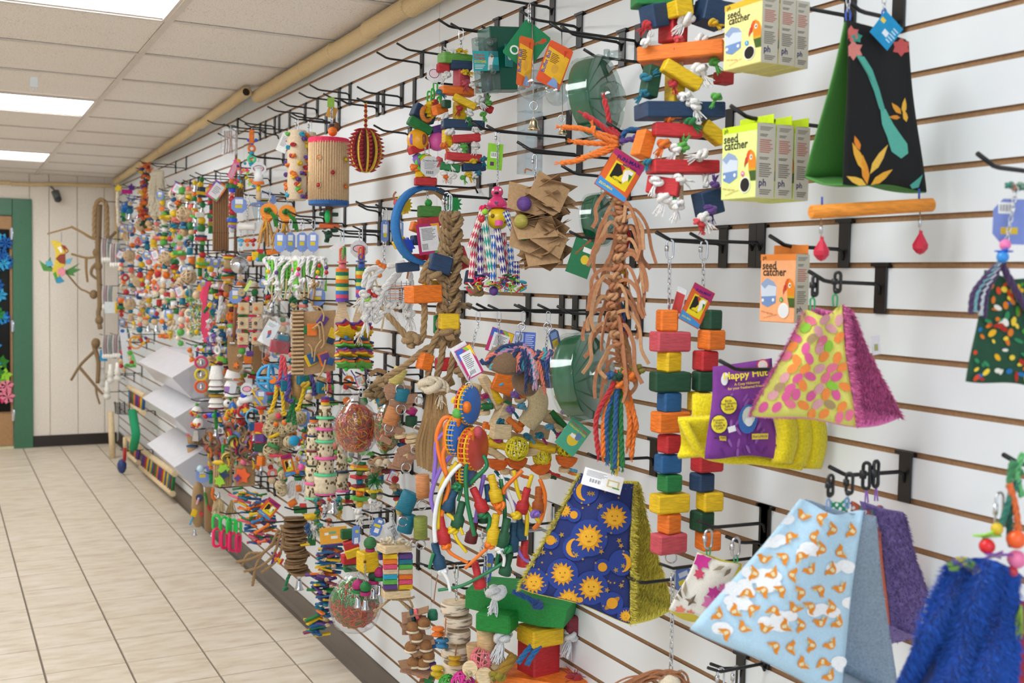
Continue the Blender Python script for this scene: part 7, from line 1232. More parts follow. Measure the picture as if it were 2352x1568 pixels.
# orange disc leather tassel toys
def cow(label, x, y, X, seed, red=0):
    t = T('leather_tassel_toy', label, 'bird toy', x, y-40, X, 'leather bird toys'); rd = random.Random(seed); t.chain([(x, y-40, 0), (x, y-14, 0)], 4); t.link(x, y-44, 5, 16, 1)
    t.disc('#e8891a', x, y, 20, 10, -4, (70, 15)); t.disc('#e87a1a', x-4, y+14, 12, 8, -6, (60, -30)); t.knot('#1d7a2a', x-4, y-4, 7, -14); [t.rope('#2f8a2f', [(x, y-2, -14), (x+10+i*4, y+14, -16), (x+14+i*5, y+34+i*4, -14)], 2.6) for i in range(3)]; t.rope('#e8a81e', [(x-8, y+12, -12), (x-8, y+34, -14), (x-18, y+46, -14)], 3)
    for i in range(14): dx = rd.uniform(-34, 22); t.tube('#c89a5e', [(x-6, y+8, -8), (x-6+dx*.5, y+34, rd.uniform(-16, 4)), (x-6+dx, y+rd.uniform(60, 88), rd.uniform(-16, 6))], 1.7, 'leather_lace', 'leather', 5)
    return t
t = cow('orange disc toy with long leather laces and dyed blocks beneath', 618, 486, -.19, 3)
for q in (('yellow', 586, 588, 14, 20, -8, 14, 20), ('red', 597, 578, 14, 12, -4, 12, 20), ('#3f8a3a', 603, 592, 18, 18, -12, 16, 30), ('orange', 627, 578, 30, 12, -8, 14, 20, 0, -10)): t.blk(*q, bev=1)
t.ball('orange', 574, 594, 7, -10, k='plastic'); t.ball('#3a8ad8', 592, 596, 5, -14, k='plastic')
cow('orange disc toy with green cords, behind the blue drop tags', 660, 490, -.14, 8)
# green baskets
def basket(label, x, X, chs, seed):
    t = T('rope_basket_toy', label, 'bird toy', x, 510, X, 'green basket toys'); rd = random.Random(seed); W_, y0, y1 = 66, 598, 668
    for i in range(9): t.put(MB().box(t.L((x, y0+i*8.5, 0)), W_, 46, 3.4, rotm(0, 0, .3)), 'basket_slat', mat('#8fe04a', 'plastic'))
    for i in range(9):
        for sd in (-1, 1): t.put(MB().box(t.L((x, (y0+y1)/2, 0))+rotm(0, 0, .3)@V((-W_/2+W_*i/8, sd*24, 0)), 5, 2.4, y1-y0, rotm(0, 0, .3)), 'basket_post', mat('#7fd83e', 'plastic'))
    for cx in chs: t.link(cx, 516, 6, 22, 1.1); t.chain([(cx, 526, 0), (cx, 595, 0)], 3.6); btag(t, cx-1, 556, 24, 44, 10+(cx % 40), -4)
    for i in range(5):
        bx = x-34+i*16; t.rope('white', [(bx, 592, -24), (bx+rd.uniform(-10, 10), 598, -34), (bx+rd.uniform(-12, 8), 620, -36), (bx+rd.uniform(-14, 8), 650+rd.uniform(0, 24), -34)], 4.6); t.tknot('white', bx+rd.uniform(-10, 8), 640+rd.uniform(0, 26), 7, 22, -38)
    for i in range(7): t.knot('white', x-30+i*10, 596, 9, -22)
    for i in range(7): t.ball(rd.choice(['orange', 'purple', 'red', 'bpink', 'cyan', 'yellow']), x+rd.uniform(-40, 38), 592+rd.uniform(0, 50), 5, -40, k='plastic')
    for i in range(5): t.tube('#d8c090', [(x-20+i*10, 640, -36), (x-24+i*11, 665, -38), (x-22+i*9, 688, -36)], 2, 'raffia', 'rope', 5)
basket('lime green basket toy wrapped in white cotton rope and beads, left half', 648, -.2, (644, 668), 1); basket('lime green basket toy wrapped in white cotton rope, right half behind', 712, -.14, (695, 720), 2)
t = T('blue_tag_toy', 'narrow blue tagged leather toy under the green baskets', 'bird toy', 720, 640, -.17, 'leather bird toys'); btag(t, 730, 682, 34, 40); t.tube('#b08a5a', [(720, 640, -10), (722, 670, -12), (718, 700, -12), (738, 720, -12)], 3, 'leather_lace', 'leather'); t.knot('#b08a5a', 722, 655, 7, -12)
# steel cup, drum, lattice cubes
t = T('steel_cup_toy', 'shiny round steel cup toy left of the green baskets', 'bird toy', 552, 585, -.18, 'plastic bird toys'); t.put(MB().lathe(t.L((550, 608, 0)), [(0, 10), (12, 8), (20, 0), (21, -2), (18, 0), (10, 6), (0, 7)], 22, rotm(math.radians(80), 0, math.radians(20)), cap=False), 'steel_cup', mat('silver', 'metal')); t.chain([(550, 570, 0), (550, 592, 0)], 4)
t = stk('corrugated_drum_toy', 'small corrugated drum with red and yellow caps', 'bird toy', 526, 580, -.17, 'd red 13 4;d yellow 14 5;c #b0986a 11 26;d red 13 5;d navy 12 4', 6)
t = T('wood_cube_lattice_toy', 'six plain wooden cubes with coloured dowel ends in two columns', 'bird toy', 566, 640, -.2, 'wood block bird toys'); t.chain([(570, 640, 0), (568, 680, 0)], 4); t.ball('#e0405a', 568, 686, 6); t.plate('#c8e07a', 570, 656, 8, 28, -4, 30, 10)
for j, y in enumerate((708, 742, 778)):
    for i, x in enumerate((560, 590)): t.blk('#d8bc94', x+i*2-j, y, 25, 27, i*4, 24, 16, bev=2); t.ball(['orange', '#6a5a50', '#d8403a'][j], x-4+i*2-j, y, 4, -15+i*4, name='dowel_end')
for y in (725, 760): t.blk('#2f6a1e', 566, y, 14, 5, 0, 12, 10); t.blk('red', 580, y, 20, 5, 0, 12, 10)
t.blk('pink', 558, 795, 22, 5, 0, 14, 10); t.ball('#4a9a3a', 556, 806, 8, -4); t.blk('purple', 574, 812, 16, 12, -2, 12, 20)
t = T('hide_panel_toy', 'tan hide panel toy with small bells and a starfish charm', 'bird toy', 545, 700, -.17, 'leather bird toys'); t.cyl('#8a5a34', (541, 705, 0), (536, 790, 0), 4, name='stick'); t.ball('orange', 543, 702, 5); t.poly('#a8845c', [(523, 768), (548, 785), (562, 800), (556, 846), (548, 856), (526, 850), (522, 810)], 5, 0, 'hide_panel', 'leather', 14); t.star('orange', 542, 838, 9, 4, 5, 3, -8, .3, 'starfish', 'plastic'); [t.ball('silver', 530+i*4, 788, 3.4, -8, name='jingle_bell', k='metal') for i in range(3)]; t.knot('cream', 550, 816, 5, -8); t.blk('orange', 572, 826, 22, 18, 4, 4, 20)
t = T('hide_panel_toy', 'darker tan hide panel behind the wooden cube lattice', 'bird toy', 588, 780, -.11, 'leather bird toys'); t.poly('#94734c', [(580, 795), (602, 792), (600, 850), (584, 858), (578, 830)], 4, 0, 'hide_panel', 'leather', 20)
t = T('bagged_cube_toy', 'clear bag with white card and red cube puzzle', 'bird toy', 628, 672, -.19, 'plastic bird toys'); t.link(640, 676, 5, 16, 1); t.plate('#eef0f2', 618, 764, 30, 56, -12, 28, 16, deco=[('p', '#c83a44', [(-.3, .1), (.1, .3), (.35, .05), (-.05, -.2)]), ('p', '#2f7ab8', [(-.05, -.2), (.35, .05), (.35, -.3), (0, -.5)]), ('ln', '#b0b4b8', -.7, .8, .5, .5, 3)]); t.blk('#b8505e', 640, 796, 44, 28, 0, 30, 25, 0, 10, 'red_cube', 1, 'plastic'); t.blk('#3f8aa0', 650, 776, 24, 14, 6, 20, 20, 0, 10, 'blue_cube', 1, 'plastic')
mb = MB(); c = t.L((630, 750, 0)); m = 18; pr = [(4, 72), (10, 60), (24, 40), (34, 10), (36, -30), (30, -55), (12, -66), (0, -68)]; vs = [c+V((r*math.cos(2*PI*i/m)*(1+.12*math.sin(i*2.3)), r*.6*math.sin(2*PI*i/m), z)) for i in range(m) for r, z in pr]; q = len(pr); mb.add(vs, [(i*q+j, ((i+1) % m)*q+j, ((i+1) % m)*q+j+1, i*q+j+1) for i in range(m) for j in range(q-1)], True); t.put(mb, 'clear_bag', mat('#f4f6f8', 'bag'))
# group around x 410..560, y 590..860
t = stk('orange_card_toy', 'small toy with a bright orange hang card in front of white cups', 'bird toy', 463, 575, -.18, 'o orange 5;b #ee8a2a 11 28;b white 12 12;b white 14 10', 6)
t = T('confetti_bottle_toy', 'clear bag speckled with green and yellow confetti', 'bird toy', 449, 640, -.19, 'plastic bird toys'); rd = random.Random(1); t.put(MB().box(t.L((449, 715, 0)), 28, 18, 130, bev=4), 'clear_bag', mat('#f2f6f2', 'bag')); mb = MB()
for i in range(160): mb.use(mat(rd.choice(['#4fb84a', '#e8c81e', '#3fa8c8', '#f0f0f0', '#8fd03a', '#ee8a2a']), 'paper')); mb.ball(t.L((449+rd.uniform(-12, 12), 690+rd.uniform(0, 80), rd.uniform(-8, 8))), rd.uniform(1.4, 2.6), 1, 5)
t.put(mb, 'confetti', None, kind='stuff'); t.ball('#e8c9a0', 452, 678, 10, -6, name='wood_knob'); t.poly('#f0b01e', [(450, 668), (466, 668), (458, 650)], 4, -8, 'yellow_charm', 'plastic'); t.ball('yellow', 452, 762, 6, -10, k='plastic')
t = T('pink_fleece_toy', 'hot pink fleece strip toy hanging in a long twist', 'bird toy', 478, 645, -.19, 'rope bird toys'); [t.strip('#ee4a74', [(478+i*2, 648, 0), (472-i*3, 680, -4+i*4), (468+i*5, 720, -4), (466+i*2, 760+i*8, 0)], 13, 3, 'fleece_strip', 'fur') for i in range(4)]
t = T('rope_cluster_toy', 'cluster of white, purple and green cotton ropes with a yellow bead', 'bird toy', 500, 668, -.19, 'rope bird toys'); rd = random.Random(22)
for i in range(16): x, y = 478+rd.uniform(0, 36), 690+rd.uniform(0, 90); t.tknot(rd.choice(['white', 'violet', '#1d4a7a', 'lime', 'white', 'teal', '#8a1f2a']), x, y, 6, 16, rd.uniform(-12, 6), n=8)
t.rope('white', [(508, 680, -8), (505, 710, -10), (500, 740, -10)], 5); t.blk('yellow', 482, 700, 10, 12, -12, 8, 20, 0, 30); t.rope('green', [(478, 705, -12), (468, 718, -12)], 4)
t = T('cork_disc_toy', 'blue tagged toy with a round cork disc and bead', 'bird toy', 540, 660, -.18, 'wood block bird toys'); btag(t, 541, 680, 28, 34); t.disc('#c0a478', 555, 672, 9, 4, -10, (75, 10)); t.ball('sky', 555, 672, 2, -14); t.blk('blue', 540, 694, 26, 6, 4, 10, 10)
t = stk('shelf_block_toy', 'little wooden shelf toy with orange and green slats', 'bird toy', 524, 628, -.16, 'b green 28 5;b orange 30 5;b nat 24 6;b yellow 18 6;w jute 11', 2)
t = stk('wicker_orange_ball_toy', 'bright orange wicker ball on a string of blocks', 'bird toy', 532, 690, -.16, 'b yellow 16 6;o #5a1f24 7;w orange 12;b magenta 16 6;b lgreen 18 9;k white 6 14', 8)
t = stk('lime_feather_toy', 'white and lime clip toy below the pink fleece strip', 'bird toy', 505, 790, -.17, 'r white 8 3 p;o blue 4;b lime 14 12;k magenta 6 12;b white 8 14;o #2f6ad8 5;b orange 20 7', 6, jit=5)
t = stk('bead_cluster_toy', 'cluster of natural wood and navy beads left of the bell rings', 'bird toy', 440, 792, -.18, 'o orange 6;o nat 6;o orange 7;o nat 7;o dgreen 5;o nat 7;o navy 7;o nat 6;o navy 6;o yellow 6', 6, jit=5)
t = stk('bead_cluster_toy', 'second bead cluster with teal and cream beads under the beaded strings', 'bird toy', 453, 788, -.17, 'o lgreen 4;S pink 5;b #1d4a7a 6 20;S yellow 6;o nat 6;o navy 6;o nat 6', 2, jit=4)
t = T('bell_ring_toy', 'three plastic rings in pink, yellow and orange with bells inside', 'bird toy', 462, 812, -.2, 'plastic bird toys')
for c, y in (('#d83a6a', 832), ('#e8d21e', 860), ('#f05a1e', 887)): t.ring(c, 462, y, 13, 3, 0, rz=10, k='plastic'); t.bell(462, y-6, 12, 11)
t = T('cup_stack_toy', 'stack of white paper cups and cardboard rims on a string', 'bird toy', 497, 836, -.19, 'paper and cardboard bird toys')
for y, w, h in ((855, 16, 30), (878, 17, 14), (890, 18, 8), (918, 17, 12), (930, 18, 8)): t.put(MB().lathe(t.L((497, y, 0)), [(w*1.05, -h/2), (w, -h*.3), (w*.72, h/2), (0, h/2)], 18, cap=False), 'paper_cup', mat('#f0eeea', 'paper'))
for y, c in ((884, 'wine'), (898, 'dgreen'), (908, '#b8902a'), (936, 'wine')): t.disc(c, 497, y, 17, 5, k='card')
t = T('cup_stack_toy', 'second stack of white cups with a purple label, half hidden', 'bird toy', 535, 836, -.15, 'paper and cardboard bird toys')
for y, w, h in ((858, 18, 18), (880, 19, 12), (900, 18, 18)): t.put(MB().lathe(t.L((535, y, 0)), [(w*1.05, -h/2), (w*.75, h/2), (0, h/2)], 18, cap=False), 'paper_cup', mat('#eeecea', 'paper'))
t.plate('#a878c8', 522, 895, 10, 16, -20, 0, 10); t.plate('#dfe4e8', 535, 892, 14, 26, -20, 12, 10); t.disc('orange', 540, 880, 18, 4)
t = T('round_label_toy', 'toy with a round grey and pink label beside the white cups', 'bird toy', 570, 866, -.17, 'plastic bird toys'); ptag(t, 567, 893, 28, 28, -8); t.ball('#2f4ad8', 560, 908, 8, 0, k='plastic'); t.cyl('#eeecea', (550, 920, 0), (582, 914, 0), 8, k='plastic', name='roller')
# parrot shaped plastic toys and tape rings
def bird_charm(t, x, y, c1, c2, d=0): t.ball('#f2f2f0', x-8, y-4, 9, d, k='plastic', name='charm_head'); t.ball(c1, x+4, y+6, 9, d, 1.5, 'charm_body', 'plastic'); t.ball(c2, x-2, y+20, 6, d-4, k='plastic', name='charm_foot'); t.ball('#2a2a4a', x-6, y-5, 3, d-8, k='plastic', name='eye'); t.star('yellow', x+4, y+12, 9, 5, 5, 4, d-8, k='plastic', name='wing')
t = T('parrot_charm_toy', 'plastic parrot charm in blue, orange and red', 'bird toy', 530, 905, -.18, 'plastic bird toys'); bird_charm(t, 530, 930, '#3a7ad0', 'orange'); t.ring('yellow', 526, 950, 9, 2.6, -10, rz=60, k='plastic'); t.ball('red', 540, 945, 6, -8, k='plastic'); t.ball('orange', 520, 960, 7, -10, k='plastic')
t = T('parrot_charm_toy', 'plastic parrot charm with red and green wings, right one', 'bird toy', 562, 905, -.16, 'plastic bird toys'); bird_charm(t, 560, 930, '#c83a3a', '#3a8ad0'); t.ring('red', 556, 945, 11, 3, -6, rz=50, k='plastic')
def tapes(label, x, y, X, n, seed):
    t = T('tape_ring_toy', label, 'bird toy', x, y-14, X, 'cardboard ring toys'); rd = random.Random(seed); t.chain([(x, y-14, 0), (x, y, 0)], 4)
    for i in range(n):
        cx, cy = x+rd.uniform(-18, 18), y+6+i*(74/n)+rd.uniform(-5, 5); R = rotm(rd.uniform(-.4, .4), rd.uniform(-.4, .4), rd.uniform(-1.2, 1.2)) @ Matrix.Rotation(PI/2, 3, 'X'); r = rd.uniform(10, 14); mb = MB(); mb.use(mat(rd.choice(['#5a7fc0', '#e08a3a', '#3f8a7a', '#8a6ab0', '#d8c45a', '#b0503a', '#6f8fd0']), 'paper')); mb.lathe(t.L((cx, cy, rd.uniform(-14, 8))), [(r, -5), (r, 5)], 18, R, cap=False); mb.use(mat('#9a8060', 'card')); mb.lathe(V(mb.v[0])*0+t.L((cx, cy, 0))*1, [(r*.72, -5), (r, -5)], 18, R, cap=False) if False else None
        o = t.put(mb, 'tape_ring', None, solid=0); t.put(MB().lathe(t.L((cx, cy, 0)), [(r*.97, -5), (r*.66, -5), (r*.66, 5), (r*.97, 5)], 18, R, cap=False), 'ring_core', mat('#9a8060', 'card'), o)
        if rd.random() < .6: t.rope(rd.choice(['yellow', 'orange', 'green', 'hot']), [(cx, cy, -8), (cx+4, cy+12, -10), (cx+2, cy+20, -8)], 2.6)
    return t
tapes('bunch of coloured cardboard tape rings with yellow ties', 540, 975, -.19, 11, 1); tapes('second bunch of cardboard tape rings, right of the first', 572, 985, -.16, 9, 2); tapes('small bunch of tape rings hanging left with a silver bell', 490, 985, -.17, 6, 3)
t = T('plastic_pipe_toy', 'blue and red plastic pipe pieces in front of the tape rings', 'bird toy', 485, 945, -.19, 'plastic bird toys'); t.cyl('#2f4ad0', (470, 955, 0), (505, 952, 0), 6, k='plastic', name='pipe'); t.ball('red', 472, 956, 6, -4, k='plastic'); t.ball('#2fb04a', 492, 954, 6, -6, k='plastic'); t.rope('#2f9a3a', [(495, 935, 0), (497, 985, 0)], 4); t.bell(496, 985, 16, 16)
def chick(label, x, y, X):
    t = T('chicken_ball_toy', label, 'bird toy', x, y-24, X, 'plastic bird toys'); t.chain([(x, y-26, 0), (x, y-14, 0)], 3); t.ball('lgreen', x, y-16, 4, k='plastic'); t.ball('#f0eeea', x, y, 13, name='white_ball', k='plastic'); [t.ball(c, x-14+i*4, y+2+(i % 2)*5, 4, -10, k='plastic') for i, c in enumerate(('orange', 'red', 'yellow', 'orange', 'red'))]
chick('white ball chick toy with red and yellow beads, upper', 452, 945, -.19); chick('white ball chick toy with red and yellow beads, lower', 455, 972, -.2)
t = T('lime_tag_toy', 'toy with a small lime green plastic tag by the bins', 'bird toy', 425, 938, -.18, 'plastic bird toys'); t.plate('#b8e03a', 422, 956, 26, 12, -4, -8, 10, 2, corner=3, k='plastic', deco=[('#e6e6e6', -.4, -.5, .3, .5)])
def wcup(label, x, y, X, c1, c2):
    t = T('wicker_cup_toy', label, 'bird toy', x, y-12, X, 'wicker cup toys'); t.chain([(x, y-12, 0), (x, y, 0)], 3); t.disc(c1, x, y, 13, 3, k='plastic'); t.put(MB().lathe(t.L((x, y+11, 0)), [(9, -10), (12, 10)], 14), 'wicker_cup', mat('#b8956a', 'card')); t.disc(c2, x, y+26, 13, 3); t.put(MB().lathe(t.L((x, y+37, 0)), [(9, -10), (12, 10)], 14), 'wicker_cup', mat('#b8956a', 'card')); t.bell(x+2, y+52, 9, 10)
wcup('pair of stacked wicker cups with pink and blue rims', 441, 998, -.19, '#e0506a', '#3a6a9a'); wcup('second pair of wicker cups with green rims, behind', 459, 1002, -.14, 'green', 'orange')
t = T('square_bell_toy', 'square silver cow bell hanging beside the wicker cups', 'bird toy', 452, 985, -.2, 'plastic bird toys'); t.put(MB().lathe(t.L((452, 1000, 0)), [(6, 12), (11, -12)], 4, rotm(0, 0, .6), smooth=False), 'bell', mat('silver', 'metal'))
# mid strip x 560..720, y 820..1060
t = T('blue_plastic_ball', 'sky blue open plastic ball with an orange round sticker', 'bird toy', 622, 832, -.18, 'plastic bird toys'); t.put(MB().ring(t.L((622, 868, 0)), 30, 4, rotm(0, 0, .2)).ring(t.L((622, 868, 0)), 30, 4, rotm(0, 0, 1.6)).ring(t.L((622, 868, 0)), 30, 4, rotm(1.5, 0, 0)).ring(t.L((622, 880, 0)), 24, 4, rotm(1.5, 0, 0)), 'ball_frame', mat('#3aa4dc', 'plastic')); t.disc('orange', 626, 872, 9, 2, -30, (85, 0), 'sticker', 'paper')
t = T('coral_rope_log_toy', 'bark log perch hung with coral, purple and yellow knotted ropes', 'bird toy', 690, 835, -.17, 'rope bird toys'); t.cyl('#b8935e', (680, 858, 6), (686, 915, 6), 14, name='bark_log'); t.cyl('#c09a64', (738, 868, 14), (736, 915, 14), 14, name='bark_log'); t.cyl('#d0a870', (662, 860, -4), (660, 940, -4), 5, name='stick')
for c, pts in (('#e0505e', [(648, 815, -10), (645, 850, -12), (640, 885, -10)]), ('#e0505e', [(652, 820, -10), (655, 850, -12), (658, 870, -10)]), ('#5a4a9a', [(672, 858, -12), (655, 868, -14), (640, 880, -12)]), ('#5a4a9a', [(662, 865, -14), (665, 890, -16), (655, 915, -14), (668, 920, -12)]), ('yellow', [(636, 885, -10), (632, 915, -12), (622, 945, -12)]), ('yellow', [(645, 885, -12), (650, 915, -14), (652, 950, -14)]), ('#1d7a3a', [(676, 912, -10), (668, 940, -12), (662, 965, -12)]), ('#1d7a3a', [(674, 915, -8), (675, 945, -10), (676, 970, -10)]), ('#e8c81e', [(700, 880, -10), (696, 905, -12), (684, 940, -12)]), ('#5a4a9a', [(712, 858, -6), (720, 880, -8), (722, 905, -8)]), ('#e0505e', [(752, 840, 0), (756, 880, 0), (756, 900, 0)])): t.rope(c, pts, 5); t.knot(c, pts[-1][0], pts[-1][1], 6, pts[-1][2]-2)
for x, y in ((652, 885), (692, 870), (736, 890)): t.blk('teal', x, y, 18, 26, -10, 18, 30, bev=2); 
t.knot('#d8b01e', 702, 883, 9, -18); t.knot('#d8b01e', 744, 892, 8, -8)
t = T('blue_drop_tag_toy', 'toy with blue drop shaped tag and red roller beside the knotted ropes', 'bird toy', 600, 880, -.17, 'plastic bird toys'); t.link(600, 885, 5, 16, 1); btag(t, 600, 912, 26, 34); t.cyl('red', (612, 903, 0), (632, 901, 0), 5, k='plastic', name='roller'); t.tube('#e8b82a', [(578, 895, -6), (590, 912, -8), (604, 930, -8)], 2.2)
t = stk('pagoda_block_toy', 'red, purple and green wooden drum blocks under a little roof', 'bird toy', 600, 930, -.19, 'd red 12 5;b orange 12 12;c nat 3 24;b red 26 22;b yellow 26 5;b purple 24 20;b red 26 4;b dgreen 28 20;o nat 7;b orange 18 22;n - 12 14', 4)
t = stk('swing_block_toy', 'blue hooped swing toy with coloured bars, left of the drum blocks', 'bird toy', 583, 935, -.17, 'g 0 2;r sky 18 2 p;b blue 22 18;b orange 24 4;o nat 5;n - 10 12', 2)
t = T('wicker_ball_toy', 'pale wicker balls with yellow and green rods and red bead', 'bird toy', 632, 935, -.18, 'wicker ball toys')
for x, y, R in ((630, 955, 20), (625, 985, 22), (650, 985, 18), (632, 1012, 18), (655, 1015, 14), (622, 1035, 18), (650, 1035, 13)): t.wicker('#cdbb94', x, y, R, 1.3, t.r.uniform(-8, 8), 18); t.ball('#b8a47c', x, y, R*.8, 0, name='core', n=8)
t.ball('#e0405a', 640, 955, 7, -20); t.ball('orange', 634, 974, 6, -22); t.cyl('yellow', (618, 1005, -20), (642, 995, -20), 4); t.cyl('#3f8a4a', (615, 1018, -20), (640, 1030, -22), 5); t.blk('#e0405a', 634, 1046, 30, 6, -16, 12, 10)
t = T('wicker_ball_toy', 'wicker ball cluster with a bright blue pompom, further right', 'bird toy', 680, 930, -.15, 'wicker ball toys')
for x, y, R in ((688, 960, 16), (668, 978, 16), (665, 1015, 14)): t.wicker('#cdbb94', x, y, R, 1.2, 0, 16); t.ball('#b8a47c', x, y, R*.8, 0, name='core', n=8)
t.ball('#1f9ac8', 676, 1012, 13, -12, name='pompom', k='fur'); t.ball('orange', 654, 970, 7, -10); btag(t, 696, 960, 32, 40, 14, 6); t.tknot('white', 688, 1028, 8, 22, -14)
for i in range(10): t.ball(t.r.choice(['lime', 'red', 'purple', 'cyan', 'yellow']), 690+t.r.uniform(-4, 16), 1000+i*5, 4, -14, k='plastic')
t = T('rainbow_card_toy', 'toy with a slanted rainbow bird toys card and wicker beads', 'bird toy', 665, 1040, -.18, 'wicker ball toys'); funmax(t, 662, 1068, 26, 52, -14, 30, -10); [t.wicker('#cdbb94', x, y, R, 1.1, 6, 14) for x, y, R in ((648, 1060, 12), (650, 1090, 11), (644, 1115, 13), (648, 1128, 12))]; t.ball('bpink', 692, 1072, 8, -8, k='plastic'); t.ball('yellow', 702, 1076, 7, 0, k='plastic'); t.blk('blue', 694, 1086, 12, 10, -4)
t = T('cotton_roll_toy', 'white cotton strands with orange rolls and green blocks under the loofah towers', 'bird toy', 680, 1095, -.14, 'rope bird toys'); rd = random.Random(3)
for i in range(9): t.rope('white', [(672+i*4, 1105, -6), (662+i*6, 1115, -12), (658+i*6, 1130+rd.uniform(0, 24), -12)], 3.6)
for q in (((680, 1122), (692, 1120), 'orange'), ((664, 1160), (680, 1150), 'orange'), ((698, 1188), (736, 1184), 'yellow')): t.cyl(q[2], (*q[0], -14), (*q[1], -12), 8, k='fur', name='felt_roll')
t.blk('#1d6a2a', 690, 1170, 30, 14, -8, 18, 14); t.blk('#d83a3a', 696, 1160, 16, 8, -12, 10, 10); t.blk('#1d6a2a', 716, 1235, 18, 34, -4, 12, 14)
for i in range(12): t.tknot(rd.choice(['#3f9a8a', '#8fb83a', '#3f9a8a', 'white', '#2f6ab0']), 680+rd.uniform(0, 56), 1185+rd.uniform(0, 30), 6, 26, -12+rd.uniform(-6, 6), n=9)
t = T('tuft_cluster_toy', 'dark mixed knots and beads hanging below the mint loofah disc', 'bird toy', 740, 1140, -.17, 'rope bird toys')
for i in range(22): t.tknot(rd.choice(['#1d4a7a', '#2f7a3a', '#d8602a', '#2f9a9a', '#8a2f4a', '#e8b81e', 'white']), 725+rd.uniform(0, 60), 1145+rd.uniform(0, 50), 6, 14, rd.uniform(-10, 8), n=7)
# bottom left toys
t = T('orange_card_toy', 'flat orange card with white price stickers above the slat cascade', 'bird toy', 765, 1200, -.2, 'wood block bird toys'); t.link(763, 1206, 4, 16, 1); t.plate('#e8a83a', 766, 1229, 62, 38, -4, -4, 12, 1.4, deco=[('#e9e9ea', -.65, .1, -.35, .4), ('#e9e9ea', -.2, -.4, .3, -.05), ('#6fae8a', -.3, .2, .2, .5)])
t = T('slat_cascade_toy', 'long cascade of thin rainbow wooden slats reaching the baseboard', 'bird toy', 750, 1220, -.2, 'wood slat cascade toys'); rd = random.Random(91); t.chain([(758, 1205, 0), (752, 1250, 0)], 4)
for i in range(120):
    y = 1250+i*1.72; cx = 752+12*math.sin(i*.1)-max(0, (y-1350))*.12; t.blk(rd.choice(['purple', 'blue', 'green', 'orange', 'yellow', 'teal', '#8a3a5a', 'purple', 'blue']), cx+rd.uniform(-22, 22), y+rd.uniform(-4, 4), rd.uniform(26, 44), 4.5, rd.uniform(-26, 12), 9, rd.uniform(-60, 60), rd.uniform(-14, 14), rd.uniform(-16, 16), 'slat', .6)
for i in range(12): t.knot('#d8b890', 730+rd.uniform(0, 40), 1270+i*15, 5, -26)
t = T('cardboard_disc_stack', 'tall stack of wavy cardboard pieces with a silver bell below', 'bird toy', 672, 1170, -.24, 'paper and cardboard bird toys'); rd = random.Random(4)
for i in range(26): t.disc('#8a6c4a' if i % 2 else '#6f5438', 674+4*math.sin(i*.8)+i*.35, 1188+i*4.9, rd.uniform(24, 28), 4.2, 0, (rd.uniform(-12, 12), rd.uniform(-10, 10)), 'cardboard_disc', 'card', n=12)
t.ring('silver', 687, 1324, 5, 1.2, k='metal'); t.bell(687, 1330, 22, 24); t.rope('#1d7a4a', [(672, 1312, 0), (662, 1325, -4), (656, 1345, -4)], 4); t.knot('#1d7a4a', 655, 1352, 6, -4); t.blk('yellow', 700, 1250, 22, 5, -14, 14, 20)
t = T('stick_cascade_toy', 'bursting bundle of short rainbow sticks and dowels with a bird toys card', 'bird toy', 600, 1095, -.2, 'wood slat cascade toys'); rd = random.Random(19); funmax(t, 618, 1168, 34, 44, 38, 14, -34)
for i in range(90): y = 1118+rd.random()**.8*130; x = 560+(y-1118)*.42+rd.uniform(-34, 40); t.cyl(rd.choice(['red', 'blue', 'green', 'yellow', 'purple', 'orange', 'teal', '#e0607a']), (x-rd.uniform(8, 16), y+rd.uniform(-6, 6), rd.uniform(-26, 10)), (x+rd.uniform(8, 16), y+rd.uniform(-8, 8), rd.uniform(-26, 10)), rd.uniform(2.2, 3.4), n=6, name='stick')
for x0, y0, x1, y1, c in ((585, 1224, 618, 1204, 'orange'), (578, 1200, 606, 1190, '#2f7ab0'), (592, 1246, 612, 1240, '#e06a4a'), (574, 1182, 600, 1176, 'yellow')): t.put(MB().lathe(t.L((x0, y0, -30)), [(5, 0), (5, 4), (3, 8), (3, (t.L((x1, y1))-t.L((x0, y0))).length-8), (5, (t.L((x1, y1))-t.L((x0, y0))).length-4), (5, (t.L((x1, y1))-t.L((x0, y0))).length)], 10, (t.L((x1, y1, -30))-t.L((x0, y0, -30))).to_track_quat('Z', 'Y').to_matrix()), 'bobbin', mat(c, 'wood'))
t = T('jute_strand_toy', 'loose brown jute strands and sticks sweeping toward the floor', 'bird toy', 620, 1200, -.2, 'rope bird toys')
for pts in ([(640, 1215, 0), (620, 1255, -10), (585, 1280, -14), (542, 1290, -16)], [(645, 1220, 0), (630, 1270, -8), (600, 1300, -12), (560, 1312, -14)], [(635, 1245, -4), (605, 1270, -12), (588, 1300, -12), (580, 1345, -12)], [(650, 1230, 0), (640, 1280, -6), (600, 1315, -10)], [(600, 1270, -10), (570, 1272, -14), (556, 1300, -14)], [(645, 1205, 4), (655, 1240, 4), (650, 1260, 2)]): t.rope('#a58458', pts, 3.6)
for i in range(10): t.blk(t.r.choice(['blue', 'red', 'yellow', 'orange', 'purple']), 625+t.r.uniform(0, 22), 1265+t.r.uniform(0, 30), 5, 14, -8, 5, 20, 0, t.r.uniform(-40, 40), bev=.6)
t = T('foam_cutout_panel', 'corrugated panel with lime and navy foam cutouts and a yellow corn', 'bird toy', 515, 1040, -.19, 'paper and cardboard bird toys'); t.blk('#b0916a', 511, 1092, 42, 48, 0, 20, 16, name='corrugated_panel', k='card'); [t.cyl('#c4a57c', (493+i*5, 1068, -14+i*1.2), (493+i*5, 1116, -14+i*1.2), 1.6, name='corrugation', k='card', n=5) for i in range(8)]
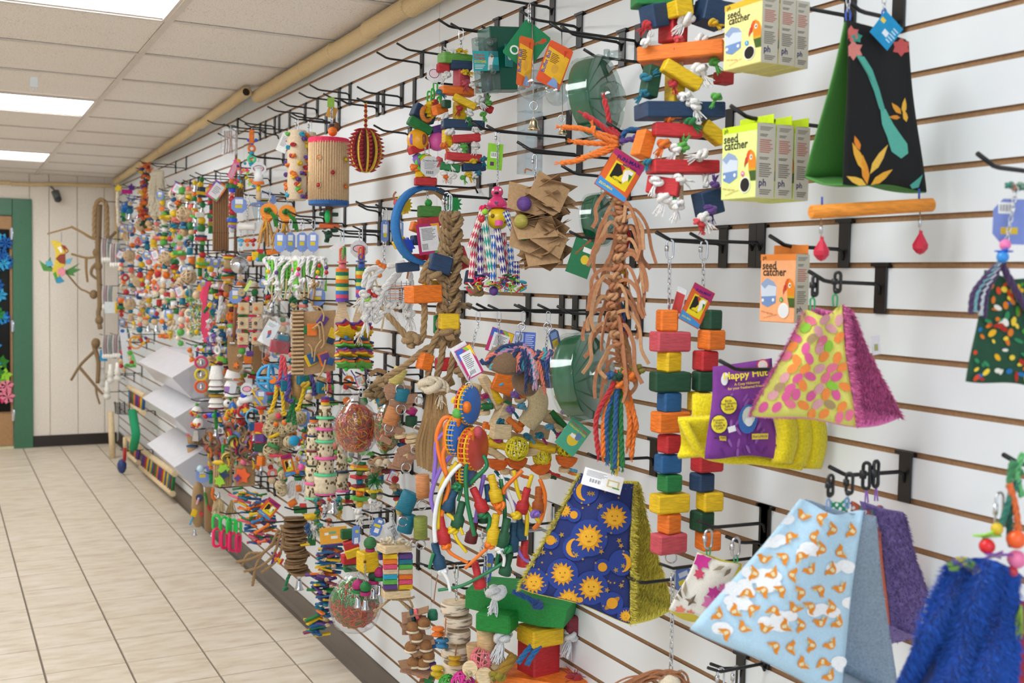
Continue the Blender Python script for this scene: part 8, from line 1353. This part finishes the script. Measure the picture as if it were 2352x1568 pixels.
t.star('lime', 514, 1078, 15, 10, 6, 4, -22, .4, 'foam_cutout', 'plastic'); t.star('lime', 505, 1104, 14, 9, 6, 4, -22, 1, 'foam_cutout', 'plastic'); t.star('navy', 516, 1090, 12, 7, 4, 4, -26, .2, 'foam_cutout', 'plastic'); t.put(MB().ball(t.L((505, 1062, -10)), 6, 1, 10, sx=3), 'plastic_corn', mat('yellow', 'plastic')); t.rope('#2fb04a', [(513, 1020, -4), (511, 1055, -6)], 4)
t = T('foam_cutout_panel', 'corrugated panel with orange foam cutout, right of the lime one', 'bird toy', 562, 1045, -.16, 'paper and cardboard bird toys'); t.blk('#a88a64', 562, 1092, 46, 46, 0, 20, 16, name='corrugated_panel', k='card'); t.star('#f0622a', 556, 1092, 20, 13, 6, 4, -20, .4, 'foam_cutout', 'plastic'); t.star('purple', 546, 1098, 9, 5, 4, 4, -26, 0, 'foam_cutout', 'plastic'); t.ball('#f07a9a', 560, 1060, 8, -8, k='plastic'); t.star('#f07a9a', 575, 1062, 9, 5, 3, 4, -8, k='plastic'); t.rope('#2fb04a', [(565, 1020, 0), (566, 1055, -4)], 4)
t = T('burlap_tube_toy', 'burlap roll toy with blue disc, yellow tile and a bell, nearest the bins', 'bird toy', 462, 1085, -.19, 'burlap roll toys'); t.put(MB().lathe(t.L((455, 1160, 0)), [(5, 54), (11, 44), (13, 30), (15, 0), (12, -40), (6, -50), (0, -52)], 14), 'burlap_roll', mat('#b08e62', 'rope')); t.disc('navy', 458, 1143, 8, 4, -14, (80, 10)); t.blk('yellow', 446, 1178, 13, 18, -14, 4, 10, 0, 20); t.rope('#f0c0cc', [(457, 1143, -18), (452, 1158, -20)], 2.6); t.bell(447, 1216, 12, 13); t.rope('sky', [(443, 1186, -16), (436, 1205, -16)], 2.4); t.disc('red', 463, 1180, 5, 4, -12, (80, 10))
t = T('burlap_tube_toy', 'second burlap roll toy with red cords, behind the first', 'bird toy', 482, 1088, -.16, 'burlap roll toys'); t.put(MB().lathe(t.L((480, 1170, 0)), [(9, 52), (10, 40), (11, 0), (10, -44), (7, -50), (0, -51)], 14), 'burlap_roll', mat('#9c7a50', 'rope')); t.rope('#c83a3a', [(474, 1150, -12), (482, 1172, -14), (490, 1160, -12)], 2.6); t.rope('#3f9a3a', [(470, 1130, -12), (476, 1160, -14)], 2.6); t.bell(486, 1222, 9, 10)
t = T('fringe_bottle_toy', 'blue tagged toy with violet bow hanging above the burlap rolls', 'bird toy', 470, 1045, -.18, 'plastic bird toys'); btag(t, 466, 1090, 30, 36); t.star('violet', 482, 1072, 10, 5, 4, 4, -10, k='plastic', name='bow'); t.rope('#1d9a5a', [(484, 1080, -4), (485, 1110, -4)], 5); t.ball('#c0e0f0', 460, 1076, 8, -12, k='plastic')
t = T('palm_fringe_toy', 'shaggy palm fibre fringe toy above the pink and green links', 'bird toy', 505, 1120, -.2, 'rope bird toys'); t.fringe('#dcc496', 503, 1142, 46, .5, 60, 1.1, -4, 'palm_fringe'); t.fringe('#c8ad7c', 532, 1148, 42, .4, 40, 1.1, 4, 'palm_fringe'); t.rope('orange', [(490, 1120, -8), (488, 1140, -8), (496, 1148, -8)], 4); t.bell(502, 1130, 12, 12, -8)
t = T('plastic_link_toy', 'neon green and pink plastic chain links in a bunch', 'bird toy', 520, 1180, -.2, 'plastic bird toys')
for x, y, d, rz in ((497, 1200, -6, 10), (514, 1204, 0, 30), (526, 1208, -8, 70), (536, 1210, -2, 0), (546, 1212, 4, 40)): t.link(x, y, 15, 34, 3.4, d, rz, '#22c84e', 'plastic_link', 'plastic', False); t.link(x+1, y+34, 17, 42, 3.6, d-2, rz+30, '#ee2468', 'plastic_link', 'plastic', False)
t = stk('straw_flower_toy', 'yellow straws and pastel beads hanging from the cardboard rings', 'bird toy', 484, 1000, -.17, 'S yellow 6;c yellow 4 14;o pink 5;c yellow 4 16;o black 4;c yellow 4 12;o orange 5', 4, jit=4)
t = stk('bumblebee_toy', 'black and yellow striped plastic beads under the tape rings', 'bird toy', 525, 1035, -.15, 'c yellow 5 10 p;d black 6 5 p;c yellow 5 8 p;d black 6 5 p;c yellow 5 8 p', 4, jit=3)

# ================================================================ far end: bins, ladders, perches, distant toys
class TW(T):      # world-aligned: points are photo (x, y) on the plane x = X, sizes in metres
    def __init__(s, name, label, cat, ax, ay, X, group=None):
        s.P = at(ax, ay, X); s.X = X; s.s = 1.; s.ax, s.ay = ax, ay; s.r = rsd(ax, ay); s.e = empty(name, s.P); tag(s.e, label, cat, group)
    def L(s, p): return at(p[0], p[1], p[2] if len(p) > 2 else s.X)-s.P
def bin_(label, fl, fn, wz):
    a, b = at(*fl, -.3), at(*fn, -.3); z = (a.z+b.z)/2; e = empty('acrylic_bin', (0, b.y, z-.11)); tag(e, label, 'bin', 'clear acrylic candy bins'); L = a.y-b.y; m = mat('#e9e9f0', 'milky')
    P = dict(lip=(-.3, .11), lid=(-.15, .20), wt=(-.004, .20), wb=(-.004, .0), fb=(-.2, 0)); q = lambda k, y: (P[k][0], y, P[k][1])
    def pan(name, ks): MB().add([q(k, 0) for k in ks]+[q(k, L) for k in ks[::-1]], [(0, 1, 2, 3)]).obj(name, e, m, solid=.004)
    pan('lid', ('lid', 'lip')); pan('top', ('wt', 'lid')); pan('front', ('lip', 'fb')); pan('base', ('fb', 'wb')); pan('back', ('wb', 'wt'))
    for nm, y in (('end_panel', 0), ('end_panel', L), ('divider', L*.5)): MB().add([q(k, y) for k in ('lip', 'lid', 'wt', 'wb', 'fb')], [(0, 1, 2, 3, 4)]).obj(nm, e, m, solid=.004)
    return e, L, z-.11, b.y
BN = [bin_('uppermost white acrylic bin with sloping lid on the slatwall', (318, 832), (396, 866), 0), bin_('middle white acrylic bin holding orange and purple toy parts', (328, 912), (402, 962), 0), bin_('lowest white acrylic bin with sloping lid above the ladder', (338, 1026), (402, 1066), 0)]
for i, (b, fy, c, lb) in enumerate(((1, .25, 'orange', 'orange toy part lying in the middle white bin'), (1, .7, 'purple', 'purple toy part lying in the middle white bin'), (1, .62, 'red', 'red toy part lying in the middle white bin'), (0, .7, 'yellow', 'yellow toy part lying in the uppermost white bin'), (0, .92, 'lime', 'lime toy part at the far end of the uppermost white bin'))):
    e, L, z, y = BN[b]; o = MB().use(mat(c, 'plastic')).ball((0, 0, .022), .02, 1, 10).ball((.02, .02, .02), .018, 1, 10).ring((0, 0, .045), .02, .008, None, 12, 6).obj('toy_part'); o.location = (-.17+.012*i, y+L*fy, z-.004); tag(o, lb, 'toy part', 'loose toy parts in the bins')
def ladder(label, tl, tr, br, bl, X, n, seed):
    t = TW('dowel_ladder', label, 'ladder', *bl, X, 'dowel bridges and ladders'); rd = random.Random(seed); t.cyl('pine', tl, tr, .02, name='top_rail', n=10); t.cyl('pine', bl, br, .02, name='bottom_rail', n=10); A, B, C, D = map(V, (tl, tr, br, bl))
    cs = ['wine', 'purple', 'yellow', 'teal', 'orange', 'red', 'yellow', 'green', 'purple', 'blue']
    for i in range(n): u = (i+.5)/n; p, q = A.lerp(B, u), D.lerp(C, u); t.cyl(cs[(i*7+seed) % 10], tuple(p)[:2], tuple(q)[:2], .0115, name='rung', n=8)
ladder('long rainbow dowel ladder leaning low beneath the lowest bin', (330, 1036), (402, 1088), (397, 1134), (324, 1072), -.06, 19, 1); ladder('short rainbow dowel ladder beside the green sleeve, near the floor', (291, 1004), (322, 1028), (318, 1062), (291, 1038), -.06, 9, 2); ladder('short rainbow dowel ladder high beside the middle bin', (296, 889), (333, 910), (330, 948), (297, 928), -.10, 9, 3)
t = TW('green_sleeve_toy', 'long green fabric sleeve hanging below the upper ladder', 'bird toy', 304, 945, -.16); t.put(MB().tube(crv([t.L(p) for p in ((304, 945), (309, 975), (312, 1000), (306, 1028))], 6), .03, 12), 'sleeve', mat('#1f9a66', 'fabric'))
t = TW('wooden_post', 'pale wooden perch post standing at the far corner', 'perch stand', 260, 1054, -.16); t.cyl('pine', (259, 1054), (254, 945), .024, name='post', n=12)
t = TW('wire_basket', 'black wire basket shelf beside the wooden perch post', 'basket', 280, 950, -.14)
for i in range(7): t.tube('black', [(262+i*1, 925+i*4, -.3), (298, 928+i*4, -.02)], .004, 'wire', 'black', 5)
for x in (264, 275, 286, 297): t.tube('black', [(x, 922), (x+1, 950)], .004, 'wire', 'black', 5)
t = TW('red_handle_brush', 'small red handled brush with blue tip leaning by the short ladder', 'bird toy', 286, 1035, -.2); t.cyl('red', (287, 1026), (286, 1058), .012, n=8, name='handle'); t.cyl('pine', (287, 1004), (287, 1028), .014, n=8, name='grip'); t.put(MB().ball(t.L((280, 1070)), .035, 1.6, 10), 'blue_head', mat('#2a3f78', 'plastic'))
# driftwood perches
BW = '#8f7350'
t = T('driftwood_perch', 'upper driftwood perch branches reaching left in front of the cream wall', 'perch', 226, 560, 0, 'driftwood perches', Y=9.45)
for pts, r in (([(228, 470, 6), (226, 540, 0), (225, 590, 0), (228, 650, 0), (229, 700, 0), (226, 720, 0), (230, 756, 0)], 7), ([(232, 552, 0), (210, 546, -4), (186, 532, -8), (163, 520, -10)], 3.4), ([(166, 521, -10), (140, 528, -12), (109, 537, -14)], 2.2), ([(226, 588, 0), (200, 592, -4), (164, 583, -8)], 3), ([(198, 594, -4), (198, 620, -6), (201, 648, -6)], 3.2), ([(214, 678, 0), (196, 668, -4), (182, 661, -4), (155, 630, -8)], 2.4), ([(232, 555, 0), (250, 548, 4), (266, 532, 6)], 4.4), ([(227, 600, 0), (212, 615, -4), (210, 630, -4), (222, 640, -2)], 4)): t.put(MB().tube(crv([t.L(p) for p in pts], 5), r, 9, tip=.75), 'branch', mat(BW if r > 3.5 else '#a5814f', 'wood'))
for x, y in ((222, 580), (215, 676), (226, 612), (228, 735)): t.ball(BW, x, y, 9, 0, 1.2, 'burl', 'bone')
t = T('driftwood_perch', 'lower driftwood perch with forked branch near the wooden post', 'perch', 220, 800, 0, 'driftwood perches', Y=9.45)
for pts, r in (([(222, 778, 0), (218, 800, 0), (226, 830, 0), (224, 880, 0)], 6), ([(215, 808, 0), (196, 826, -4), (182, 842, -6), (163, 873, -8)], 3.6), ([(183, 844, -6), (202, 866, -4), (222, 890, -2), (236, 905, 0)], 3.6), ([(220, 884, 0), (222, 905, 0), (229, 928, 0)], 2.8)): t.put(MB().tube(crv([t.L(p) for p in pts], 5), r, 9, tip=.8), 'branch', mat(BW, 'wood'))
t.ball(BW, 220, 788, 10, 0, 1.2, 'burl', 'bone')
t = T('rope_loop_perch', 'thick looped sisal rope perch hanging in the far corner', 'perch', 232, 462, 0, 'driftwood perches', Y=9.3); t.rope('#a5855c', [(217, 545, 0), (217, 490, 0), (222, 466, 0), (232, 458, 2), (243, 468, 4), (246, 500, 4), (246, 545, 4)], 5.5)
# painted parrot plaque, camera
t = T('parrot_plaque', 'painted wooden parrot plaque hanging from the driftwood branch', 'wall art', 141, 535, 0, Y=9.4)
t.tube('#8a8a86', [(141, 532, 0), (141, 556, 0)], .6, 'string')
for c, pts, d in (('#3f7a34', [(150, 622), (183, 604), (170, 616), (186, 618), (168, 628), (172, 634), (150, 630)], 2), ('#4a8a3a', [(90, 598), (104, 608), (116, 590), (118, 612), (126, 624), (100, 622)], 2), ('#d8bc3a', [(116, 553), (130, 552), (140, 558), (150, 568), (148, 586), (152, 604), (142, 618), (136, 636), (126, 640), (120, 622), (126, 604), (128, 584), (124, 566)], -1), ('#8a3420', [(128, 594), (138, 584), (150, 582), (150, 606), (138, 604)], -2.4), ('#8a3420', [(140, 562), (150, 564), (158, 576), (152, 582), (146, 572)], -2.4), ('#d8b02a', [(150, 572), (157, 576), (152, 580)], -3.4), ('#eceae2', [(132, 568), (140, 566), (144, 578), (140, 580)], -2.8), ('#5aa6c0', [(104, 600), (118, 598), (122, 610), (108, 612)], -1.8), ('#5aa6c0', [(152, 596), (166, 592), (160, 606), (152, 606)], -1.8), ('#2f8ab0', [(126, 640), (138, 634), (148, 646), (136, 651), (130, 650)], -2), ('#3f9a3a', [(122, 628), (128, 642), (132, 640), (128, 624)], -2.6)): t.poly(c, pts, 2.2, d, 'carved_piece', 'wood')
t.star('#e08a98', 142, 624, 11, 8, 6, 3, -4, name='carved_flower')
t = T('security_camera', 'grey dome security camera mounted under the back wall bamboo', 'camera', 130, 436, 0, Y=9.86); t.tube('#7a7a78', [(116, 428, 8), (124, 436, 4), (130, 440, 0)], 2, 'bracket', 'black'); t.cyl('#565a5a', (127, 440, 0), (134, 460, -6), 9, 8, 'housing', 'black'); t.ball('#2a2c30', 134, 458, 7, -8, name='lens', k='black')
t = T('ceiling_hanger', 'small clear plastic hook hanging from the ceiling grid', 'hook', 78, 176, 0, Y=4.9); t.plate('#cfd6da', 78, 188, 17, 22, 0, 0, 10, 1, 'plate', 'plastic'); t.ring('#cfd6da', 79, 205, 4, 1, 0, k='plastic', name='hook_ring')
# distinct far toys
t = stk('sisal_mop_toy', 'shaggy cream sisal rope toy near the top of the far end', 'bird toy', 360, 382, -.18, 'f cream .5 70;g 0 -50;f cream .5 70;g 0 -40;f cream .45 66', 4)
for i in range(26): t.rope('#d8ccb4', [(352+i % 9*2.6, 392, -8), (346+i % 9*3.6, 430+i*1.2, -10+(i % 5)*3), (345+i % 9*4, 470+(i % 4)*9, -8)], 4)
t = T('rainbow_rope_toy', 'long orange, yellow and green frayed rope toy at the far ceiling corner', 'bird toy', 331, 374, -.2, 'rope bird toys'); rd = random.Random(2)
for i in range(46): t.tknot(rd.choice(['orange', 'yellow', 'orange', 'dgreen', 'purple', 'red', '#d86a2a']), 331+rd.uniform(-9, 9)*(1.4 if i < 12 else .8), 376+i*3.1, 4.6, 13, rd.uniform(-6, 6), (rd.uniform(-1, 1), rd.uniform(-.6, 1)), n=7)
t = T('heart_mitt_toy', 'bright blue heart shaped mitt toy on a white spiral string', 'bird toy', 296, 450, -.18, 'plastic bird toys'); t.put(MB().ball(t.L((293, 474, 0)), 9, 1.2, 12).ball(t.L((286, 482, 0)), 8, .9, 12).ball(t.L((296, 486, -1)), 7, 1, 12), 'mitt', mat('#1a6ab8', 'fabric')); t.rope('#1d4a8a', [(298, 490, 0), (303, 502, 0), (306, 510, 0)], 3); btag(t, 302, 456, 18, 14)
t = T('spiral_perch_toy', 'cream twisted spiral rope with yellow top and pink bow', 'bird toy', 270, 430, -.19, 'rope bird toys'); t.rope('#e6dcc8', [(271, 440, 0), (270, 465, 0), (272, 490, 0), (272, 512, 0), (276, 520, 0)], 4); t.star('#e0c02a', 272, 432, 10, 6, 6, 4, 0, k='fur', name='top_tuft'); t.star('#f06a5a', 280, 522, 9, 4, 4, 4, -4, k='plastic', name='bow'); t.rope('#e6dcc8', [(290, 525, 0), (292, 550, 0), (293, 572, 0)], 3)
t = T('magenta_card_toy', 'toy with a magenta card and purple flower next to the spiral rope', 'bird toy', 292, 428, -.17, 'plastic bird toys'); t.plate('#c0268a', 292, 440, 24, 10, 0, 0, 10); t.star('#5a2a8a', 302, 430, 9, 5, 5, 4, -4, name='flower', k='fur')
for i, (x, y, lb) in enumerate(((236, 548, 'upper'), (238, 656, 'second'), (238, 770, 'third'), (256, 560, 'upper right'), (262, 768, 'lower right'))):
    t = T('cotton_rope_perch', f'{lb} bundle of speckled cotton rope perches with white tips by the corner', 'perch', x, y, -.2, 'cotton rope perches')
    for j in range(4):
        for k in range(2): t.rope(['#d8d0cc', '#b89aa0', '#c8c8c0', '#8f9a98'][(j+k) % 4], [(x+j*6, y, k*4), (x-2+j*6+k, y+20, -3+k*4), (x+j*6-1, y+44, k*4)], 2.6)
        t.ball('#ece8e0', x+j*6, y+48, 4, 0, 1.6, 'plastic_tip', 'plastic')
for x, y, lb in ((236, 870, 'left'), (254, 862, 'middle'), (270, 858, 'right'), (246, 900, 'lowest')):
    t = T('bolt_perch', f'white knobbed plastic perch end, {lb} of the cluster in the far corner', 'perch', x, y, -.18, 'cotton rope perches'); t.put(MB().lathe(t.L((x, y, 0)), [(4, 26), (5, 12), (7, 8), (7, -2), (5, -4), (8, -8), (8, -14), (3, -18)], 12), 'knob', mat('#ece8de', 'plastic'))
t = T('blue_card_pack', 'bright blue hang card pack in the far corner by the perches', 'package', 236, 800, -.2); t.plate('#1790c4', 238, 816, 16, 26, 0, 0, 10, 2); t.plate('#1f8ab8', 262, 812, 14, 22, 4, 0, 10, 2)
t = stk('tube_block_toy', 'orange, blue and green tube blocks with red balls near the corner', 'bird toy', 279, 676, -.2, 'c orange 8 12;c navy 6 8;c green 9 8;o red 5;o red 5', 8); t.plate('#dfe8ee', 254, 706, 26, 26, -4, 0, 10); t.blk('yellow', 267, 706, 6, 26, -6, 4)
t = T('round_wood_ring_toy', 'orange wooden hoop toy above the uppermost bin', 'bird toy', 312, 768, -.19, 'wood block bird toys'); t.ring('#e8961e', 312, 786, 14, 2, 0, k='wood'); [t.ball(c, 320+i*5, 776+(i % 3)*6, 4, -4) for i, c in enumerate(('orange', 'red', 'yellow', 'purple', 'orange'))]
t = T('parrot_blister_card', 'white blister card with long green handle left of the uppermost bin', 'package', 288, 752, -.16); t.plate('#e2e4ec', 287, 795, 16, 84, 0, -6, 16, 1.4, deco=[('o', '#2f6ab8', -.2, .85, .6, .1)]); t.plate('#7fc87a', 303, 822, 12, 34, -4, -18, 10, 2, name='handle')
# rows of small distant toys
ORD = 'first second third fourth fifth sixth seventh eighth ninth tenth eleventh twelfth thirteenth'.split()
KINDS = {'bead string': 'o A {a};o B {b};o A {a};o C {b};o B {a};o C {a}', 'block string': 'b A {w} {a};b B {w} {a};o C {b};b C {w} {a};b A {w} {a}', 'star string': 'S A {b};o B {a};S C {b};o A {a};s B {w} {a}', 'bell string': 'o A {a};b B {w} {a};o C {b};n - {w} {w}', 'tassel': 'o A {b};k B {b} {w};k C {b} {w};k A {a} {w}', 'wicker ball string': 'w nat {w};o A {a};b B {w} {a};w C {b}', 'ring string': 'r A {b} {r} p;o B {a};r C {b} {r} p;o A {b}', 'tube string': 'c A {a} {w};d B {b} {r};c C {a} {w};d A {b} {r};o B {a}'}
HL = {}
def rows(x0, x1, nx, ytop, ybot, ny, X, words, seed, palette, sc0):
    rd = random.Random(seed); ks = list(KINDS)
    for j in range(ny):
        for i in range(nx):
            u = (i+.5+(j % 2)*.3)/nx; x = x0+(x1-x0)*u; y = ytop(x)+(ybot(x)-ytop(x))*j/ny+rd.uniform(-3, 3); sc = sc0*(x+149)/500
            A, B, C = rd.sample(palette, 3); kd = rd.choice(ks); sp = KINDS[kd].format(a=round(4.6*sc, 1), b=round(6*sc, 1), w=round(12*sc, 1), r=round(2.4*sc, 1)).replace(' A ', f' {A} ').replace(' B ', f' {B} ').replace(' C ', f' {C} ')
            nm = {'nat': 'plain', 'lgreen': 'lime', 'hot': 'crimson'}; q = lambda c: nm.get(c, c)
            lb = words.format(a=q(A), b=q(B), k=kd, r=ORD[j], n=ORD[i]); t = stk(kd.replace(' ', '_'), lb, 'bird toy', x, y, X+rd.uniform(-.03, .03), sp, 5*sc, 'small hanging bird toys at the far end', jit=3.2*sc); HL[t.e.name] = 'black peg hook '+lb.split('@')[1]; t.e['label'] = lb.replace('@', '')
            if rd.random() < .3: btag(t, x-6*sc, y+8*sc, 12*sc, 15*sc)
            elif rd.random() < .2: wtag(t, x-5*sc, y+8*sc, 13*sc, 17*sc, rd.choice([-20, 25]))
PL = ['orange', 'yellow', 'green', 'red', 'blue', 'lgreen', 'white', 'nat', 'teal', 'salmon', 'cream', 'orange', 'sand']; PL = PL[:11]+PL[12:]
rows(272, 442, 9, lambda x: 470-(x-270)*.33, lambda x: 800+(40 if x < 315 else -45), 7, -.16, '{a} and {b} {k}, @{n} from corner in the {r} far row', 3, PL, 1.3)
rows(462, 562, 6, lambda x: 590, lambda x: 1050, 9, -.09, '{a} and {b} {k} @right of the bins, {n} in the {r} row', 9, PL, 1.1)
rows(570, 715, 5, lambda x: 640, lambda x: 1120, 6, -.07, '{a} and {b} {k} @left of the loofah towers, {r} row, {n} of five', 13, PL, .95)
rows(740, 930, 5, lambda x: 860, lambda x: 1190, 3, -.06, '{a} and {b} {k} @behind the paper bags, {r} row, {n} of five', 17, PL, .8)
# ---------------------------------------------------------------- every hanging toy gets the peg it hangs on
hk = [(o.location.y, o.location.z, o) for o in bpy.data.objects if o.type == 'EMPTY' and o.name.startswith('slatwall_hook')]
for o in [o for o in bpy.data.objects if o.type == 'EMPTY' and not o.parent and o.get('category') in ('bird toy', 'perch', 'tag', 'package', 'box', 'quick link')]:
    P = o.location.copy()
    if o.name.startswith('seed_catcher'): continue
    x, y = pix(V((-.004, P.y, P.z))); z = P.z
    if any(abs(h[0]-P.y) < .022 and -.1 < z-h[1] < .02 for h in hk): continue
    k = math.ceil((z+.02-1.5304)/.0762); zt = GZ(k)-.002; L = -P.x+.03; zr = z-zt; nm = o['label'].replace(',', '').split()
    e = empty('slatwall_hook', (0, P.y, zt)); tag(e, HL.get(o.name, 'peg hook of the '+' '.join(nm[:12])), 'hook', 'slatwall peg hooks'); hk.append((P.y, zt, e))
    MB().box((-.003, 0, -.041), .004, .022, .083).box((.003, 0, -.004), .013, .028, .0045).obj('bracket', e, BLK); MB().tube([V(p) for p in ((-.004, 0, zr-.014), (-.012, 0, zr), (-L+.03, 0, zr), (-L, 0, zr+.012))], .0032, 6).obj('rod', e, BLK)
